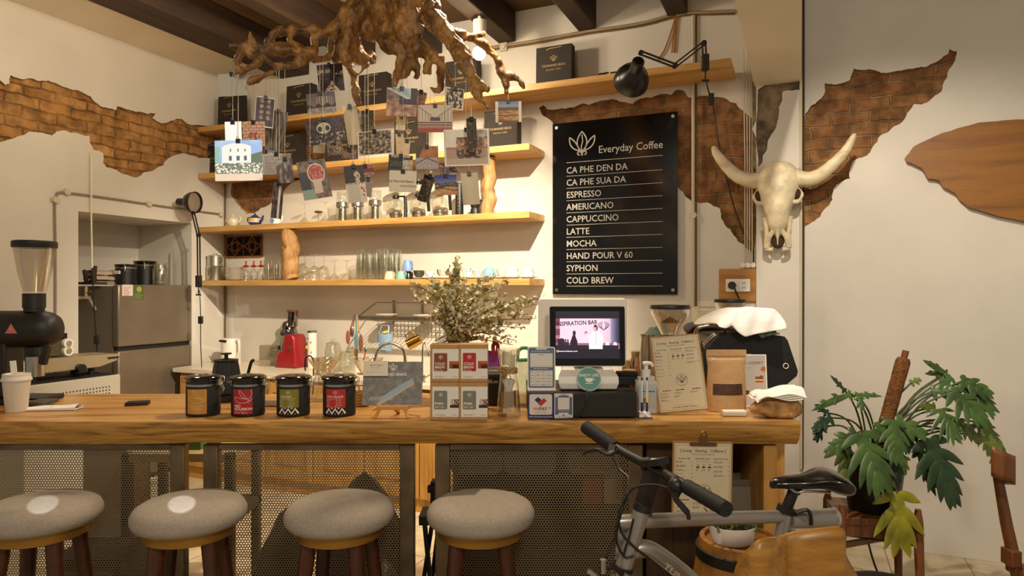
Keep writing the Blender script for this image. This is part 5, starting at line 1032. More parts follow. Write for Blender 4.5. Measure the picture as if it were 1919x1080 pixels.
def mug(px, py, c, lab):
    t = thing('metal_mug', lab, 'mug', at(px, py, 4.72)); Q = RY(-118) @ RZ(0); MB().lathe([(0, -.05), (.036, -.05), (.04, .05), (.037, .05), (.034, -.044), (0, -.044)], c, 24, Q).build('mug_body', t); MB().tube(smooth_path([(.036, 0, .035), (.068, 0, .03), (.068, 0, -.02), (.037, 0, -.03)], 5), .004, c, 8, Q).build('handle', t)
mug(776, 642, mat('brass_mug', 'b98a3a', .25, 1), 'brass coloured mug hanging tilted under the dish rack'); mug(832, 641, STEEL, 'steel mug hanging tilted under the dish rack')
def faucet(px, pts, lab, r):
    t = thing('faucet', lab, 'tap', onw(px, .52), RDEG); MB().cyl((0, 0, .001), (0, 0, .05), .02, STEEL).build('base', t); MB().tube(smooth_path(pts, 8), r, STEEL, 10).build('spout', t); MB().bar((.02, 0, .035), (.06, -.01, .055), .01, .006, STEEL).build('lever', t)
faucet(759, [(0, 0, .04), (0, 0, .17), (-.02, -.02, .235), (-.09, -.05, .265), (-.16, -.08, .225), (-.19, -.1, .13)], 'chrome gooseneck tap at the sink, larger of two', .011); faucet(792, [(0, 0, .04), (0, 0, .20), (.012, -.01, .26), (.035, -.02, .27), (.06, -.03, .22), (.065, -.03, .19)], 'slim chrome filter tap right of the larger one', .006)
# ---------------------------------------------------------------- on the back of the bar: kettle, drippers, coasters
k0 = (dird(424)*2.85, 2.85, BT); t = thing('gooseneck_kettle', 'black gooseneck kettle behind the canisters', 'kettle', k0)
MB().lathe([(0, .03), (.070, .03), (.072, .035), (.05, .165), (.046, .17)], BLACK, 6, RZ(12)).build('kettle_body', t, ang=20, bev=.004); MB().lathe([(.05, .168), (.05, .174), (.02, .178), (.008, .18), (.008, .195), (.022, .197), (.022, .202), (0, .203)], BLACK, 24).build('lid', t)
MB().tube(smooth_path([(.058, 0, .07), (.085, 0, .08), (.095, 0, .12), (.108, 0, .165), (.12, 0, .17)], 6), [.010]*8+[.007]*17, BLACK, 8).build('spout', t); MB().lathe([(0, .001), (.08, .001), (.08, .028), (.05, .03), (0, .03)], BLACK, 28).build('power_base', t)
CRY = glass('cut_crystal', 'f4efe4', .03, .2, 1.4)
def dripper(px, lab):
    y = 2.86; t = thing('glass_dripper', lab, 'coffee dripper', (dird(px)*y, y, BT)); m = MB(); n = 30
    for j in range(8):
        pass
    def f(u, v):
        a = 2*pi*u; r = .028+.038*v+.003*cos(a*15+v*16); return (r*cos(a), r*sin(a), .118+.06*v)
    m.grid(f, 120, 10, CRY); m.build('ribbed_cone', t, ang=60); MB().lathe([(.028, .118), (.045, .116), (.048, .112), (.02, .108), (.016, .1)], CRY, 28).build('collar', t)
    MB().lathe([(.042, .112), (.04, .10), (.05, .07), (.062, .03), (.06, .004), (0, .002)], GLASSD, 28).build('server', t)
    return t
dripper(607, 'ribbed glass dripper on a server behind the olive-labelled canister'); dripper(689, 'ribbed glass dripper on a server beside the grey postcard')
cable('cable', 'black looped cord behind the olive-labelled canister lid', [(dird(572)*2.9, 2.9, BT+.12), (dird(572)*2.9, 2.9, BT+.17), (dird(580)*2.9, 2.9, BT+.185), (dird(587)*2.9, 2.9, BT+.165), (dird(590)*2.9, 2.88, BT+.1)], .003, BLACK)
cw = wood('coaster_wood', ['b98a4c', 'd1a76a', 'ddb87c'], 0, 4, 8, .6, .1); x = dird(664)*2.72; co_ = None
for k in range(6):
    m = MB().box(-.06, .06, -.05, .05, 0, .0105, cw) if co_ is None else None
    if co_ is None: co_ = solo(m, 'coaster', 'square pale wooden coaster in the stack behind the canisters', 'coaster', (x, 2.74, BT+.0005), 3, 'stacked wooden coasters', bev=.002)
    else: dup(co_, (x+.003*sin(k*7), 2.74, BT+.0005+.0115*k), 3+5*sin(k*4))
m = MB(); m.box(-.08, .08, -.06, .06, 0, .006, BRUSH); solo(m, 'scale_plate', 'thin steel drip plate behind the black canisters', 'tray', (dird(520)*2.72, 2.75, BT+.0005), 0, bev=.001)
# printer box, binder clip colours behind the carafe
t = thing('receipt_printer', 'black receipt printer standing behind the glass carafe', 'printer', (dird(924)*2.72, 2.72, BT)); MB().box(-.055, .055, 0, .14, .001, .125, BLACK).build('body', t, bev=.003); MB().box(-.055, .055, -.001, .14, .125, .145, mat('grey_plastic', '8d867a', .4)).build('lid', t, bev=.003); m = MB(); m.text('iPOS.vn', .02, WINK, T(-.012, -.001, .098) @ FR, 'CENTER', .005); m.build('lettering', t)
solo(MB().grid(lambda u, v: ((u-.5)*.11, .01*sin(pi*u), .16*v*(1-.5*(u-.5)**2)), 10, 8, mat('magenta_card', 'a8479a', .6)).box(-.055, .055, 0, .01, 0, .01, mat('magenta_card')), 'folder', 'magenta folder peeking out right of the boxes', 'folder', (dird(915)*2.87, 2.87, BT+.05))
cable('ribbon', 'red ribbon curl right of the stacked kraft boxes', [(dird(926)*2.8, 2.8, BT+.20), (dird(924)*2.8, 2.8, BT+.235), (dird(929)*2.8, 2.79, BT+.25), (dird(933)*2.8, 2.8, BT+.235), (dird(931)*2.8, 2.8, BT+.20)], .008, mat('red_ribbon', '9a1a16', .4), 8, 'ribbon')
solo(MB().box(-.035, .035, 0, .05, 0, .185, glass('pale_bag', 'e8ead8', .2, .3)).tube(smooth_path([(-.035, .0, .18), (-.03, 0, .225), (.0, 0, .235), (.03, 0, .21), (.03, 0, .19), (-.03, 0, .185)], 5), .007, mat('green_clip', '2f8a4c', .4), 8), 'clipped_bag', 'clear bag with a green clip behind the payment stand', 'bag', (dird(986)*2.72, 2.72, BT))
# eucalyptus
base = Vector((dird(850)*2.82, 2.82, BT)); t = thing('eucalyptus_bunch', 'big bunch of dried eucalyptus in a vase behind the boxes', 'plant', base)
MB().lathe([(0, .001), (.05, .001), (.058, .08), (.04, .16), (.034, .22), (.04, .24), (.035, .24), (.03, .2), (0, .05)], mat('dark_vase', '5a4520', .3), 28).build('vase', t)
tips = [(858,486),(860,500),(767,530),(770,545),(778,560),(800,522),(805,535),(792,600),(805,590),(838,505),(832,530),(815,560),(845,540),(875,520),(880,545),(900,540),(925,545),(950,555),(1024,570),(1000,575),(1005,598),(990,590),(985,615),(960,610),(968,640),(945,625),(940,600),(905,575),(890,560),(860,560),(830,585),(815,610),(850,590),(870,600),(900,610),(920,630),(880,625),(835,620),(1018,560),(955,530),(930,518),(787,540),(975,580),(962,648)]
rnd = random.Random(12); st = MB(); lf = MB(); EL = mat('eucalyptus_leaf', 'e6dab2', .65, var=.12, vs=30); EL2 = mat('eucalyptus_leaf_green', 'a39a62', .7, var=.25, vs=30); ES = mat('eucalyptus_stem', '6b5228', .8)
for i, (px, py) in enumerate(tips):
    D_ = 2.82+rnd.uniform(-.20, .22); e = at(px, py, D_)-base; s_ = Vector((rnd.uniform(-.015, .015), rnd.uniform(-.015, .015), .22)); mid = Vector((s_.x+(e.x-s_.x)*.38, s_.y+(e.y-s_.y)*.45, s_.z+(e.z-s_.z)*(.62 if e.z > .3 else .9)+.03)); P_ = smooth_path([s_, mid, e], 12); st.tube(P_, [.0028-.0017*k/(len(P_)-1) for k in range(len(P_))], ES, 5)
    ln = sum((b-a).length for a, b in zip(P_[:-1], P_[1:])); n = int(ln/.0058)
    for k in range(n):
        f = .16+.84*k/n; q = P_[min(len(P_)-1, int(f*(len(P_)-1)))]+Vector((rnd.uniform(-1, 1), rnd.uniform(-1, 1), rnd.uniform(-1, 1)))*.011
        r = rnd.uniform(.008, .0145)*(1-.45*(f > .85)); M = T(*q) @ Matrix.Rotation(rnd.uniform(0, 6.28), 4, 'Z') @ Matrix.Rotation(rnd.uniform(.2, 1.5), 4, 'X') @ T(0, r, 0); mm = EL if rnd.random() < .62 else EL2
        vs = [(r*.85*cos(a), r*sin(a), .25*r*cos(a)**2) for a in [2*pi*j/7 for j in range(7)]]+[(0, 0, -.1*r)]; lf.add(vs, [(j, (j+1) % 7, 7) for j in range(7)], mm, M)
st.build('stems', t); lf.build('foliage', t)
# ---------------------------------------------------------------- fridge in the niche and what stands on it
FR_ = mat('fridge_grey', '8b7e6c', .3, .5, var=.08, vs=3); FRS = mat('fridge_side', '7d7262', .5, .2)
FD0, FD1, FZ = .376, 1.04, 1.555
t = thing('fridge', 'grey two-door fridge standing in the wall niche', 'fridge', RM(0, 0, 0), RDEG)
MB().box(-.58, -.045, -FD1+.01, -FD0-.01, .02, FZ-.01, FRS).build('body', t, bev=.006)
fs_ = 1.07; MB().box(-.04, .02, -FD1, -FD0, fs_+.012, FZ, FR_).build('freezer_door', t, bev=.01)
MB().box(-.04, .02, -FD1, -FD0, .06, fs_-.02, FR_).build('fridge_door', t, bev=.01); MB().box(-.045, -.002, -FD1+.01, -FD0-.01, fs_-.022, fs_+.014, BLACKM).build('handle_recess', t)
YF = lambda px: -hits(px, 545, .021)[0]
m = MB(); Q = T(.0208, 0, 0) @ RZ(90) @ FR; a, b_ = YF(229), YF(249); m.rect(a, b_, 1.47, 1.555, SIGNW, Q); line_block(m, T(.0214, 0, 0) @ RZ(90) @ FR, a+.01, b_-.01, 1.535, .012, 6, .004, REDP, 4); m.build('white_sticker', t)
m = MB(); a, b_ = YF(251), YF(270); GRS = mat('green_sticker', '55622f', .5); m.rect(a, b_, 1.44, 1.552, GRS, Q); m.disc(.022, mat('lime_print', '9aa35a', .5), T(.0215, (a+b_)/2, 1.52) @ RZ(90) @ FR, 16); line_block(m, T(.0216, 0, 0) @ RZ(90) @ FR, a+.008, b_-.008, 1.485, .012, 4, .004, mat('lime_print'), 5); m.build('green_sticker', t)
m = MB(); m.box(.02, .0215, YF(345), YF(356), 1.515, 1.525, STEEL); m.build('maker_plate', t)
def onf(px, s): return RM(s, hits(px, 530, s)[0], FZ+.0015)
def bigcan(px, s, r, h, lab, tagm):
    t = thing('storage_canister', lab, 'canister', onf(px, s), RDEG); MB().lathe([(0, .001), (r, .001), (r, h*.78)], BLACK, 28).build('body', t); MB().lathe([(r+.001, h*.76), (r+.002, h*.82), (r, h*.83)], STEEL, 28).build('steel_band', t); MB().lathe([(r, h*.83), (r+.006, h*.9), (r+.006, h*.96), (0, h)], GLOSSB, 28).build('lid', t)
    m = MB(); m.tube([(r*.8, -r*.75, h*.92), (r*.95, -r*.8, h*.8), (r*.9, -r*.8, h*.62)], .006, STEEL, 6); m.build('clasp', t)
    if tagm: MB().box(-.03, .03, -r-.004, -r+.01, h*.5, h*.66, SIGNW).build('tag', t)
bigcan(236, -.13, .075, .165, 'black clip-lid canister on the fridge, shorter of two', True); bigcan(272, -.27, .082, .205, 'tall black clip-lid canister on the fridge, behind the shorter one', False)
t = thing('glass_jar', 'empty clear glass jar on the fridge', 'jar', onf(301, -.11)); MB().lathe([(0, .002), (.055, .001), (.06, .01), (.06, .13), (.045, .155), (.045, .165), (.05, .168), (.05, .178), (.046, .178), (.042, .155), (.056, .128), (.056, .012), (0, .01)], GLASSD, 26).build('jar_body', t)
lat('paper_roll', 'grey rolled tube standing on the fridge beside the glass jar', 'roll', onf(321, -.10), [(0, .001), (.02, .001), (.02, .26), (.014, .262), (0, .262)], mat('grey_roll', '8c8376', .6))
CL = [mat('cloth_grey', '8d8478', .9), mat('cloth_beige', 'b39f86', .9), mat('cloth_pinkish', 'b9a091', .9)]
for k, (lb, w_) in enumerate((('folded grey cloth at the bottom of the pile on the fridge', .13), ('folded pale grey cloth in the middle of the pile on the fridge', .12), ('folded pinkish cloth on top of the pile on the fridge', .10))):
    m = MB(); m.grid(lambda u, v: (w_*(u-.5)*1.4, .20*(v-.5), .036*sin(pi*u)**.35+.006*noise.noise((u*4, v*4, k))), 16, 12, CL[k]); m.box(-w_*.69, w_*.69, -.1, .1, .0, .004, CL[k]); solo(m, 'folded_cloth', lb, 'cloth', onf(192, -.25)+Vector((0, 0, .038*k)), RDEG)
m = MB(); m.box(-.10, .10, -.05, .05, 0, .018, DARKW); m.bar((.02, 0, .018), (.03, 0, .14), .03, .02, DARKW).bar((-.06, 0, .018), (-.085, 0, .11), .02, .02, DARKW); solo(m, 'wooden_rack', 'dark wooden peg rack at the left of the fridge top', 'rack', onf(172, -.15), RDEG)
t = thing('wall_tap', 'chrome garden tap at the left edge of the niche', 'tap', RM(-.05, 1.27, 1.46), RDEG); MB().bar((0, -.04, 0), (0, .06, 0), .02, .02, STEEL).bar((0, .05, 0), (.02, .09, -.09), .016, .016, STEEL).build('spout', t); MB().bar((-.02, .03, .03), (.05, .03, .045), .012, .008, STEEL).cyl((0, .03, 0), (0, .03, .08), .012, mat('tap_valve', 'b59a6a', .4, .6)).build('handle', t)
# ---------------------------------------------------------------- ventilated cabinet and sealing machine by the left wall
cd0, cd1 = hits(226, 700, .46)[0], hits(45, 700, .46)[0]; cz = hits(200, 706, .46)[1]
CABG = mat('cabinet_white', 'b9b1a1', .5)
t = thing('ventilated_cabinet', 'white metal cabinet with a perforated front by the left wall', 'cabinet', RM(0, 0, 0), RDEG); MB().box(.02, .46, -cd1, -cd0, .02, cz, CABG).build('housing', t, bev=.006)
m = MB(); vm = mat('vent_holes', '4b4438', .8); m.box(.46, .464, -cd1+.05, -cd0-.06, cz-.22, cz-.04, CABG)
for i in range(26):
    for j in range(7): m.box(.4642, .4648, -cd0-.09-i*.022, -cd0-.09-i*.022+.010, cz-.21+j*.022, cz-.21+j*.022+.010, vm)
m.build('vent_panel', t); MB().box(.02, .44, -cd1+.02, -cd0-.02, cz, cz+.006, BLACKM).build('top_mat', t)
t = thing('sealing_machine', 'long metal band sealing machine on the white cabinet', 'machine', RM(.24, (cd0+cd1)/2, cz+.007), RDEG); hl = (cd1-cd0)/2; SM = mat('sealer_body', 'a8977a', .45, .3)
m = MB(); m.prism([(-hl-.1, .05), (hl-.12, .05), (hl+.02, .085), (hl+.03, .13), (-hl-.1, .145)], -.10, .16, SM, RZ(90) @ FR); m.build('bed', t, bev=.004)
for y in (-hl*.6, hl*.6):
    for x in (-.08, .1): MB().cyl((x, y, .0005), (x, y, .052), .02, BLACK).build('foot', t)
m = MB(); 
MB().box(-.06, .10, -hl*.75, .06, .146, .25, mat('sealer_green', '4f4a2c', .5)).build('head', t, bev=.004); MB().box(-.05, .08, -hl*.7, .04, .25, .29, BLACK).build('cover', t, bev=.004)
for z in (.175, .225):
    for y in (.02, -.16): MB().cyl((.10, y, z), (.125, y, z), .032, CERAM).cyl((.125, y, z), (.13, y, z), .018, SM).build('roller', t)
MB().cyl((.165, .06, .06), (.20, .06, .06), .028, BLACK).build('knob', t); m = MB(); Q = T(.1605, 0, 0) @ RZ(90) @ FR; m.rect(-.46, -.24, .065, .135, SIGNW, Q); line_block(m, T(.161, 0, 0) @ RZ(90) @ FR, -.44, -.26, .12, .015, 4, .005, INKG, 4); m.build('instruction_plate', t); MB().box(.16, .164, .26, .34, .10, .112, BLACK).build('slot', t)
# ---------------------------------------------------------------- big shop grinder at the left end of the bar
gy = 2.82; g0 = Vector((dird(58)*gy, gy, BT)); gk = gy/F; GRB = mat('grinder_dark', '1b1510', .5, bmp=.05, bs=200); t = thing('shop_grinder', 'large dark shop grinder with a clear hopper at the left of the bar', 'grinder', g0)
zz = lambda py: EYE-(py-541)*gk-BT; xx = lambda px: (px-58)*gk
m = MB(); zc = zz(618); r = 34*gk; pr = [(0, xx(-90)), (r, xx(-88)), (r*1.02, xx(60)), (r*1.02, xx(78)), (r*.94, xx(92)), (r*.78, xx(103)), (r*.5, xx(110)), (0, xx(112))]; m.lathe(pr, GRB, 36, T(0, 0, zc) @ RY(90)); m.build('motor_body', t)
MB().box(xx(-60), xx(26), -.05, .06, .022, zc-.05, GRB).build('column', t, bev=.006); MB().box(xx(-70), xx(95), -.10, .09, .001, .022, GRB).build('base', t, bev=.006)
MB().lathe([(0, zz(585)), (.038, zz(585)), (.038, zz(578)), (.042, zz(578)), (.042, zz(551)), (.030, zz(551))], GRB, 28, T(xx(64), 0, 0)).build('hopper_collar', t)
hp = [(.040, zz(550)), (.043, zz(545)), (.062, zz(510)), (.076, zz(470)), (.078, zz(462)), (.075, zz(462)), (.059, zz(510)), (.039, zz(547))]; MB().lathe(hp, glass('hopper_plastic', 'f3efe8', .05, .04), 36, T(xx(65), 0, 0)).build('hopper', t); MB().lathe([(0, zz(466)), (.079, zz(466)), (.082, zz(464)), (.082, zz(455)), (.078, zz(453)), (0, zz(453))], BLACK, 36, T(xx(65), 0, 0)).build('hopper_lid', t)
m = MB(); PINK = mat('warning_pink', 'c96a58', .5); Q = T(xx(47), -r*1.03, zz(624)) @ FR; m.add([(-.026, 0, 0), (.026, 0, 0), (0, .042, 0)], [(0, 1, 2)], PINK, Q); m.text('!', .022, WINK, Q @ T(0, .017, .0006)); m.build('warning_triangle', t)
MB().bar((xx(70), -.02, zz(650)), (xx(72), -.02, zz(690)), .05, .05, BLACK).build('outlet', t, bev=.004); MB().lathe([(0, zz(705)), (.034, zz(705)), (.036, zz(668)), (.034, zz(668)), (.032, zz(700)), (0, zz(702))], STEEL, 24, T(xx(72), -.02, 0)).build('catch_cup', t)
MB().bar((xx(98), -.03, zz(650)), (xx(90), -.03, zz(683)), .024, .024, BLACK).build('bag_clamp', t, bev=.003); MB().box(xx(60), xx(125), -.16, -.06, .008, .022, mat('tray_grey', '4c443a', .5), RZ(3)).build('tray', t, bev=.003)
# ---------------------------------------------------------------- espresso machine corner
D0 = 2.87; PB = mat('black_powder_coat', '14110e', .55, bmp=.06, bs=300)
sup = MB().box(.32, 1.24, 3.03, 3.68, .001, BT-.002, CABW); t = solo(sup, 'service_cabinet', 'wooden service cabinet behind the bar under the espresso machine', 'cabinet', bev=.004)
poly = [(1318,660),(1346,630),(1353,625),(1420,624),(1471,632),(1477,640),(1496,697),(1494,706),(1462,733),(1440,748),(1325,748)]
o0 = at(1410, 748, D0); t = thing('espresso_machine', 'black espresso machine with angular side panel under a white cloth', 'coffee machine', (o0.x, D0, BT)); EM = t
L = [((at(x, y, D0)-Vector((o0.x, D0, BT))).x, (at(x, y, D0)-Vector((o0.x, D0, BT))).z) for x, y in poly]
MB().prism(L, -.02, .0, PB, FR @ T(0, 0, -.0)).build('side_panel', t, bev=.003); zt = max(p[1] for p in L)
MB().prism(L, -.02, .0, PB, T(0, .44, 0) @ FR).build('side_panel', t, bev=.003)
MB().prism([(x*.92, max(.02, z*.93)) for x, z in L], -.42, -.02, BRUSH, FR).build('body', t, bev=.004)
MB().box(L[3][0], L[4][0]-.01, .03, .41, zt-.012, zt-.004, STEEL).build('cup_tray', t); p = at(1472, 687, D0); MB().tube([(p.x-o0.x+.011*cos(a), -.004, p.z-BT+.011*sin(a)) for a in [2*pi*i/20 for i in range(21)]], .0018, WHITE, 6).build('ring_logo', t)
m = MB(); p = at(1403, 692, D0); m.tube([(p.x-o0.x+.062*sin(a*.1), -.002, p.z-BT+.062*cos(a*.1)) for a in range(-10, 11)], .0015, SIGNW, 6)
for a in (-1, 0, 1): m.tube([(p.x-o0.x+.052*sin(a*.2+.1*k), -.002, p.z-BT+.050*cos(a*.2+.1*k)-.004*(k % 2)) for k in (0, 1)], .002, SIGNW, 6)
m.build('arched_logo', t)
for k in range(4): MB().cyl((L[10][0]+.05+.0*k if k % 2 else L[8][0]-.05, .05+.33*(k//2), .0005), (L[10][0]+.05 if k % 2 else L[8][0]-.05, .05+.33*(k//2), .03), .02, BLACK).build('foot', t)
# cloths: draped sheet over the machine top
CW = mat('white_cotton', 'f4efe6', .9, bmp=.2, bs=40); GT = mat('green_cotton', '5d7263', .9, bmp=.2, bs=40)
def drape(lab, px0, px1, pyt, pyb, D_, dep, m_, seed, top):
    q = at((px0+px1)/2, pyt, D_); w_ = (px1-px0)*D_/F; h_ = (pyb-pyt)*D_/F; mb = MB()
    pw = lambda L_, u: next((a[1]+(b[1]-a[1])*(u-a[0])/(b[0]-a[0]) for a, b in zip(L_[:-1], L_[1:]) if u <= b[0]+1e-6), L_[-1][1])
    TP = [(0, .58), (.10, .34), (.22, .22), (.36, .06), (.5, .0), (.62, .03), (.85, .05), (.94, .24), (1, .5)]; HM = [(0, .66), (.10, .72), (.2, .58), (.28, .84), (.38, 1.0), (.6, .88), (.8, .80), (.95, .76), (1, .72)]
    def f(u, v):
        n = noise.noise((u*4, v*4, seed))*.010; x = (u-.5)*w_; tp = pw(TP, u)*h_; hm = pw(HM, u)*h_
        if v < .5: k = v/.5; z = -tp-.02*(1-k); y = dep*(1-k)
        else: k = (v-.5)/.5; z = -tp-(hm-tp)*k; y = -.014-.022*sin(k*1.6)+.004*sin(u*22+3*k)
        return (x+n*.4, y+n*.5, z+n*.7*(v < .9))
    mb.grid(f, 26, 26, m_); o = solo(mb, 'cloth', lab, 'cloth', (q.x, D_, q.z)); s = o.modifiers.new('thick', 'SOLIDIFY'); s.thickness = .004; s2 = o.modifiers.new('sub', 'SUBSURF'); s2.levels = 1; s2.render_levels = 1; return o
drape('white cloth draped over the black espresso machine', 1342, 1467, 577, 632, D0-.035, .36, CW, 2, .0)
drape('green cloth under the white cloth on the espresso machine', 1405, 1449, 606, 634, D0-.012, .22, GT, 5, .0)
def hopper(px, pyt, pyb, wpx, D_, lab, base):
    k = D_/F; q = at(px, pyb, D_); r = wpx/2*k; h = (pyb-pyt)*k; t = thing('coffee_grinder', lab, 'grinder', (q.x, D_, BT)); zb = q.z-BT
    MB().lathe([(r*.42, zb), (r*.44, zb+h*.08), (r*.98, zb+h*.72), (r, zb+h*.88), (r*.96, zb+h*.88), (r*.4, zb+h*.1)], glass('hopper_plastic'), 30).build('hopper', t); MB().lathe([(0, zb+h*.86), (r*1.02, zb+h*.86), (r*1.04, zb+h*.9), (r*1.0, zb+h*.98), (0, zb+h)], BLACK, 30).build('lid', t)
    MB().lathe([(0, zb+h*.62), (r*.01, zb+h*.62), (r*.52, zb+h*.44), (r*.5, zb+h*.42)], glass('hopper_cone', 'd0c4b2', .1, .12), 20).build('inner_cone', t); MB().lathe([(r*.45, zb-.03), (r*.48, zb), (r*.40, zb+.006)], BRUSH, 24).build('collar', t)
    MB().box(-r*.75, r*.75, -r*.6, r*.9, .002, zb-.028, BRUSH).build('body', t, bev=.01)
hopper(1256, 572, 632, 72, 2.93, 'coffee grinder with clear hopper and black lid beside the till', 0); hopper(1368, 561, 612, 56, 3.50, 'coffee grinder with clear hopper behind the white cloth', 0)
t = thing('steel_canister', 'steel canister with black lid beside the first grinder', 'canister', (dird(1306)*3.42, 3.42, BT)); MB().lathe([(0, .001), (.06, .001), (.06, .19), (.05, .195)], STEEL, 28).build('body', t); MB().lathe([(.05, .194), (.055, .20), (.055, .225), (.05, .235), (0, .24)], GLOSSB, 28).build('lid', t)
solo(MB().ell((0, 0, 0), (.06, .05, .032), mat('grey_rag', '6f6a66', .95, bmp=.3)), 'rag', 'grey rag lying on the black-lidded steel canister', 'cloth', (dird(1302)*3.42, 3.42, BT+.274))
m = MB(); m.tube(smooth_path([(-.07, 0, 0), (-.06, -.02, .055), (0, -.03, .07), (.05, -.03, .055), (.07, -.02, .01)], 6), .008, STEEL, 10); m.tube(smooth_path([(-.03, -.03, -.02), (.02, -.05, .03), (.08, -.05, .005)], 6), [.016]*7+[.012]*6, STEEL, 10); m.cyl((-.05, 0, -.16), (-.05, 0, .0), .02, STEEL); o = m.build('steam_wand', EM); o.location = at(1330, 640, 2.98)-Vector((o0.x, D0, BT))
solo(MB().grid(lambda u, v: (.05*cos(2*pi*u)*(.3+v*.7), .04*sin(2*pi*u)*(.3+v*.7), .05*(1-v)+.012*noise.noise((u*6, v*3, 1))), 20, 8, GT), 'cloth', 'green cloth bundle left of the first coffee grinder', 'cloth', at(1224, 636, 2.9))
t = thing('steel_pitcher', 'steel milk pitcher behind the sanitiser bottle', 'pitcher', (dird(1213)*2.8, 2.8, BT)); MB().lathe([(0, .002), (.03, .001), (.032, .2), (.026, .27), (.03, .285), (.028, .285), (0, .02)], STEEL, 24).build('body', t)
rnd = random.Random(8)
for k, (px, D_, r, h) in enumerate(((1180, 2.86, .034, .13), (1196, 2.95, .036, .2), (1178, 2.95, .03, .16))):
    jr = thing('spice_jar', ['small amber jar right behind the till', 'taller amber jar behind the sanitiser', 'amber jar at the back, right of the till screen'][k], 'jar', (dird(px)*D_, D_, BT)); MB().lathe([(0, .002), (r, .001), (r, h*.8), (r*.8, h*.88), (r*.8, h*.9)], glass('amber_jar', 'c49a62', .05, .12), 22).build('jar_body', jr); MB().lathe([(r*.82, h*.88), (r*.86, h*.9), (r*.86, h), (0, h)], mat('jar_lid', 'a68a5a', .5), 20).build('lid', jr)
solo(MB().box(-.05, .05, -.02, .07, .001, .035, BLACK).box(-.04, .04, -.01, .05, .035, .05, BLACKM), 'scanner', 'small black box on the cash drawer right of the till base', 'device', (dird(1176)*2.63, 2.63, DT), 0, bev=.003)
# ---------------------------------------------------------------- hanging root
RD = 2.66
roots = [ # (px, py, depth offset, radius px)
 [(735,-330,0,60),(735,-150,0,66),(738,-70,0,56),(742,-20,0,36)],
 [(700,-60,-.05,40),(684,0,-.10,30),(662,40,-.14,22),(648,78,-.16,16),(646,105,-.16,12),(655,130,-.16,10),(664,152,-.17,9),(668,180,-.17,10),(672,200,-.17,6)],
 [(690,-10,-.05,32),(652,34,-.12,20),(622,55,-.15,14),(600,62,-.16,11),(590,76,-.17,9),(586,94,-.18,9),(576,107,-.18,11),(556,108,-.18,9)],
 [(628,58,-.14,11),(626,82,-.12,12),(618,104,-.1,11),(603,112,-.12,10),(585,112,-.16,9)],
 [(655,70,-.1,20),(668,100,-.06,18),(690,112,-.02,12),(700,100,.0,10)],
 [(660,60,-.12,18),(640,90,-.15,14),(630,115,-.12,9)],
 [(590,100,-.18,13),(560,96,-.20,13),(520,93,-.22,15),(482,96,-.24,14),(456,90,-.26,9),(440,88,-.27,7),(428,88,-.28,4)],
 [(604,60,-.16,11),(578,56,-.18,11),(548,56,-.2,11),(522,60,-.22,10),(506,74,-.23,9),(494,96,-.24,9)],
 [(556,60,-.2,8),(545,76,-.2,8),(560,88,-.2,8),(578,96,-.18,8)],
 [(488,92,-.24,9),(474,78,-.25,6),(467,57,-.26,3)],[(474,82,-.25,6),(452,86,-.26,5),(443,76,-.27,2.5)],
 [(490,104,-.24,9),(505,118,-.24,8),(528,127,-.24,9),(552,122,-.22,10),(572,110,-.19,9)],
 [(530,128,-.24,5),(512,138,-.25,5),(490,149,-.26,6),(470,155,-.27,8),(464,160,-.27,5)],[(484,152,-.26,4),(480,144,-.27,2)],
 [(456,92,-.26,9),(450,108,-.26,8),(447,124,-.27,7),(438,137,-.28,4)],[(470,100,-.25,9),(482,118,-.25,9),(462,130,-.26,6),(448,138,-.27,4)],[(446,106,-.26,5),(438,114,-.28,3),(433,121,-.28,2)],
 [(716,-20,-.1,34),(720,40,-.16,24),(728,80,-.2,17),(742,92,-.22,12),(754,106,-.22,10),(748,124,-.22,9),(740,145,-.2,9),(738,162,-.2,7)],
 [(765,-30,-.1,38),(768,40,-.14,27),(762,80,-.14,22),(766,110,-.12,20),(758,132,-.12,14),(748,146,-.12,8)],[(766,112,-.12,14),(782,126,-.12,9),(776,148,-.12,6)],
 [(785,-20,-.04,40),(808,30,-.06,26),(836,66,-.08,20),(860,98,-.1,17),(880,132,-.12,16),(892,160,-.13,15),(908,164,-.14,9),(918,178,-.14,5)],[(886,150,-.12,13),(892,178,-.13,10),(910,196,-.14,5),(918,206,-.14,2)],
 [(838,58,.0,14),(880,72,.1,9),(912,90,.15,8),(934,116,.17,9),(944,138,.18,12),(964,146,.18,9),(980,158,.18,7),(985,167,.18,6)],[(942,134,.18,9),(948,156,.18,8),(952,176,.18,4)],[(860,74,.05,8),(900,66,.12,5),(912,64,.14,3)],
 [(784,84,-.12,18),(808,104,-.14,11),(828,124,-.15,8),(842,150,-.16,5),(848,180,-.16,2)],[(792,92,-.12,15),(804,116,-.13,10),(800,140,-.13,8)],[(822,108,-.06,12),(826,140,-.04,9),(822,172,-.03,7),(806,164,-.03,3)],
 [(676,30,-.1,20),(700,60,-.1,20),(712,40,-.1,16)],[(645,110,-.16,9),(668,140,-.18,6),(690,120,-.14,5)],[(740,40,-.16,20),(790,60,-.14,20)],
]
RPTS = []; mb = MB(); rnd = random.Random(3); RO = at(738, 0, RD)
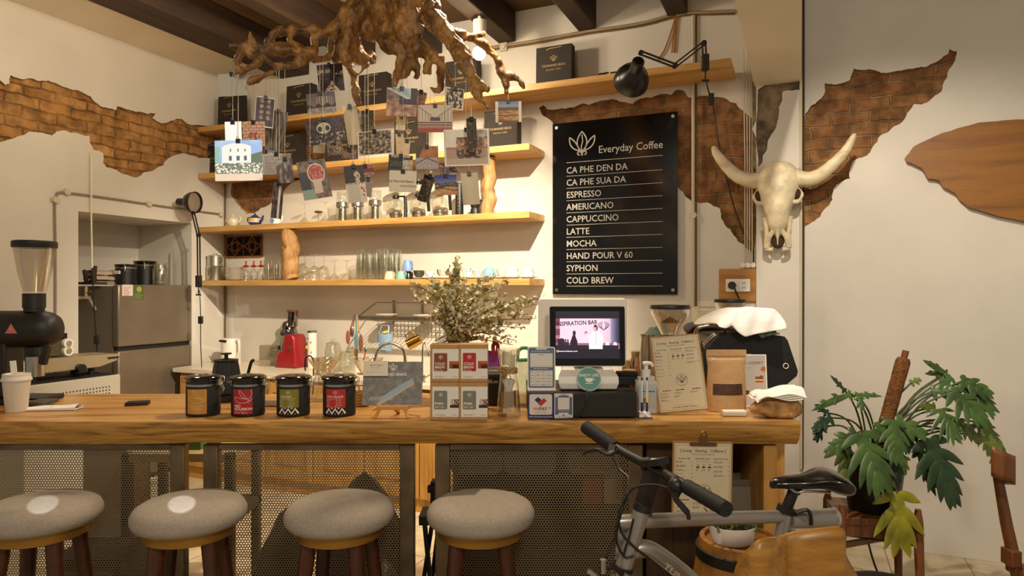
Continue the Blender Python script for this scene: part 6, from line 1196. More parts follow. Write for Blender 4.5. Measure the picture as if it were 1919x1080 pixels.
for pl_ in roots:
    P_ = []; rr = []; cs = [(at(x, y, RD+dd)-RO, r*(RD+dd)/F) for x, y, dd, r in pl_]; pts = smooth_path([c[0] for c in cs], 5)
    for i, p in enumerate(pts):
        f = i/5; k = min(int(f), len(cs)-2); u = f-k; r = cs[k][1]*(1-u)+cs[k+1][1]*u
        n = noise.noise(p*9)*.35+noise.noise(p*22)*.22; P_.append(p+Vector((noise.noise(p*14), noise.noise(p*14+Vector((5, 0, 0))), noise.noise(p*14+Vector((0, 7, 0)))))*.009); rr.append(max(.003, r*(1+n)))
    mb.tube(P_, [q_*.86 for q_ in rr], ROOTW, 10); RPTS += [(959.5+(p+RO).x/(p+RO).y*F, 541-((p+RO).z-EYE)/(p+RO).y*F, (p+RO).y) for p in P_]
root = solo(mb, 'hanging_root', 'big gnarled tree root hung from the ceiling above the bar', 'tree root', tuple(RO))
md = root.modifiers.new('fuse', 'REMESH'); md.mode = 'VOXEL'; md.voxel_size = .005; md.use_smooth_shade = True
tx = bpy.data.textures.new('gnarl', 'CLOUDS'); tx.noise_scale = .028; tx.noise_depth = 3; dm = root.modifiers.new('gnarl', 'DISPLACE'); dm.texture = tx; dm.strength = .022; dm.mid_level = .55; dm.texture_coords = 'LOCAL'
sm = root.modifiers.new('soft', 'SMOOTH'); sm.factor = .4; sm.iterations = 1
# ---------------------------------------------------------------- photos and notes on threads
def nz(u, v, s, f=6): return noise.noise((u*f, v*f, s*3.7))
def mixc(a, b_, t): t = max(0, min(1, t)); return tuple(a[i]*(1-t)+b_[i]*t for i in range(3))
def border(fn, e=.05, c=(.92, .89, .82)):
    return lambda u, v: c if (u < e or u > 1-e or v < e or v > 1-e) else fn((u-e)/(1-2*e), (v-e)/(1-2*e))
def p_building(u, v):
    if v < .17: return (.95, .86, .76)
    if v < .44:
        k = nz(u, v, 1, 26); return (.97, .93, .85) if k > .12 else mixc((.42, .48, .42), (.70, .68, .60), k+.5)
    roof = .93-.9*abs(u-.46)**2
    if .15 < u < .76 and v < roof:
        for wx in (.33, .49, .64):
            if abs(u-wx) < .03 and .50 < v < .62: return (.36, .44, .46)
            if abs(u-wx) < .018 and .72 < v < .79: return (.45, .53, .58)
        return (.98, .97, .95)
    if v < .72-.3*(1-u) and u > .7: return (.42, .48, .40)
    if u < .1 and v < .85: return (.60, .78, .72)
    return mixc((.62, .76, .93), (.80, .88, .96), nz(u, v, 2, 4)+.4)
def p_dots(u, v):
    for i in range(2):
        for j in range(4):
            if ((u-.32-.38*i)*.62)**2+((v-.30-.2*j)*1)**2 < .0052: return (.74, .66, .60) if nz(u, v, 3, 30) > -.1 else (.4, .3, .34)
    return mixc((.20, .13, .19), (.30, .2, .26), nz(u, v, 4, 5)+.5)
def p_bricks(u, v):
    row = int(v*9); x = (u*4+.5*(row % 2)) % 1
    if .3 < u < .75 and .12 < v < .62 and nz(u, v, 2, 9) > -.12: return mixc((.42, .2, .18), (.58, .34, .28), nz(u, v, 5, 20)+.5)
    if v < .14: return (.30, .15, .15)
    return (.38, .24, .18) if x < .08 or (v*9) % 1 < .14 else mixc((.66, .48, .35), (.76, .58, .44), nz(u, v, 6, 14)+.5)
def p_hair(u, v): return mixc((.16, .12, .09), (.62, .56, .44), nz(u*5, v*.7+u, 7, 5)+.42)
def p_tent(u, v):
    if v < .40 and abs(u-.52) < (.40-v)*.75: return (.82, .76, .66) if nz(u, v, 1, 16) > -.18 else (.35, .28, .24)
    k = nz(u, v, 8, 9); base = mixc((.13, .10, .14), (.30, .24, .29), k+.4)
    if .60 < v < .82 and abs(v-.70-.1*sin(u*6)) < .09 and nz(u, v, 9, 10) > -.1: return (.72, .67, .60)
    return (.66, .6, .55) if nz(u, v, 10, 40) > .42 and v < .55 else base
def p_boats(u, v):
    b_ = mixc((.58, .53, .50), (.36, .31, .34), v)
    if .3 < v < .42+.08*sin(u*20): return (.22, .17, .17)
    if .32 < u < .9 and .42 < v < .82 and (int(u*46) % 4 == 0): return (.74, .68, .62)
    return (.66, .62, .57) if v < .26 and nz(u, v, 11, 12) > 0 else b_
def p_mask(u, v):
    x, y = (u-.47)*1.3, v-.63
    if x*x*1.4+y*y*1.6 < .085:
        if ((abs(x)-.13)/.075)**2+((y+.02)/.11)**2 < 1: return (.22, .21, .20)
        return (.80, .75, .62) if abs(x) > .012 else (.45, .4, .34)
    if v < .38 and nz(u, v, 12, 13) > .28: return (.70, .62, .55)
    return mixc((.15, .11, .13), (.42, .33, .31), nz(u, v, 13, 9)+.32 if u < .72 else nz(u, v, 14, 20)+.55)
def p_texty(u, v): return (.62, .56, .49) if (v*22) % 1 > .4 or nz(u, v, 15, 60) > .25 or u < .07 or u > .93 or v > .93 else (.40, .35, .30)
def p_silver(u, v): return mixc((.30, .26, .24), (.78, .73, .66), nz(u, v, 16, 4)+.5-.9*abs(u-.5))
def p_mush(u, v):
    x, y = u-.60, v-.66
    if (x/.27)**2+(y/.22)**2 < 1 and y > -.16: return (.70, .24, .20) if nz(u, v, 17, 24) < .22 else (.85, .66, .58)
    if (x/.31)**2+(y/.26)**2 < 1: return (.86, .76, .68)
    if abs(x+.02) < .15 and v < .6 and v > .14: return (.84, .74, .64)
    if v < .26 and u < .45: return (.55, .63, .54)
    if u < .34 and v < .72: return (.15, .13, .13)
    return mixc((.55, .46, .36), (.30, .24, .19), nz(u, v, 18, 9)+.45)
def p_bwtree(u, v): return (.88, .85, .80) if abs(u-.62) < .10+.06*nz(u, v, 19, 5) else mixc((.18, .13, .12), (.55, .42, .38), nz(u, v, 20, 8)+.4)
def p_crowd(u, v): return mixc((.26, .20, .16), (.78, .70, .60), nz(u, v, 21, 11)+.52)
def p_umbrella(u, v):
    if v > .62 and v > .98-.55*u and u < .8: return mixc((.55, .68, .70), (.74, .80, .79), nz(u, v, 22, 5)+.5) if v > 1.04-.5*u else (.80, .80, .76)
    if u > .42 and v > .42: return (.24, .19, .23)
    if v < .50: return mixc((.52, .36, .27), (.80, .65, .52), nz(u, v, 23, 6)+.5)
    return mixc((.38, .28, .22), (.66, .55, .47), nz(u, v, 24, 7)+.5)
def p_corridor(u, v):
    if v < .40: return (.62, .22, .14) if v < .16 else (.80, .66, .56) if int(v*24) % 2 else (.42, .28, .22)
    x, y = abs(u-.5), v-.5
    if x < .14 and .42 < v < .56: return (.32, .24, .20)
    for k in (.14, .2, .28, .37, .47):
        if abs(x-k) < .009 and y < .55*k*2: return (.42, .34, .29)
    if abs(y-.9*x) < .012 and y > 0: return (.42, .34, .29)
    return (.80, .73, .64)
def p_bw(u, v): return mixc((.18, .15, .12), (.85, .80, .72), nz(u, v, 25, 9)*1.6+.42)
def p_field(u, v):
    if v > .72: return mixc((.42, .50, .68), (.66, .72, .80), (1-v)*3)
    if .64 < v < .72: return (.44, .38, .22)
    return mixc((.58, .38, .18), (.84, .66, .38), nz(u*.5, v*2, 26, 7)+.5) if int(v*14) % 4 else (.42, .28, .14)
def p_cafe(u, v):
    if v < .18: return (.74, .64, .54)
    if .18 < v < .46: return (.30, .21, .17) if .25 < u < .85 and (nz(u, v, 27, 14) < .12) else (.68, .56, .46)
    if .46 < v < .52: return (.64, .44, .28)
    if v < .80: return mixc((.34, .22, .16), (.84, .66, .52), nz(u, v, 28, 12)+.5) if u > .25 else (.88, .83, .75)
    return (.88, .84, .76) if u < .6 else mixc((.5, .42, .36), (.8, .74, .68), nz(u, v, 29, 6)+.5)
def p_leaf(u, v): return mixc((.13, .10, .06), (.46, .38, .26), nz(u, v, 30, 8)+.4)
def p_bridge(u, v):
    if v > .48: return mixc((.60, .36, .15), (.72, .46, .22), nz(u, v, 31, 5)+.5) if u > .12+.5*(v-.5) else (.30, .22, .14)
    return (.40, .34, .36) if (abs((u-.5)*(1.4-v)) % .11) < .02 or abs(v-.48+.45*abs(u-.5)) < .03 else (.70, .64, .63)
def p_blackdoc(u, v): return (.76, .71, .60) if v > .84 and (u*17) % 1 > .4 and .1 < u < .9 else mixc((.55, .5, .42), (.8, .75, .66), nz(u, v, 32, 9)+.5) if u > .58 and v < .75 else (.45, .41, .33) if (v*16) % 1 > .6 and .08 < u < .55 and nz(u, v, 3, 50) > -.1 else (.13, .11, .08)
def p_land(u, v):
    if v > .62: return mixc((.17, .16, .42), (.40, .46, .70), (1-v)*2.6)
    if v > .46+.08*nz(u, v, 33, 6): return (.26, .24, .20) if nz(u, v, 34, 14) < .15 else (.5, .44, .36)
    return (.22, .16, .12) if abs(v-.34-.12*sin(u*2.4)) < .045 or abs(v-.42+.22*u) < .02 else mixc((.70, .48, .27), (.82, .62, .40), nz(u, v, 35, 6)+.5)
def p_recipe(u, v):
    if v > .5: return (.80, .70, .56) if (u-.62)**2+(v-.68)**2 < .03 and nz(u, v, 36, 14) > -.2 else (.88, .85, .8) if .5 < v < .54 and (u*12) % 1 > .4 else (.18, .16, .14)
    return (.72, .30, .22) if u > .72 and .15 < v < .42 and nz(u, v, 37, 12) > .2 else (.62, .56, .48) if (v*26) % 1 > .62 and .1 < u < .68 else (.87, .81, .71)
def p_purple(u, v): return mixc((.20, .15, .17), (.70, .58, .54), nz(u*.6, v, 38, 11)+.40)
def p_red(u, v): return (.52, .16, .22) if .35 < v < .75 else mixc((.50, .38, .30), (.74, .62, .50), nz(u, v, 39, 6)+.5)
def p_blue(u, v): return mixc((.55, .64, .74), (.86, .88, .90), nz(u, v, 40, 6)+.5) if u > .2 else (.15, .13, .12)
def p_brown(u, v): return mixc((.36, .24, .18), (.66, .50, .40), nz(u, v, 41, 8)+.5)
def plain(c, ink=0):
    def f(u, v): return mixc(c, (.5, .45, .38), .55) if ink and .2 < u < .8 and abs(v-.5) < .14 and (v*14) % 1 > .72 and nz(u, v, 5, 30) > -.1 else c
    return f
CLIPM = mat('binder_clip', '15110d', .35); THR = mat('thread', 'cfc0a0', .8)
def photo(lab, x0, y0, x1, y1, D_, fn, top, roll=0, yaw=0, curl=.0, name='photo_print', cat='photo', res=1.0, e=None, clipx=.5):
    k = D_/F; w_ = abs(x1-x0)*k; h_ = (y1-y0)*k; c = at((x0+x1)/2, y0, D_); t = thing(name, lab, cat, c, 0, None)
    f_ = border(fn, e) if e else fn; nu = max(6, int(abs(x1-x0)*.95*min(res, 1.2))); nv = max(6, int((y1-y0)*.95*min(res, 1.2))); w2 = w_/max(.3, cos(R(yaw)))
    Q = RZ(yaw) @ RY(-roll); sh = lambda u, v: ((u-.5)*w2, curl*(sin(pi*u)*.5+(1-v)**2)-.0, -h_*(1-v)+.0)
    m = MB(); m.grid(sh, nu, nv, PRINT, Q, f_); back = mat('photo_back', 'd8d0c0', .7); m.grid(lambda u, v: tuple(Vector(sh(1-u, v))+Vector((0, .0009, 0))), 6, 6, back, Q); m.build('print', t, ang=60)
    m = MB(); cx = (clipx-.5)*w2; m.box(cx-.007, cx+.007, -.006, .006, -.010, .004, CLIPM, Q); m.tube([(cx-.004, -.004, .003), (cx-.002, -.006, .013), (cx+.002, -.006, .013), (cx+.004, -.004, .003)], .0009, STEEL, 5, Q); m.build('binder_clip', t)
    q0 = Q @ Vector((cx, 0, .006)); g = c+q0; pxc = 959.5+g.x/g.y*F; cd_ = []; tol = 6
    while not cd_ and tol < 60: cd_ = [r for r in RPTS if abs(r[0]-pxc) < tol and r[1] < y0-3 and -60 < r[1]]; tol += 4
    e_ = max(cd_, key=lambda r: r[1]-abs(r[2]-D_)*60); MB().tube([q0, at(pxc, e_[1], e_[2])-c], .0009, THR, 5).build('thread', t)
    return t
ph = photo
ph('pale blank card hanging at the far left of the root', 408,139,462,181, 2.42, plain((.72, .70, .64)), 128, 3, name='blank_card', cat='card')
ph('bright white card hanging above the white building photo', 421,229,452,279, 2.40, plain((1, 1, .98)), 180, 2, name='blank_card', cat='card')
ph('photo of a white corner building under blue sky', 402,264,491,340, 2.34, p_building, 140, 1, res=1.4)
ph('dark plum photo with eight pale round shapes', 482,183,514,240, 2.52, p_dots, 158, -4, 18, e=.04)
ph('photo of a red figure on a brick wall, left side', 454,229,496,283, 2.48, p_bricks, 158, 1, res=1.2)
ph('narrow photo of long streaky hair seen edge-on', 506,208,537,282, 2.56, p_hair, 136, -5, 30, .02)
ph('photo of a lit white tent among dark trees', 593,121,641,173, 2.66, p_tent, 112, 6, res=1.2)
ph('grey misty photo of boats with tall masts', 573,175,627,214, 2.56, p_boats, 112, 6)
ph('photo of graffiti of a pale mask with dark eyes', 570,224,641,270, 2.46, p_mask, 190, 10, res=1.3)
ph('small cream note below the mask graffiti photo', 588,262,610,288, 2.58, plain((.80, .74, .62), 1), 190, -4, name='paper_note', cat='note')
ph('grey text card beside the white building photo', 491,289,545,328, 2.46, p_texty, 140, 2)
ph('silver portrait photo overlapping the grey text card', 521,298,547,344, 2.40, p_silver, 150, 4, 10)
ph('photo of a red mushroom-like cluster on a pale stalk', 557,302,606,374, 2.42, p_mush, 190, 12, 20, res=1.3)
ph('narrow photo of a dark tree and white trunk, lowest at left', 515,344,531,411, 2.44, p_bwtree, 150, -5, 35)
ph('curled cream paper strip left of the crowd photo', 642,199,668,268, 2.5, plain((.82, .76, .64)), 175, 8, 10, .03, 'paper_note', 'note')
ph('small grey document hanging behind the curled cream strip', 659,209,679,234, 2.62, p_texty, 150, 3)
ph('dark photo with pale figure hanging beside the curled strip', 677,208,700,262, 2.6, p_leaf, 150, 2)
ph('photo of a pale crowd, left of the corridor photo', 668,246,735,291, 2.5, p_crowd, 200, 3, -10, e=.03)
ph('photo of people under a pale blue umbrella', 725,166,782,219, 2.5, p_umbrella, 120, -2, res=1.2)
ph('photo of a dog-coloured brown patch beside the umbrella photo', 778,172,800,212, 2.58, p_brown, 130, -12, 25)
ph('photo of a long corridor with a red striped floor', 783,198,848,249, 2.48, p_corridor, 110, 0, res=1.6)
ph('small black and white photo of dense shapes under the root', 836,166,870,206, 2.64, p_bw, 118, -4, 15, e=.06)
ph('photo of a ploughed field with white side borders, far right', 928,191,977,230, 2.8, lambda u, v: (.93, .90, .84) if u < .1 or u > .9 else p_field((u-.1)/.8, v), 170, 1)
ph('large photo of people sitting in a bright cafe', 831,243,916,312, 2.46, p_cafe, 190, 2, res=1.4, e=.04)
ph('dark narrow photo of a tree shape over the cafe photo', 874,223,892,279, 2.40, p_leaf, 120, 3, 20)
ph('small cream note hanging left of the corridor photo', 743,220,761,245, 2.56, plain((.84, .76, .62), 1), 165, -4, name='paper_note', cat='note')
ph('narrow cream note below the umbrella photo', 741,252,756,291, 2.54, plain((.84, .74, .58), 1), 243, 3, name='paper_note', cat='note')
ph('tan note hanging beside the narrow cream note', 757,264,769,296, 2.52, plain((.86, .76, .60), 1), 243, -5, name='paper_note', cat='note')
ph('photo of a footbridge against an orange hillside', 779,275,821,318, 2.44, p_bridge, 248, 1, res=1.2)
ph('black printed card with a white headline', 729,292,774,322, 2.46, p_blackdoc, 240, -4, res=1.3)
ph('cream handwritten card hanging in front of the syphons', 730,321,781,361, 2.38, plain((.86, .80, .68)), 200, -2, name='handwritten_card', cat='card')
ph('bright photo of orange soil under a deep blue sky', 814,329,855,367, 2.40, p_land, 240, 3, res=1.4)
ph('dark curled photo behind the blue sky photo', 796,330,815,379, 2.45, p_leaf, 240, -14, 25, .02)
ph('blank cream sheet hanging lowest at the right', 863,325,895,384, 2.46, plain((.84, .78, .66)), 190, 5, 5, .012, 'paper_note', 'note')
ph('recipe card with a photo of eggs on top', 644,312,680,381, 2.38, p_recipe, 200, 7, 8, res=1.4)
ph('photo with a crimson band behind the recipe card', 668,311,700,332, 2.46, p_red, 240, 3)
ph('grey blank card behind the recipe card', 681,336,699,370, 2.48, plain((.60, .54, .47)), 240, -6, 10, name='paper_note', cat='note')
ph('brown group photo at the left of the crowd photo', 641,281,668,298, 2.52, p_brown, 210, 0)
ph('photo of purple umbrellas behind the blue sky photo', 823,306,859,330, 2.5, p_purple, 240, 2)
ph('small photo with a blue sky strip behind the hair photo', 497,265,514,292, 2.6, p_blue, 160, 2)
ph('beige photo behind the recipe card at the left', 612,268,640,292, 2.68, p_crowd, 170, 6)
h_ = [o for o in bpy.data.objects if o.name.startswith('handwritten_card')][0]
m = MB(); HI = mat('pen_ink', '6a5f52', .7); k = 2.38/F
m.text('The Married Beans', .0125, HI, T(-.010, -.0016, -.038) @ RX(90) @ RZ(-2)); m.text('Grand Opening', .0095, HI, T(.02, -.0016, -.055) @ RX(90) @ RZ(-2)); m.build('handwriting', h_)
# ---------------------------------------------------------------- perforated screens under the bar
def perf():
    m, nt, b = mk('perforated_steel'); out = [n for n in nt.nodes if n.type == 'OUTPUT_MATERIAL'][0]
    tc = nd(nt, 'ShaderNodeTexCoord'); sp = nd(nt, 'ShaderNodeSeparateXYZ'); nt.links.new(tc.outputs['Object'], sp.inputs[0])
    def M(op, a, b_=None, c=None):
        n = nd(nt, 'ShaderNodeMath', operation=op)
        for i, v in enumerate((a, b_, c)):
            if v is None: continue
            if isinstance(v, (int, float)): n.inputs[i].default_value = v
            else: nt.links.new(v, n.inputs[i])
        return n.outputs[0]
    p = .0104; v = M('DIVIDE', sp.outputs[2], p*.866); row = M('FLOOR', v); par = M('MULTIPLY', M('MODULO', M('ADD', row, 1000), 2), .5)
    x = M('FRACT', M('ADD', M('ADD', M('DIVIDE', sp.outputs[0], p), 500), par)); fx = M('SUBTRACT', x, .5); fz = M('MULTIPLY', M('SUBTRACT', M('FRACT', v), .5), .866)
    d = M('SQRT', M('ADD', M('MULTIPLY', fx, fx), M('MULTIPLY', fz, fz))); hole = M('LESS_THAN', d, .335)
    b.inputs['Base Color'].default_value = (*lin('857457'), 1); b.inputs['Metallic'].default_value = .3; b.inputs['Roughness'].default_value = .45
    tr = nd(nt, 'ShaderNodeBsdfTransparent'); mx = nd(nt, 'ShaderNodeMixShader'); nt.links.new(hole, mx.inputs[0]); nt.links.new(b.outputs[0], mx.inputs[1]); nt.links.new(tr.outputs[0], mx.inputs[2]); nt.links.new(mx.outputs[0], out.inputs[0]); return m
PERF = perf(); FST = mat('frame_steel', '7b6a50', .33, .6, var=.2, vs=9); PY = 2.46
def screen(pl, pr, lab):
    xa, xb_ = dird(pl)*PY, dird(pr)*PY; xc = (xa+xb_)/2; t = thing('perforated_screen', lab, 'screen', (xc, PY, 0)); h = (xb_-xa)/2; zt = .952
    for s in (-1, 1): MB().box(s*h-(.054 if s > 0 else 0), s*h+(0 if s > 0 else .054), 0, .04, .001, zt, FST).build('post', t, bev=.004)
    MB().box(-h+.054, h-.054, .005, .03, zt-.02, zt, FST).build('top_rail', t, bev=.002); MB().box(-h+.054, h-.054, .005, .03, .04, .075, FST).build('bottom_rail', t, bev=.002)
    m = MB(); m.rect(-h+.054, h-.054, .075, zt-.02, PERF, T(0, .016, 0) @ FR); m.build('perforated_sheet', t)
screen(-260, 345, 'perforated steel screen under the left end of the bar'); screen(380, 776, 'perforated steel screen under the middle of the bar behind the stools'); screen(815, 1205, 'perforated steel screen under the bar behind the right stool and bicycle')
# things seen through the screens
DKB = mat('dark_laminate', '2a2118', .6)
m = MB(); xa, xb_ = dird(850)*2.66, dird(1190)*2.66; t = thing('under_bar_cabinet', 'dark open cabinet behind the right perforated screen', 'cabinet', ((xa+xb_)/2, 2.62, 0)); h = (xb_-xa)/2
for b6 in ((-h, h, .36, .38, .02, .96), (-h, -h+.02, 0, .36, .02, .96), (h-.02, h, 0, .36, .02, .96), (-h, h, 0, .36, .02, .05), (-h, h, 0, .36, .62, .64), (-h, h, 0, .36, .94, .96)): m.box(*b6, DKB)
m.build('carcass', t, bev=.002)
for k, (px, lb) in enumerate(((893, 'grey plastic bin behind the perforated screen, left of three'), (993, 'grey plastic bin behind the perforated screen, middle of three'), (1112, 'grey plastic bin behind the perforated screen, nearest the bicycle'))):
    m = MB(); m.rrect(-.105, .105, .0, .105, .03, mat('bin_grey', '9a8b74', .4), FR, (-.22, 0)); m.box(-.11, .11, -.004, .0, .085, .1, mat('bin_rim', '7c6f5c', .5)); solo(m, 'plastic_bin', lb, 'bin', (dird(px)*2.68, 2.68, .782), 0, 'grey bins behind the screen', bev=.004)
for k, (px, z, c, lb) in enumerate(((1110, .641, 'b0432c', 'small red packet on the shelf behind the right screen'), (1150, .641, 'c9b893', 'cream carton on the shelf behind the right screen'), (1130, .051, 'b9a888', 'pale tin at the bottom behind the right screen'), (1010, .051, 'a39274', 'beige carton at the bottom behind the right screen'))):
    solo(MB().box(-.04, .04, 0, .1, .001, .12+.02*(k % 2), mat('pack_'+c, c, .5)), 'packet', lb, 'packet', (dird(px)*2.74, 2.74, z), 4*k, bev=.003)
SACK = mat('dark_bag', '2b241d', .45, bmp=.6, bs=18); FOIL = mat('foil', 'a59a88', .3, .8, bmp=.9, bs=35)
def lump(lab, x, y, r, h, m_, seed, nm='bin_bag', cat='bag'):
    def f(u, v):
        a = 2*pi*u; p = Vector((cos(a)*1.6, sin(a)*1.6, v*2.5)); n = 1+.25*noise.noise(p+Vector((seed, 0, 0)))+.1*noise.noise(p*3); rr = r*(min(1, v*6)**.5)*(1-max(0, v-.55)/.45)**.6*1.15
        return (rr*n*cos(a)+.05*v*sin(seed), rr*n*sin(a)*.8, .003+h*v)
    m = MB(); m.grid(f, 36, 20, m_); solo(m, nm, lab, cat, (x, y, 0))
lump('dark bag heap behind the middle screen, seen under the third stool', -.64, 2.86, .15, .74, SACK, 3); lump('tall dark bag behind the middle screen by the left stool', -1.0, 2.84, .11, .60, SACK, 8); lump('crumpled silver foil bag behind the middle screen at right', -.47, 2.72, .06, .42, FOIL, 5, 'foil_bag')
solo(MB().box(-.15, .15, 0, .25, .002, .42, DKB).box(-.13, .13, -.012, 0, .05, .38, mat('crate_brown', '5b4630', .6)), 'storage_box', 'dark box on the floor behind the left perforated screen', 'box', (-1.75, 2.72, 0), bev=.005)
solo(MB().box(-.11, .11, 0, .2, .002, .78, mat('cream_box', 'b7a687', .6)), 'tall_box', 'tall beige box behind the left perforated screen', 'box', (-1.95, 3.2, 0), bev=.005)
m = MB(); m.box(-.26, .26, 0, .36, .42, .46, DARKW); m.box(-.26, .26, 0, .36, .72, .76, mat('shelf_pale', 'c2a46e', .5))
for x in (-.24, .24):
    for y in (.02, .34): m.box(x-.02, x+.02, y-.02, y+.02, .001, .76, DARKW)
solo(m, 'low_shelf', 'low wooden shelf seen through the gap between two screens', 'shelf', (dird(360)*3.25, 3.1, 0), bev=.003)
solo(MB().box(-.05, .05, -.03, .05, .001, .09, mat('green_pack', '3f6b2a', .5)), 'packet', 'green packet on the low shelf between the screens', 'packet', (dird(362)*3.2, 3.2, .761))
m = MB()
for p, q in (((.06, 0, .02), (.0, 0, .62)), ((-.06, .05, .02), (.03, .05, .62)), ((-.02, .1, .02), (.05, .1, .6))): m.bar(p, q, .022, .016, BLACK)
m.box(-.02, .07, -.01, .11, .6, .635, BLACK); solo(m, 'folding_stand', 'black folded stand in the gap between the middle and right screens', 'stand', (dird(795)*2.62, 2.62, 0))
solo(MB().box(-.03, .03, -.03, .03, .0, .12, BLACK).box(-.04, .02, -.04, -.02, .08, .11, BLACK), 'camera_head', 'small black tripod head beside the post left of the right screen', 'device', (dird(802)*2.66+.04, 2.68, .637), bev=.004)
# dark cupboard at the right end of the bar
t = thing('end_cupboard', 'dark wooden open cupboard under the right end of the bar', 'cupboard', (0, 0, 0)); xa, xb_ = dird(1210)*2.5, dird(1445)*2.5; DW2 = wood('cupboard_dark_wood', ['2b1a0c', '40280f', '4e3215'], 2, 2, 10, .6, .2)
MB().box(xa, xa+.10, 2.49, 2.95, .002, .955, DW2).build('left_panel', t, bev=.003); MB().box(xb_-.05, xb_, 2.44, 2.95, .002, .955, CABW).build('right_panel', t, bev=.004)
MB().box(xa+.10, xb_-.05, 2.93, 2.95, .002, .955, mat('cupboard_back', '1c130a', .8)).build('back_panel', t)
MB().box(xa+.10, xb_-.05, 2.55, 2.93, .50, .52, DW2).build('shelf_board', t)
for (x, w_) in ((xa+.10, .12), ): MB().box(x, x+w_, 2.50, 2.52, .002, .955, DW2).build('front_board', t, bev=.003)
m = MB()
def bagf(u, v): a = 2*pi*u; k = (abs(cos(a))**.5*(1 if cos(a) > 0 else -1), abs(sin(a))**.6*(1 if sin(a) > 0 else -1)); s = 1+.06*noise.noise((u*5, v*5, 2)); return (.095*k[0]*s*(1-.08*v), .05*k[1]*s, .26*v+.004)
m.grid(bagf, 30, 12, mat('canvas_grey', '6b604f', .8, bmp=.3, bs=30)); t = thing('canvas_bag', 'grey canvas bag on the shelf inside the dark cupboard', 'bag', (dird(1390)*2.64, 2.64, .521)); m.build('bag_body', t)
MB().grid(lambda u, v: (.092*(2*u-1), -.053-.008*sin(pi*u)-.012*v, .24-.12*v), 10, 6, mat('canvas_flap', '827663', .8)).build('flap', t); MB().box(-.07, .07, -.065, -.06, .05, .1, mat('canvas_pocket', '5d5343', .8)).build('pocket', t, bev=.003)
# second menu hanging by its clip from the bar front
m0 = at(1312, 985, 2.37); menu('cream menu clipboard hanging below the bar behind the bicycle', (m0.x, 2.352, EYE-(985-541)/F*2.37), 112*2.37/F, 158*2.37/F, 0, -1, True)
# ---------------------------------------------------------------- bar stools
FAB = mat('stool_fabric', 'a49786', .95, var=.06, vs=120, bmp=.25, bs=500); BRASS = mat('brass_band', 'a87a30', .42, .6)
SY = 2.22; SR = .178; SZt = EYE-(937-541)/F*SY
def stool():
    t = thing('bar_stool', 'x', 'stool', (0, SY, 0), 0, 'round bar stools along the bar')
    pr = [(0, SZt+.004), (.06, SZt+.003), (.12, SZt-.001), (.150, SZt-.008), (.168, SZt-.019), (SR, SZt-.037), (SR+.001, SZt-.052), (.174, SZt-.066), (.162, SZt-.076), (.14, SZt-.079), (0, SZt-.078)]
    c = MB().lathe(pr, FAB, 48); c.build('cushion', t, ang=80)
    MB().lathe([(.0, SZt-.077), (.142, SZt-.077), (.142, SZt-.112), (.136, SZt-.115), (0, SZt-.115)], BRASS, 48).build('brass_band', t)
    for a in (45, 135, 225, 315):
        d = Vector((cos(R(a)), sin(R(a)), 0)); p0 = d*.108+Vector((0, 0, SZt-.114)); p1 = d*.205+Vector((0, 0, .004)); MB().tube([p0, p1], [.026, .016], LEGW, 16).build('leg', t)
    MB().tube([Vector((.168*cos(i*pi/16), .168*sin(i*pi/16), .27)) for i in range(33)], .008, BRASS, 8).build('foot_ring', t)
    return t
s0_ = stool()
for k, (px, lb) in enumerate(((78, 'bar stool cut off by the left edge of the photo'), (356, 'bar stool in front of the canister with the red leaf label'), (637, 'bar stool in front of the grey postcard and middle screen'), (901, 'bar stool in front of the kraft coffee boxes'))):
    o = s0_ if k == 0 else dup(s0_, s0_.location, 0); o.location = (dird(px)*SY, SY, 0); o.rotation_euler = (0, 0, R((8, 12, -4, 4)[k])); o['label'] = lb
# ---------------------------------------------------------------- barrel and bowl of plants
bx = Vector((dird(1388)*2.10, 2.10, 0)); zt = EYE-(1008-541)/F*2.10; BAR = wood('barrel_oak', ['7a4d1c', 'a06c2a', 'b57d36'], 2, 2, 10, .45, .2)
t = thing('wooden_barrel', 'small oak barrel with black hoops beside the bicycle', 'barrel', bx); pr = [(0, .002)]+[(.125+.04*sin(pi*k/12), .002+(zt-.004)*k/12) for k in range(13)]+[(.11, zt), (.108, zt-.012), (0, zt-.012)]; MB().lathe(pr, BAR, 36).build('staves', t)
for z in (.04, .2, zt-.2, zt-.045):
    r_ = .127+.04*sin(pi*z/zt); MB().lathe([(r_-.002, z-.018), (r_+.003, z-.016), (r_+.003, z+.016), (r_-.004, z+.018)], BLACK, 36).build('hoop', t)
c = Vector((dird(1376)*2.06, 2.06, zt)); k = 2.06/F
t = thing('planter_bowl', 'white oval bowl of small green plants on the barrel', 'planter', (c.x, c.y+.02, zt-.010)); MB().lathe([(0, .002), (.055, .001), (.062, .006), (.073, .05), (.075, .058), (.071, .058), (.06, .012), (0, .01)], CERAM, 36, sx=1, sy=.8).build('bowl', t)
MB().disc(.069, mat('soil', '2e2012', .95), T(0, 0, .05) @ Matrix.Diagonal((1, .8, 1, 1))).build('soil', t); m = MB(); GR1 = mat('succulent_green', '47552a', .5, var=.3, vs=30); rnd = random.Random(2)
for i in range(60):
    a = rnd.uniform(0, 6.28); q = Vector((rnd.uniform(-.062, .062), rnd.uniform(-.05, .05), .05)); ln = rnd.uniform(.02, .075 if q.x < .03 else .05); d = Vector((cos(a)*.6+q.x*8, sin(a)*.6, rnd.uniform(.5, 1.3))).normalized(); m.tube([q, q+d*ln*.5, q+d*ln+Vector((0, 0, -.008))], [.0035, .0045, .0008], GR1, 5)
m.build('leaves', t)
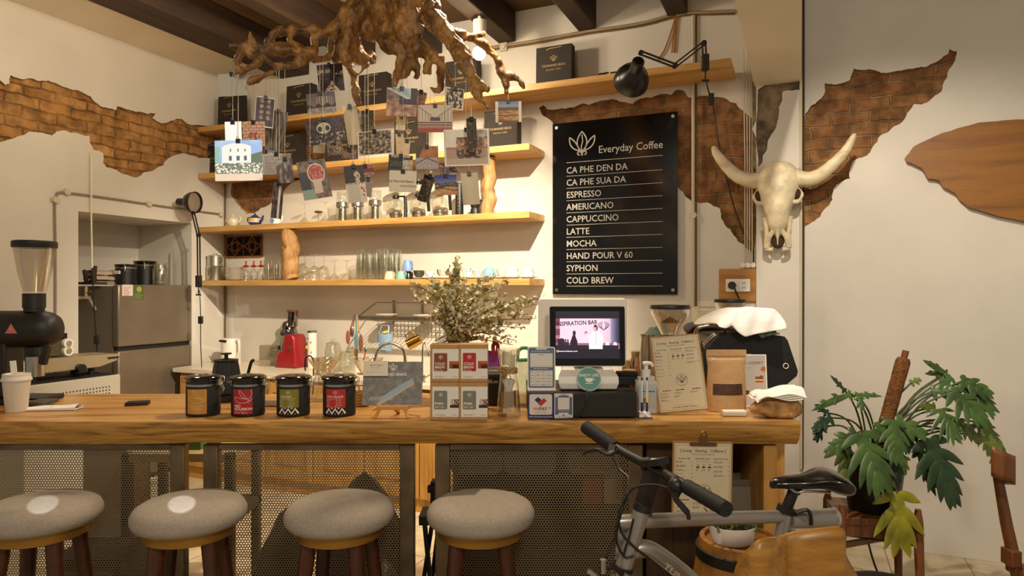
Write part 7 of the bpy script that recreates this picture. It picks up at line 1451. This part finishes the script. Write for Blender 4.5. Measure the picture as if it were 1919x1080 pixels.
# ---------------------------------------------------------------- bicycle
SIL = mat('bike_silver', 'a39c92', .32, .6); RUB = mat('rubber', '15120f', .7, bmp=.2, bs=300); SAD = mat('saddle_black', '0e0c0b', .25, coat=.3)
t = thing('bicycle', 'silver bicycle with black handlebar and saddle in front of the bar', 'bicycle', (.62, 1.78, 0)); B0 = Vector((.62, 1.78, 0))
b_ = lambda px, py, D_: at(px, py, D_)-B0
Dh, Ds = 1.70, 1.86
def part(nm, fn): m = MB(); fn(m); return m.build(nm, t)
hb = [b_(1096, 800, 1.97), b_(1150, 838, 1.88), b_(1215, 873, 1.72), b_(1285, 912, 1.55), b_(1360, 955, 1.40)]
part('handlebar', lambda m: m.tube(smooth_path(hb, 5), .0125, BLACK, 14)); 
for (p, q, s) in ((b_(1097, 801, 1.97), b_(1152, 840, 1.875), .0185), (b_(1286, 913, 1.545), b_(1361, 956, 1.40), .0165)):
    def g(m, p=p, q=q, s=s): m.tube([p.lerp(q, i/12) for i in range(13)], [s*(1.02+.06*(i % 2)) for i in range(13)], RUB, 16)
    part('grip', g)
def lev(m): m.tube(smooth_path([b_(1158, 845, 1.85), b_(1140, 852, 1.84), b_(1122, 845, 1.85), b_(1105, 846, 1.87), b_(1092, 853, 1.88)], 5), [.007]*5+[.006]*11+[.004]*5, BLACK, 8); m.bar(b_(1150, 836, 1.86), b_(1146, 850, 1.85), .02, .016, STEEL)
part('brake_lever', lev)
def lev(m): m.tube(smooth_path([b_(1272, 920, 1.55), b_(1266, 934, 1.53), b_(1278, 950, 1.51), b_(1288, 962, 1.50), b_(1291, 974, 1.50)], 5), [.009]*5+[.007]*11+[.005]*5, BLACK, 8); m.cyl(b_(1266, 905, 1.58), b_(1262, 915, 1.55), .016, BLACK); m.ell(b_(1268, 912, 1.55), .017, BLACK)
part('brake_lever', lev)
def stem(m): m.tube([b_(1212, 872, 1.735), b_(1220, 874, 1.715)], .02, BLACK, 14); m.bar(b_(1224, 880, 1.71), b_(1206, 948, Dh), .036, .03, BLACK); m.tube([b_(1207, 945, Dh), b_(1204, 958, Dh)], [.024, .026], BLACK, 14)
part('stem', stem); part('display', lambda m: (m.bar(b_(1212, 868, 1.70), b_(1243, 866, 1.66), .045, .016, BLACK), m.bar(b_(1220, 863, 1.675), b_(1230, 863, 1.67), .014, .004, SIGNW)))
axF = Vector((dird(1090)*1.66, 1.66, .36))-B0; axR = Vector((dird(1625)*1.92, 1.92, .36))-B0; bb = Vector((dird(1400)*1.82, 1.82, .34))-B0
part('head_tube', lambda m: (m.tube([b_(1203, 956, Dh), b_(1168, 1066, Dh-.01)], .022, SIL, 16), m.tube([b_(1169, 1062, Dh-.01), b_(1167, 1069, Dh-.01)], .026, BLACK, 16)))
part('fork', lambda m: [m.tube([b_(1166, 1070, Dh-.01), b_(1160, 1090, Dh-.015)+Vector((0, s*.045, 0)), axF+Vector((0, s*.055, 0))], [.02, .014, .01], SIL, 10) for s in (-1, 1)])
part('top_tube', lambda m: m.tube([b_(1160, 981, Dh), b_(1197, 978, Dh), b_(1466, 969, Ds)], [.02, .019, .0175], SIL, 16))
part('head_gusset', lambda m: m.add([b_(1160, 972, Dh), b_(1196, 972, Dh), b_(1178, 1040, Dh), b_(1152, 1050, Dh), b_(1160, 972, Dh+.02), b_(1196, 972, Dh+.02), b_(1178, 1040, Dh+.02), b_(1152, 1050, Dh+.02)], [(0, 3, 2, 1), (4, 5, 6, 7), (0, 1, 5, 4), (1, 2, 6, 5), (2, 3, 7, 6), (3, 0, 4, 7)], SIL))
dpt = smooth_path([b_(1180, 1034, Dh), b_(1212, 1030, Dh+.005), b_(1244, 1048, Dh+.015), b_(1278, 1074, Dh+.025)], 6)+[b_(1312, 1103, Dh+.04), bb]; part('down_tube', lambda m: m.tube(dpt, .0225, SIL, 16))
part('seat_tube', lambda m: m.tube([b_(1474, 955, Ds), bb], .019, SIL, 16)); part('seat_post', lambda m: (m.tube([b_(1487, 922, Ds), b_(1473, 958, Ds)], .015, BLACK, 14), m.tube([b_(1474, 950, Ds), b_(1470, 962, Ds)], .024, BLACK, 14), m.tube([b_(1478, 958, Ds-.02), b_(1492, 966, Ds-.02)], .006, BLACK, 8)))
part('rear_tube', lambda m: (m.tube([b_(1478, 974, Ds), b_(1562, 972, Ds+.03)], .0265, SIL, 18), m.tube([b_(1558, 972, Ds+.028), b_(1563, 972, Ds+.031)], .029, mat('tube_end', 'c2bcb0', .3, .6), 18)))
part('strap', lambda m: m.tube(smooth_path([b_(1492, 962, Ds-.03), b_(1512, 957, Ds-.035), b_(1519, 968, Ds-.035), b_(1520, 985, Ds-.03)], 5), .0055, BLACK, 6))
def sad(m):
    C_ = b_(1516, 905, Ds); L_ = .212; xs = [(-.106, .012, -.006, .010), (-.098, .024, .003, .018), (-.07, .030, .007, .024), (-.03, .034, .009, .028), (.0, .044, .014, .030), (.03, .062, .026, .040), (.06, .078, .026, .052), (.085, .080, .016, .050), (.1, .068, .006, .038), (.107, .045, -.004, .02)]
    vs = []; n = 18
    for x, w_, zt_, dp_ in xs:
        for i in range(n):
            a = 2*pi*i/n; vs.append(C_+Vector((x, sin(a)*w_, zt_+(cos(a)*.010 if cos(a) > 0 else cos(a)*dp_)+(-.006*(abs(sin(a))**2)))))
    fs = [(i*n+j, i*n+(j+1) % n, (i+1)*n+(j+1) % n, (i+1)*n+j) for i in range(len(xs)-1) for j in range(n)]+[tuple(range(n)), tuple(reversed(range((len(xs)-1)*n, len(xs)*n)))]
    m.add(vs, fs, SAD)
m = MB(); sad(m); m.build('saddle', t, ang=80, sub=1); part('saddle_rail', lambda m: [m.tube(smooth_path([b_(1470, 908, Ds)+Vector((0, s, 0)), b_(1486, 920, Ds)+Vector((0, s, 0)), b_(1505, 918, Ds)+Vector((0, s, 0)), b_(1550, 920, Ds)+Vector((0, s, 0))], 4), .004, STEEL, 6) for s in (-.02, .02)])
part('seat_clamp', lambda m: m.bar(b_(1482, 914, Ds), b_(1497, 921, Ds), .03, .02, BLACK))
for k, pts in enumerate(([(1147, 852, 1.84), (1160, 880, 1.80), (1177, 897, 1.76), (1176, 925, 1.72), (1165, 960, 1.68), (1155, 1010, 1.67), (1170, 1045, 1.67), (1188, 1043, 1.67)], [(1258, 918, 1.56), (1225, 910, 1.62), (1190, 915, 1.66), (1172, 935, 1.67), (1160, 965, 1.67), (1165, 1000, 1.67), (1190, 1028, 1.67), (1225, 1055, 1.68), (1260, 1085, 1.70)], [(1176, 922, 1.70), (1158, 975, 1.67), (1152, 1010, 1.67), (1135, 1045, 1.66), (1130, 1062, 1.66)], [(1187, 974, 1.66), (1180, 1005, 1.66), (1172, 1030, 1.66), (1168, 1045, 1.66)])): part('cable_housing', lambda m, pts=pts: m.tube(smooth_path([b_(*p) for p in pts], 5), .0032, BLACK, 7))
part('front_brake', lambda m: (m.tube([b_(1130, 1050, 1.64), b_(1131, 1075, 1.64)], .008, STEEL, 8), m.tube(smooth_path([b_(1131, 1066, 1.64), b_(1150, 1064, 1.65), b_(1166, 1078, 1.66)], 4), .007, BLACK, 8), m.bar(b_(1102, 1070, 1.63), b_(1118, 1082, 1.63), .012, .01, STEEL)))
m = MB(); q0, q1 = b_(1252, 1060, Dh), b_(1282, 1084, Dh+.02); m.text('TUNE', .022, mat('frame_print', 'bdb5a6', .5), T(*(b_(1262, 1070, Dh+.0)+Vector((0, -.026, 0)))) @ FR @ RZ(-39), 'CENTER', 0, 1.3); m.build('frame_lettering', t)
for ax, nm in ((axF, 'front_wheel'), (axR, 'rear_wheel')):
    r_ = .335; w_ = MB(); w_.tube([ax+Vector((r_*cos(2*pi*i/48), 0, r_*sin(2*pi*i/48))) for i in range(49)], .02, RUB, 10, caps=False); o = w_.build(nm, t)
    w_ = MB(); w_.tube([ax+Vector((.308*cos(2*pi*i/48), 0, .308*sin(2*pi*i/48))) for i in range(49)], .011, SIL, 8, caps=False); w_.cyl(ax+Vector((0, -.05, 0)), ax+Vector((0, .05, 0)), .018, SIL)
    for i in range(24): a = 2*pi*i/24; w_.tube([ax+Vector((0, .03*(1 if i % 2 else -1), 0)), ax+Vector((.305*cos(a), 0, .305*sin(a)))], .0012, STEEL, 4)
    w_.build('rim_and_spokes', o)
part('chain_stay', lambda m: [m.tube([bb+Vector((0, s*.03, 0)), axR+Vector((0, s*.06, 0))], .01, SIL, 10) for s in (-1, 1)]+[m.tube([b_(1476, 985, Ds)+Vector((0, s*.02, 0)), axR+Vector((0, s*.06, 0))], .009, SIL, 10) for s in (-1, 1)])
part('crank', lambda m: (m.cyl(bb+Vector((0, -.06, 0)), bb+Vector((0, .05, 0)), .02, SIL), m.bar(bb+Vector((0, -.065, 0)), bb+Vector((.14, -.065, -.09)), .02, .012, SIL), m.box(.10, .19, -.14, -.07, -.105, -.085, BLACK, T(*bb)), m.lathe([(.075, -.004), (.09, -.004), (.09, .004), (.075, .004), (.075, -.004)], STEEL, 30, T(*(bb+Vector((0, -.045, 0)))) @ RX(90))))
# ---------------------------------------------------------------- moulded plywood chair in front
PLY = wood('honey_plywood', ['7d5218', 'a5742b', 'b98839'], 0, 3, 14, .35, .05, .25)
pc = Vector((dird(1505)*1.55, 1.55, 0)); t = thing('plywood_chair', 'curved honey plywood chair back in front of the bicycle', 'chair', pc); kk = 1.55/F; zz2 = lambda py: EYE-(py-541)*kk; xx2 = lambda px: (px-1505)*kk
def shell(nm, prof, y0, bul, zb):
    nn = len(prof)-1; pts = smooth_path([Vector(((at(x, y, 1.55+y0-bul*sin(pi*i/nn))-pc).x, at(x, y, 1.55+y0-bul*sin(pi*i/nn)).z, 0)) for i, (x, y) in enumerate(prof)], 6); m = MB(); n = len(pts)-1
    def f(u, v): p = pts[min(n, int(round(u*n)))]; return (p.x*(1-.06*v), y0-bul*sin(pi*u)-bul*.5*v*(1-v)*2+.10*v*v*0, p.y+(zb-p.y)*v)
    m.grid(f, n, 16, PLY); o = m.build(nm, t); s = o.modifiers.new('ply', 'SOLIDIFY'); s.thickness = .012; s.offset = 0; return o
shell('backrest', [(1448, 1016), (1456, 1008), (1472, 1002), (1500, 996), (1540, 991), (1572, 989), (1579, 1000), (1574, 1018), (1582, 1042), (1604, 1082)], .0, .045, .47)
shell('side_wing', [(1376, 1090), (1384, 1060), (1398, 1034), (1418, 1016), (1438, 1010), (1454, 1008), (1468, 1010)], -.05, .05, .47)
m = MB(); m.grid(lambda u, v: (-.19+.36*u, -.26+.30*v, .455+.02*(2*u-1)**2+.012*v), 14, 12, PLY); o = m.build('seat', t); s = o.modifiers.new('ply', 'SOLIDIFY'); s.thickness = .012
for x, y in ((-.15, -.22), (.13, -.22), (-.15, 0), (.13, 0)): MB().tube([(x, y, .45), (x*1.15, y*1.05, .002)], [.012, .010], STEEL, 10).build('leg', t)
# ---------------------------------------------------------------- plant stool, pot, climbing plant
py_ = 3.05; kp = py_/F; zf = lambda y: EYE-(y-541)*kp; xf = lambda x: (x-1632)*kp; pp = Vector((dird(1632)*py_, py_, 0))
t = thing('plant_stool', 'dark wooden chair frame under the potted climbing plant', 'stool', pp, -12); zs = zf(955)
for x, y, tp in ((-.155, -.13, .05), (.15, -.13, .05), (-.15, .14, .02), (.155, .14, .06)):
    MB().tube([(x*1.08, y*1.08, .002), (x, y, zs-.01), (x, y, zs+tp)], [.015, .021, .012], CHAIRW, 12).build('leg', t)
MB().rrect(-.165, .165, -.145, .15, .03, CHAIRW, None, (zs-.032, zs)).build('seat', t, bev=.004)
MB().bar((-.155, -.13, zs-.055), (.15, -.13, zs-.055), .02, .06, CHAIRW).build('apron', t); MB().bar((-.155, .14, zs-.055), (.155, .14, zs-.055), .02, .06, CHAIRW).build('apron', t)
MB().bar((-.155, -.13, zs-.13), (.155, .14, zs-.16), .022, .022, CHAIRW).build('cross_brace', t); MB().bar((.15, -.13, zs-.10), (-.15, .14, zs-.16), .022, .022, CHAIRW).build('cross_brace', t)
pb = pp+Vector((xf(1636), 0, zs+.001)); t = thing('potted_philodendron', 'large split-leaf plant in a black pot on the wooden stool', 'plant', pb)
MB().lathe([(0, .002), (.10, .001), (.105, .01), (.128, .20), (.136, .202), (.136, .225), (.129, .225), (.12, .2), (0, .19)], mat('nursery_pot', '14110e', .4), 36).build('pot', t); MB().disc(.122, mat('soil', '2e2012', .95), T(0, 0, .195)).build('soil', t)
zq = lambda y: EYE-(y-541)*kp-pb.z; xq = lambda x: (x-1636)*kp
m = MB(); p0, p1 = Vector((xq(1652), .02, zq(842))), Vector((xq(1694), .0, zq(672))); P_ = [p0.lerp(p1, i/24) for i in range(25)]; m.tube(P_, [.031+.003*noise.noise((i*1.7, 0, 0)) for i in range(24)]+[.024], mat('coir_pole', '7a4c1f', .95, var=.3, vs=50, bmp=1, bs=120), 16); m.tube([p1, p1+(p1-p0).normalized()*.035], .014, CHAIRW, 10); m.build('coir_pole', t)
LG = [mat('leaf_green', '465f2a', .34, var=.25, vs=12), mat('leaf_dark', '2c4222', .35, var=.25, vs=12), mat('leaf_olive', '66762f', .4, var=.2, vs=12), mat('leaf_yellow', '8f8a1e', .45, var=.25, vs=10)]; STM = mat('petiole', '3f4a22', .5)
def leaf(bx_, by_, tx_, ty_, wd_, col, dy0=0, dy1=0, lobes=5, droop=.25):
    b0_ = Vector((xq(bx_), dy0, zq(by_))); e_ = Vector((xq(tx_), dy1, zq(ty_))); ax = e_-b0_; L_ = ax.length; ax.normalize(); nrm = Vector((0, -1, .35)); nrm = (nrm-ax*nrm.dot(ax)).normalized(); sd = ax.cross(nrm)
    W_ = wd_*kp/2; m = MB(); mid_ = lambda f: b0_+ax*(f*L_)-Vector((0, 0, 1))*droop*L_*f*f*.4
    def blade(o, d, ln, w_, cup, dr):
        d = d.normalized(); s_ = d.cross(nrm).normalized(); vs = []; fs = []; N_ = 8
        for i in range(N_+1):
            f = i/N_; ww = w_*(sin(pi*min(1, .12+f*.88))**.75)*(1 if f < .99 else .05); c_ = o+d*(f*ln)-Vector((0, 0, 1))*dr*ln*f*f-nrm*(dr*.3*ln*f*f)
            vs += [c_+s_*ww-nrm*ww*cup, c_+nrm*.0015, c_-s_*ww-nrm*ww*cup]
        for i in range(N_):
            a = 3*i; fs += [(a, a+1, a+4, a+3), (a+1, a+2, a+5, a+4)]
        m.add(vs, fs, LG[col])
    blade(mid_(.0), mid_(1)-mid_(0), L_*1.02, min(W_*.42, L_*.17), .25, .05)
    n_ = max(2, min(4, lobes-1))
    for s in (1, -1):
        for i in range(n_+1):
            f = .03+.60*i/n_; an = (1.75-1.25*i/n_ if i else 2.1)+.12*sin(bx_+i); ll = W_*(1.25-.45*i/n_ if i else .8); d = ax*cos(an*.72)+sd*s*sin(an*.72)
            blade(mid_(f), d, ll, max(.008, min(L_*.62/n_*.5, W_*.25)), .3, .28)
    m.build('leaf', t, ang=60)
    r0 = Vector((xq(1645)+.03*sin(bx_), .02, .22)); mid = (r0+b0_)/2+Vector((0, 0, .05+.02*abs(bx_-1640)/100))
    return smooth_path([r0, mid, b0_], 7)
STP = []
for a in [(1643,778,1634,848,62,0,-.14,-.20,5,.2),(1640,782,1600,800,46,0,-.12,-.16,3,.3),(1652,780,1700,798,50,0,-.12,-.16,3,.4),(1580,800,1606,890,104,0,-.16,-.24,6,.3),(1578,803,1512,832,50,0,-.12,-.15,4,.4),(1562,830,1556,884,44,2,-.1,-.14,4,.2),(1710,812,1742,920,96,1,-.13,-.2,6,.25),(1702,838,1726,912,40,1,-.08,-.12,4,.2),(1637,902,1639,992,108,3,-.19,-.22,4,.15),(1592,738,1508,746,30,0,-.02,-.06,3,.5),(1588,735,1562,702,18,1,.02,.02,2,.2),(1594,738,1640,734,20,0,-.04,-.06,3,.2),(1598,742,1600,762,26,0,-.06,-.08,2,.1),(1548,780,1504,796,34,1,-.05,-.08,4,.4),(1550,775,1528,756,24,1,0,0,3,.2),(1775,702,1724,670,30,0,.0,-.03,3,.1),(1778,702,1734,696,24,2,.02,0,3,.2),(1772,705,1742,724,34,0,-.04,-.08,3,.2),(1786,712,1836,728,50,0,-.06,-.1,4,.5),(1790,716,1842,764,70,0,-.04,-.1,5,.3),(1742,762,1752,806,70,0,-.08,-.15,5,.2),(1740,760,1702,752,30,2,-.05,-.08,3,.2),(1760,730,1812,780,66,0,-.1,-.16,5,.3),(1732,730,1770,722,40,0,-.06,-.1,4,.2),(1708,718,1726,710,20,2,0,0,3,.1),(1788,788,1822,822,38,2,-.04,-.06,4,.2),(1824,790,1864,834,56,2,-.02,-.06,5,.2),(1840,800,1842,852,40,2,-.03,-.06,4,.1),(1868,835,1874,920,34,2,.0,0,4,.1),(1866,828,1896,850,20,2,.02,.02,2,.2),(1764,803,1790,822,26,1,-.03,-.05,3,.2),(1748,874,1775,918,28,2,-.02,-.04,2,.2),(1650,842,1652,890,36,1,-.12,-.14,3,.2),(1690,790,1668,838,40,1,-.08,-.12,4,.2),(1538,800,1520,822,28,1,-.02,-.04,3,.3),(1668,846,1664,876,24,2,-.12,-.13,3,.2)]: STP.append(leaf(*a))
m = MB()
for P_ in STP: m.tube(P_, .0042, STM, 6)
m.build('leaf_stalks', t)
cable('cable', 'black cable trailing on the floor below the plant stool', [Vector((dird(1612)*3.4, 3.4, .42)), Vector((dird(1640)*3.38, 3.38, .12)), Vector((dird(1690)*3.1, 3.1, .02)), Vector((dird(1760)*2.7, 2.7, .01))], .005, BLACK)
# ---------------------------------------------------------------- chair at the right edge
cy_ = 2.55; kc = cy_/F; ch = Vector((dird(1925)*cy_, cy_, 0)); t = thing('wooden_chair', 'dark wooden chair cut off by the right edge of the photo', 'chair', ch, 0); zc_ = lambda y: EYE-(y-541)*kc; xc_ = lambda x: (x-1925)*kc
m = MB()
for i in range(1): m.grid(lambda u, v: (xc_(1864)+(xc_(1912)-xc_(1864))*u+.012*sin(pi*u), .02+.34*u*0-.06*sin(pi*u)+.10*u, zc_(838)+(zc_(874)-zc_(838))*u+(zc_(918)-zc_(862)+.0)*(v)*(1.0-.1*u)), 12, 5, CHAIRW)
o = m.build('backrest', t); s = o.modifiers.new('thick', 'SOLIDIFY'); s.thickness = .022
MB().tube([(xc_(1880), .03, zc_(895)), (xc_(1893), .02, zc_(985)), (xc_(1908), .0, zc_(1085)), (xc_(1912), -.03, .002)], [.017, .021, .023, .016], CHAIRW, 12).build('back_post', t); MB().tube([(xc_(1912)+.38, .10, zc_(890)), (xc_(1925)+.38, .08, .45), (xc_(1925)+.4, .08, .002)], [.017, .021, .016], CHAIRW, 12).build('back_post', t)
MB().box(xc_(1900), xc_(1900)+.42, -.36, .05, .43, .46, CHAIRW).build('seat', t, bev=.008)
for x in (xc_(1905)+.0, xc_(1905)+.38): MB().tube([(x, -.33, .43), (x, -.34, .002)], [.02, .015], CHAIRW, 12).build('front_leg', t)
MB().box(xc_(1885), xc_(1905), -.03, .03, zc_(1060), zc_(1030), CHAIRW).build('side_bracket', t, bev=.004)
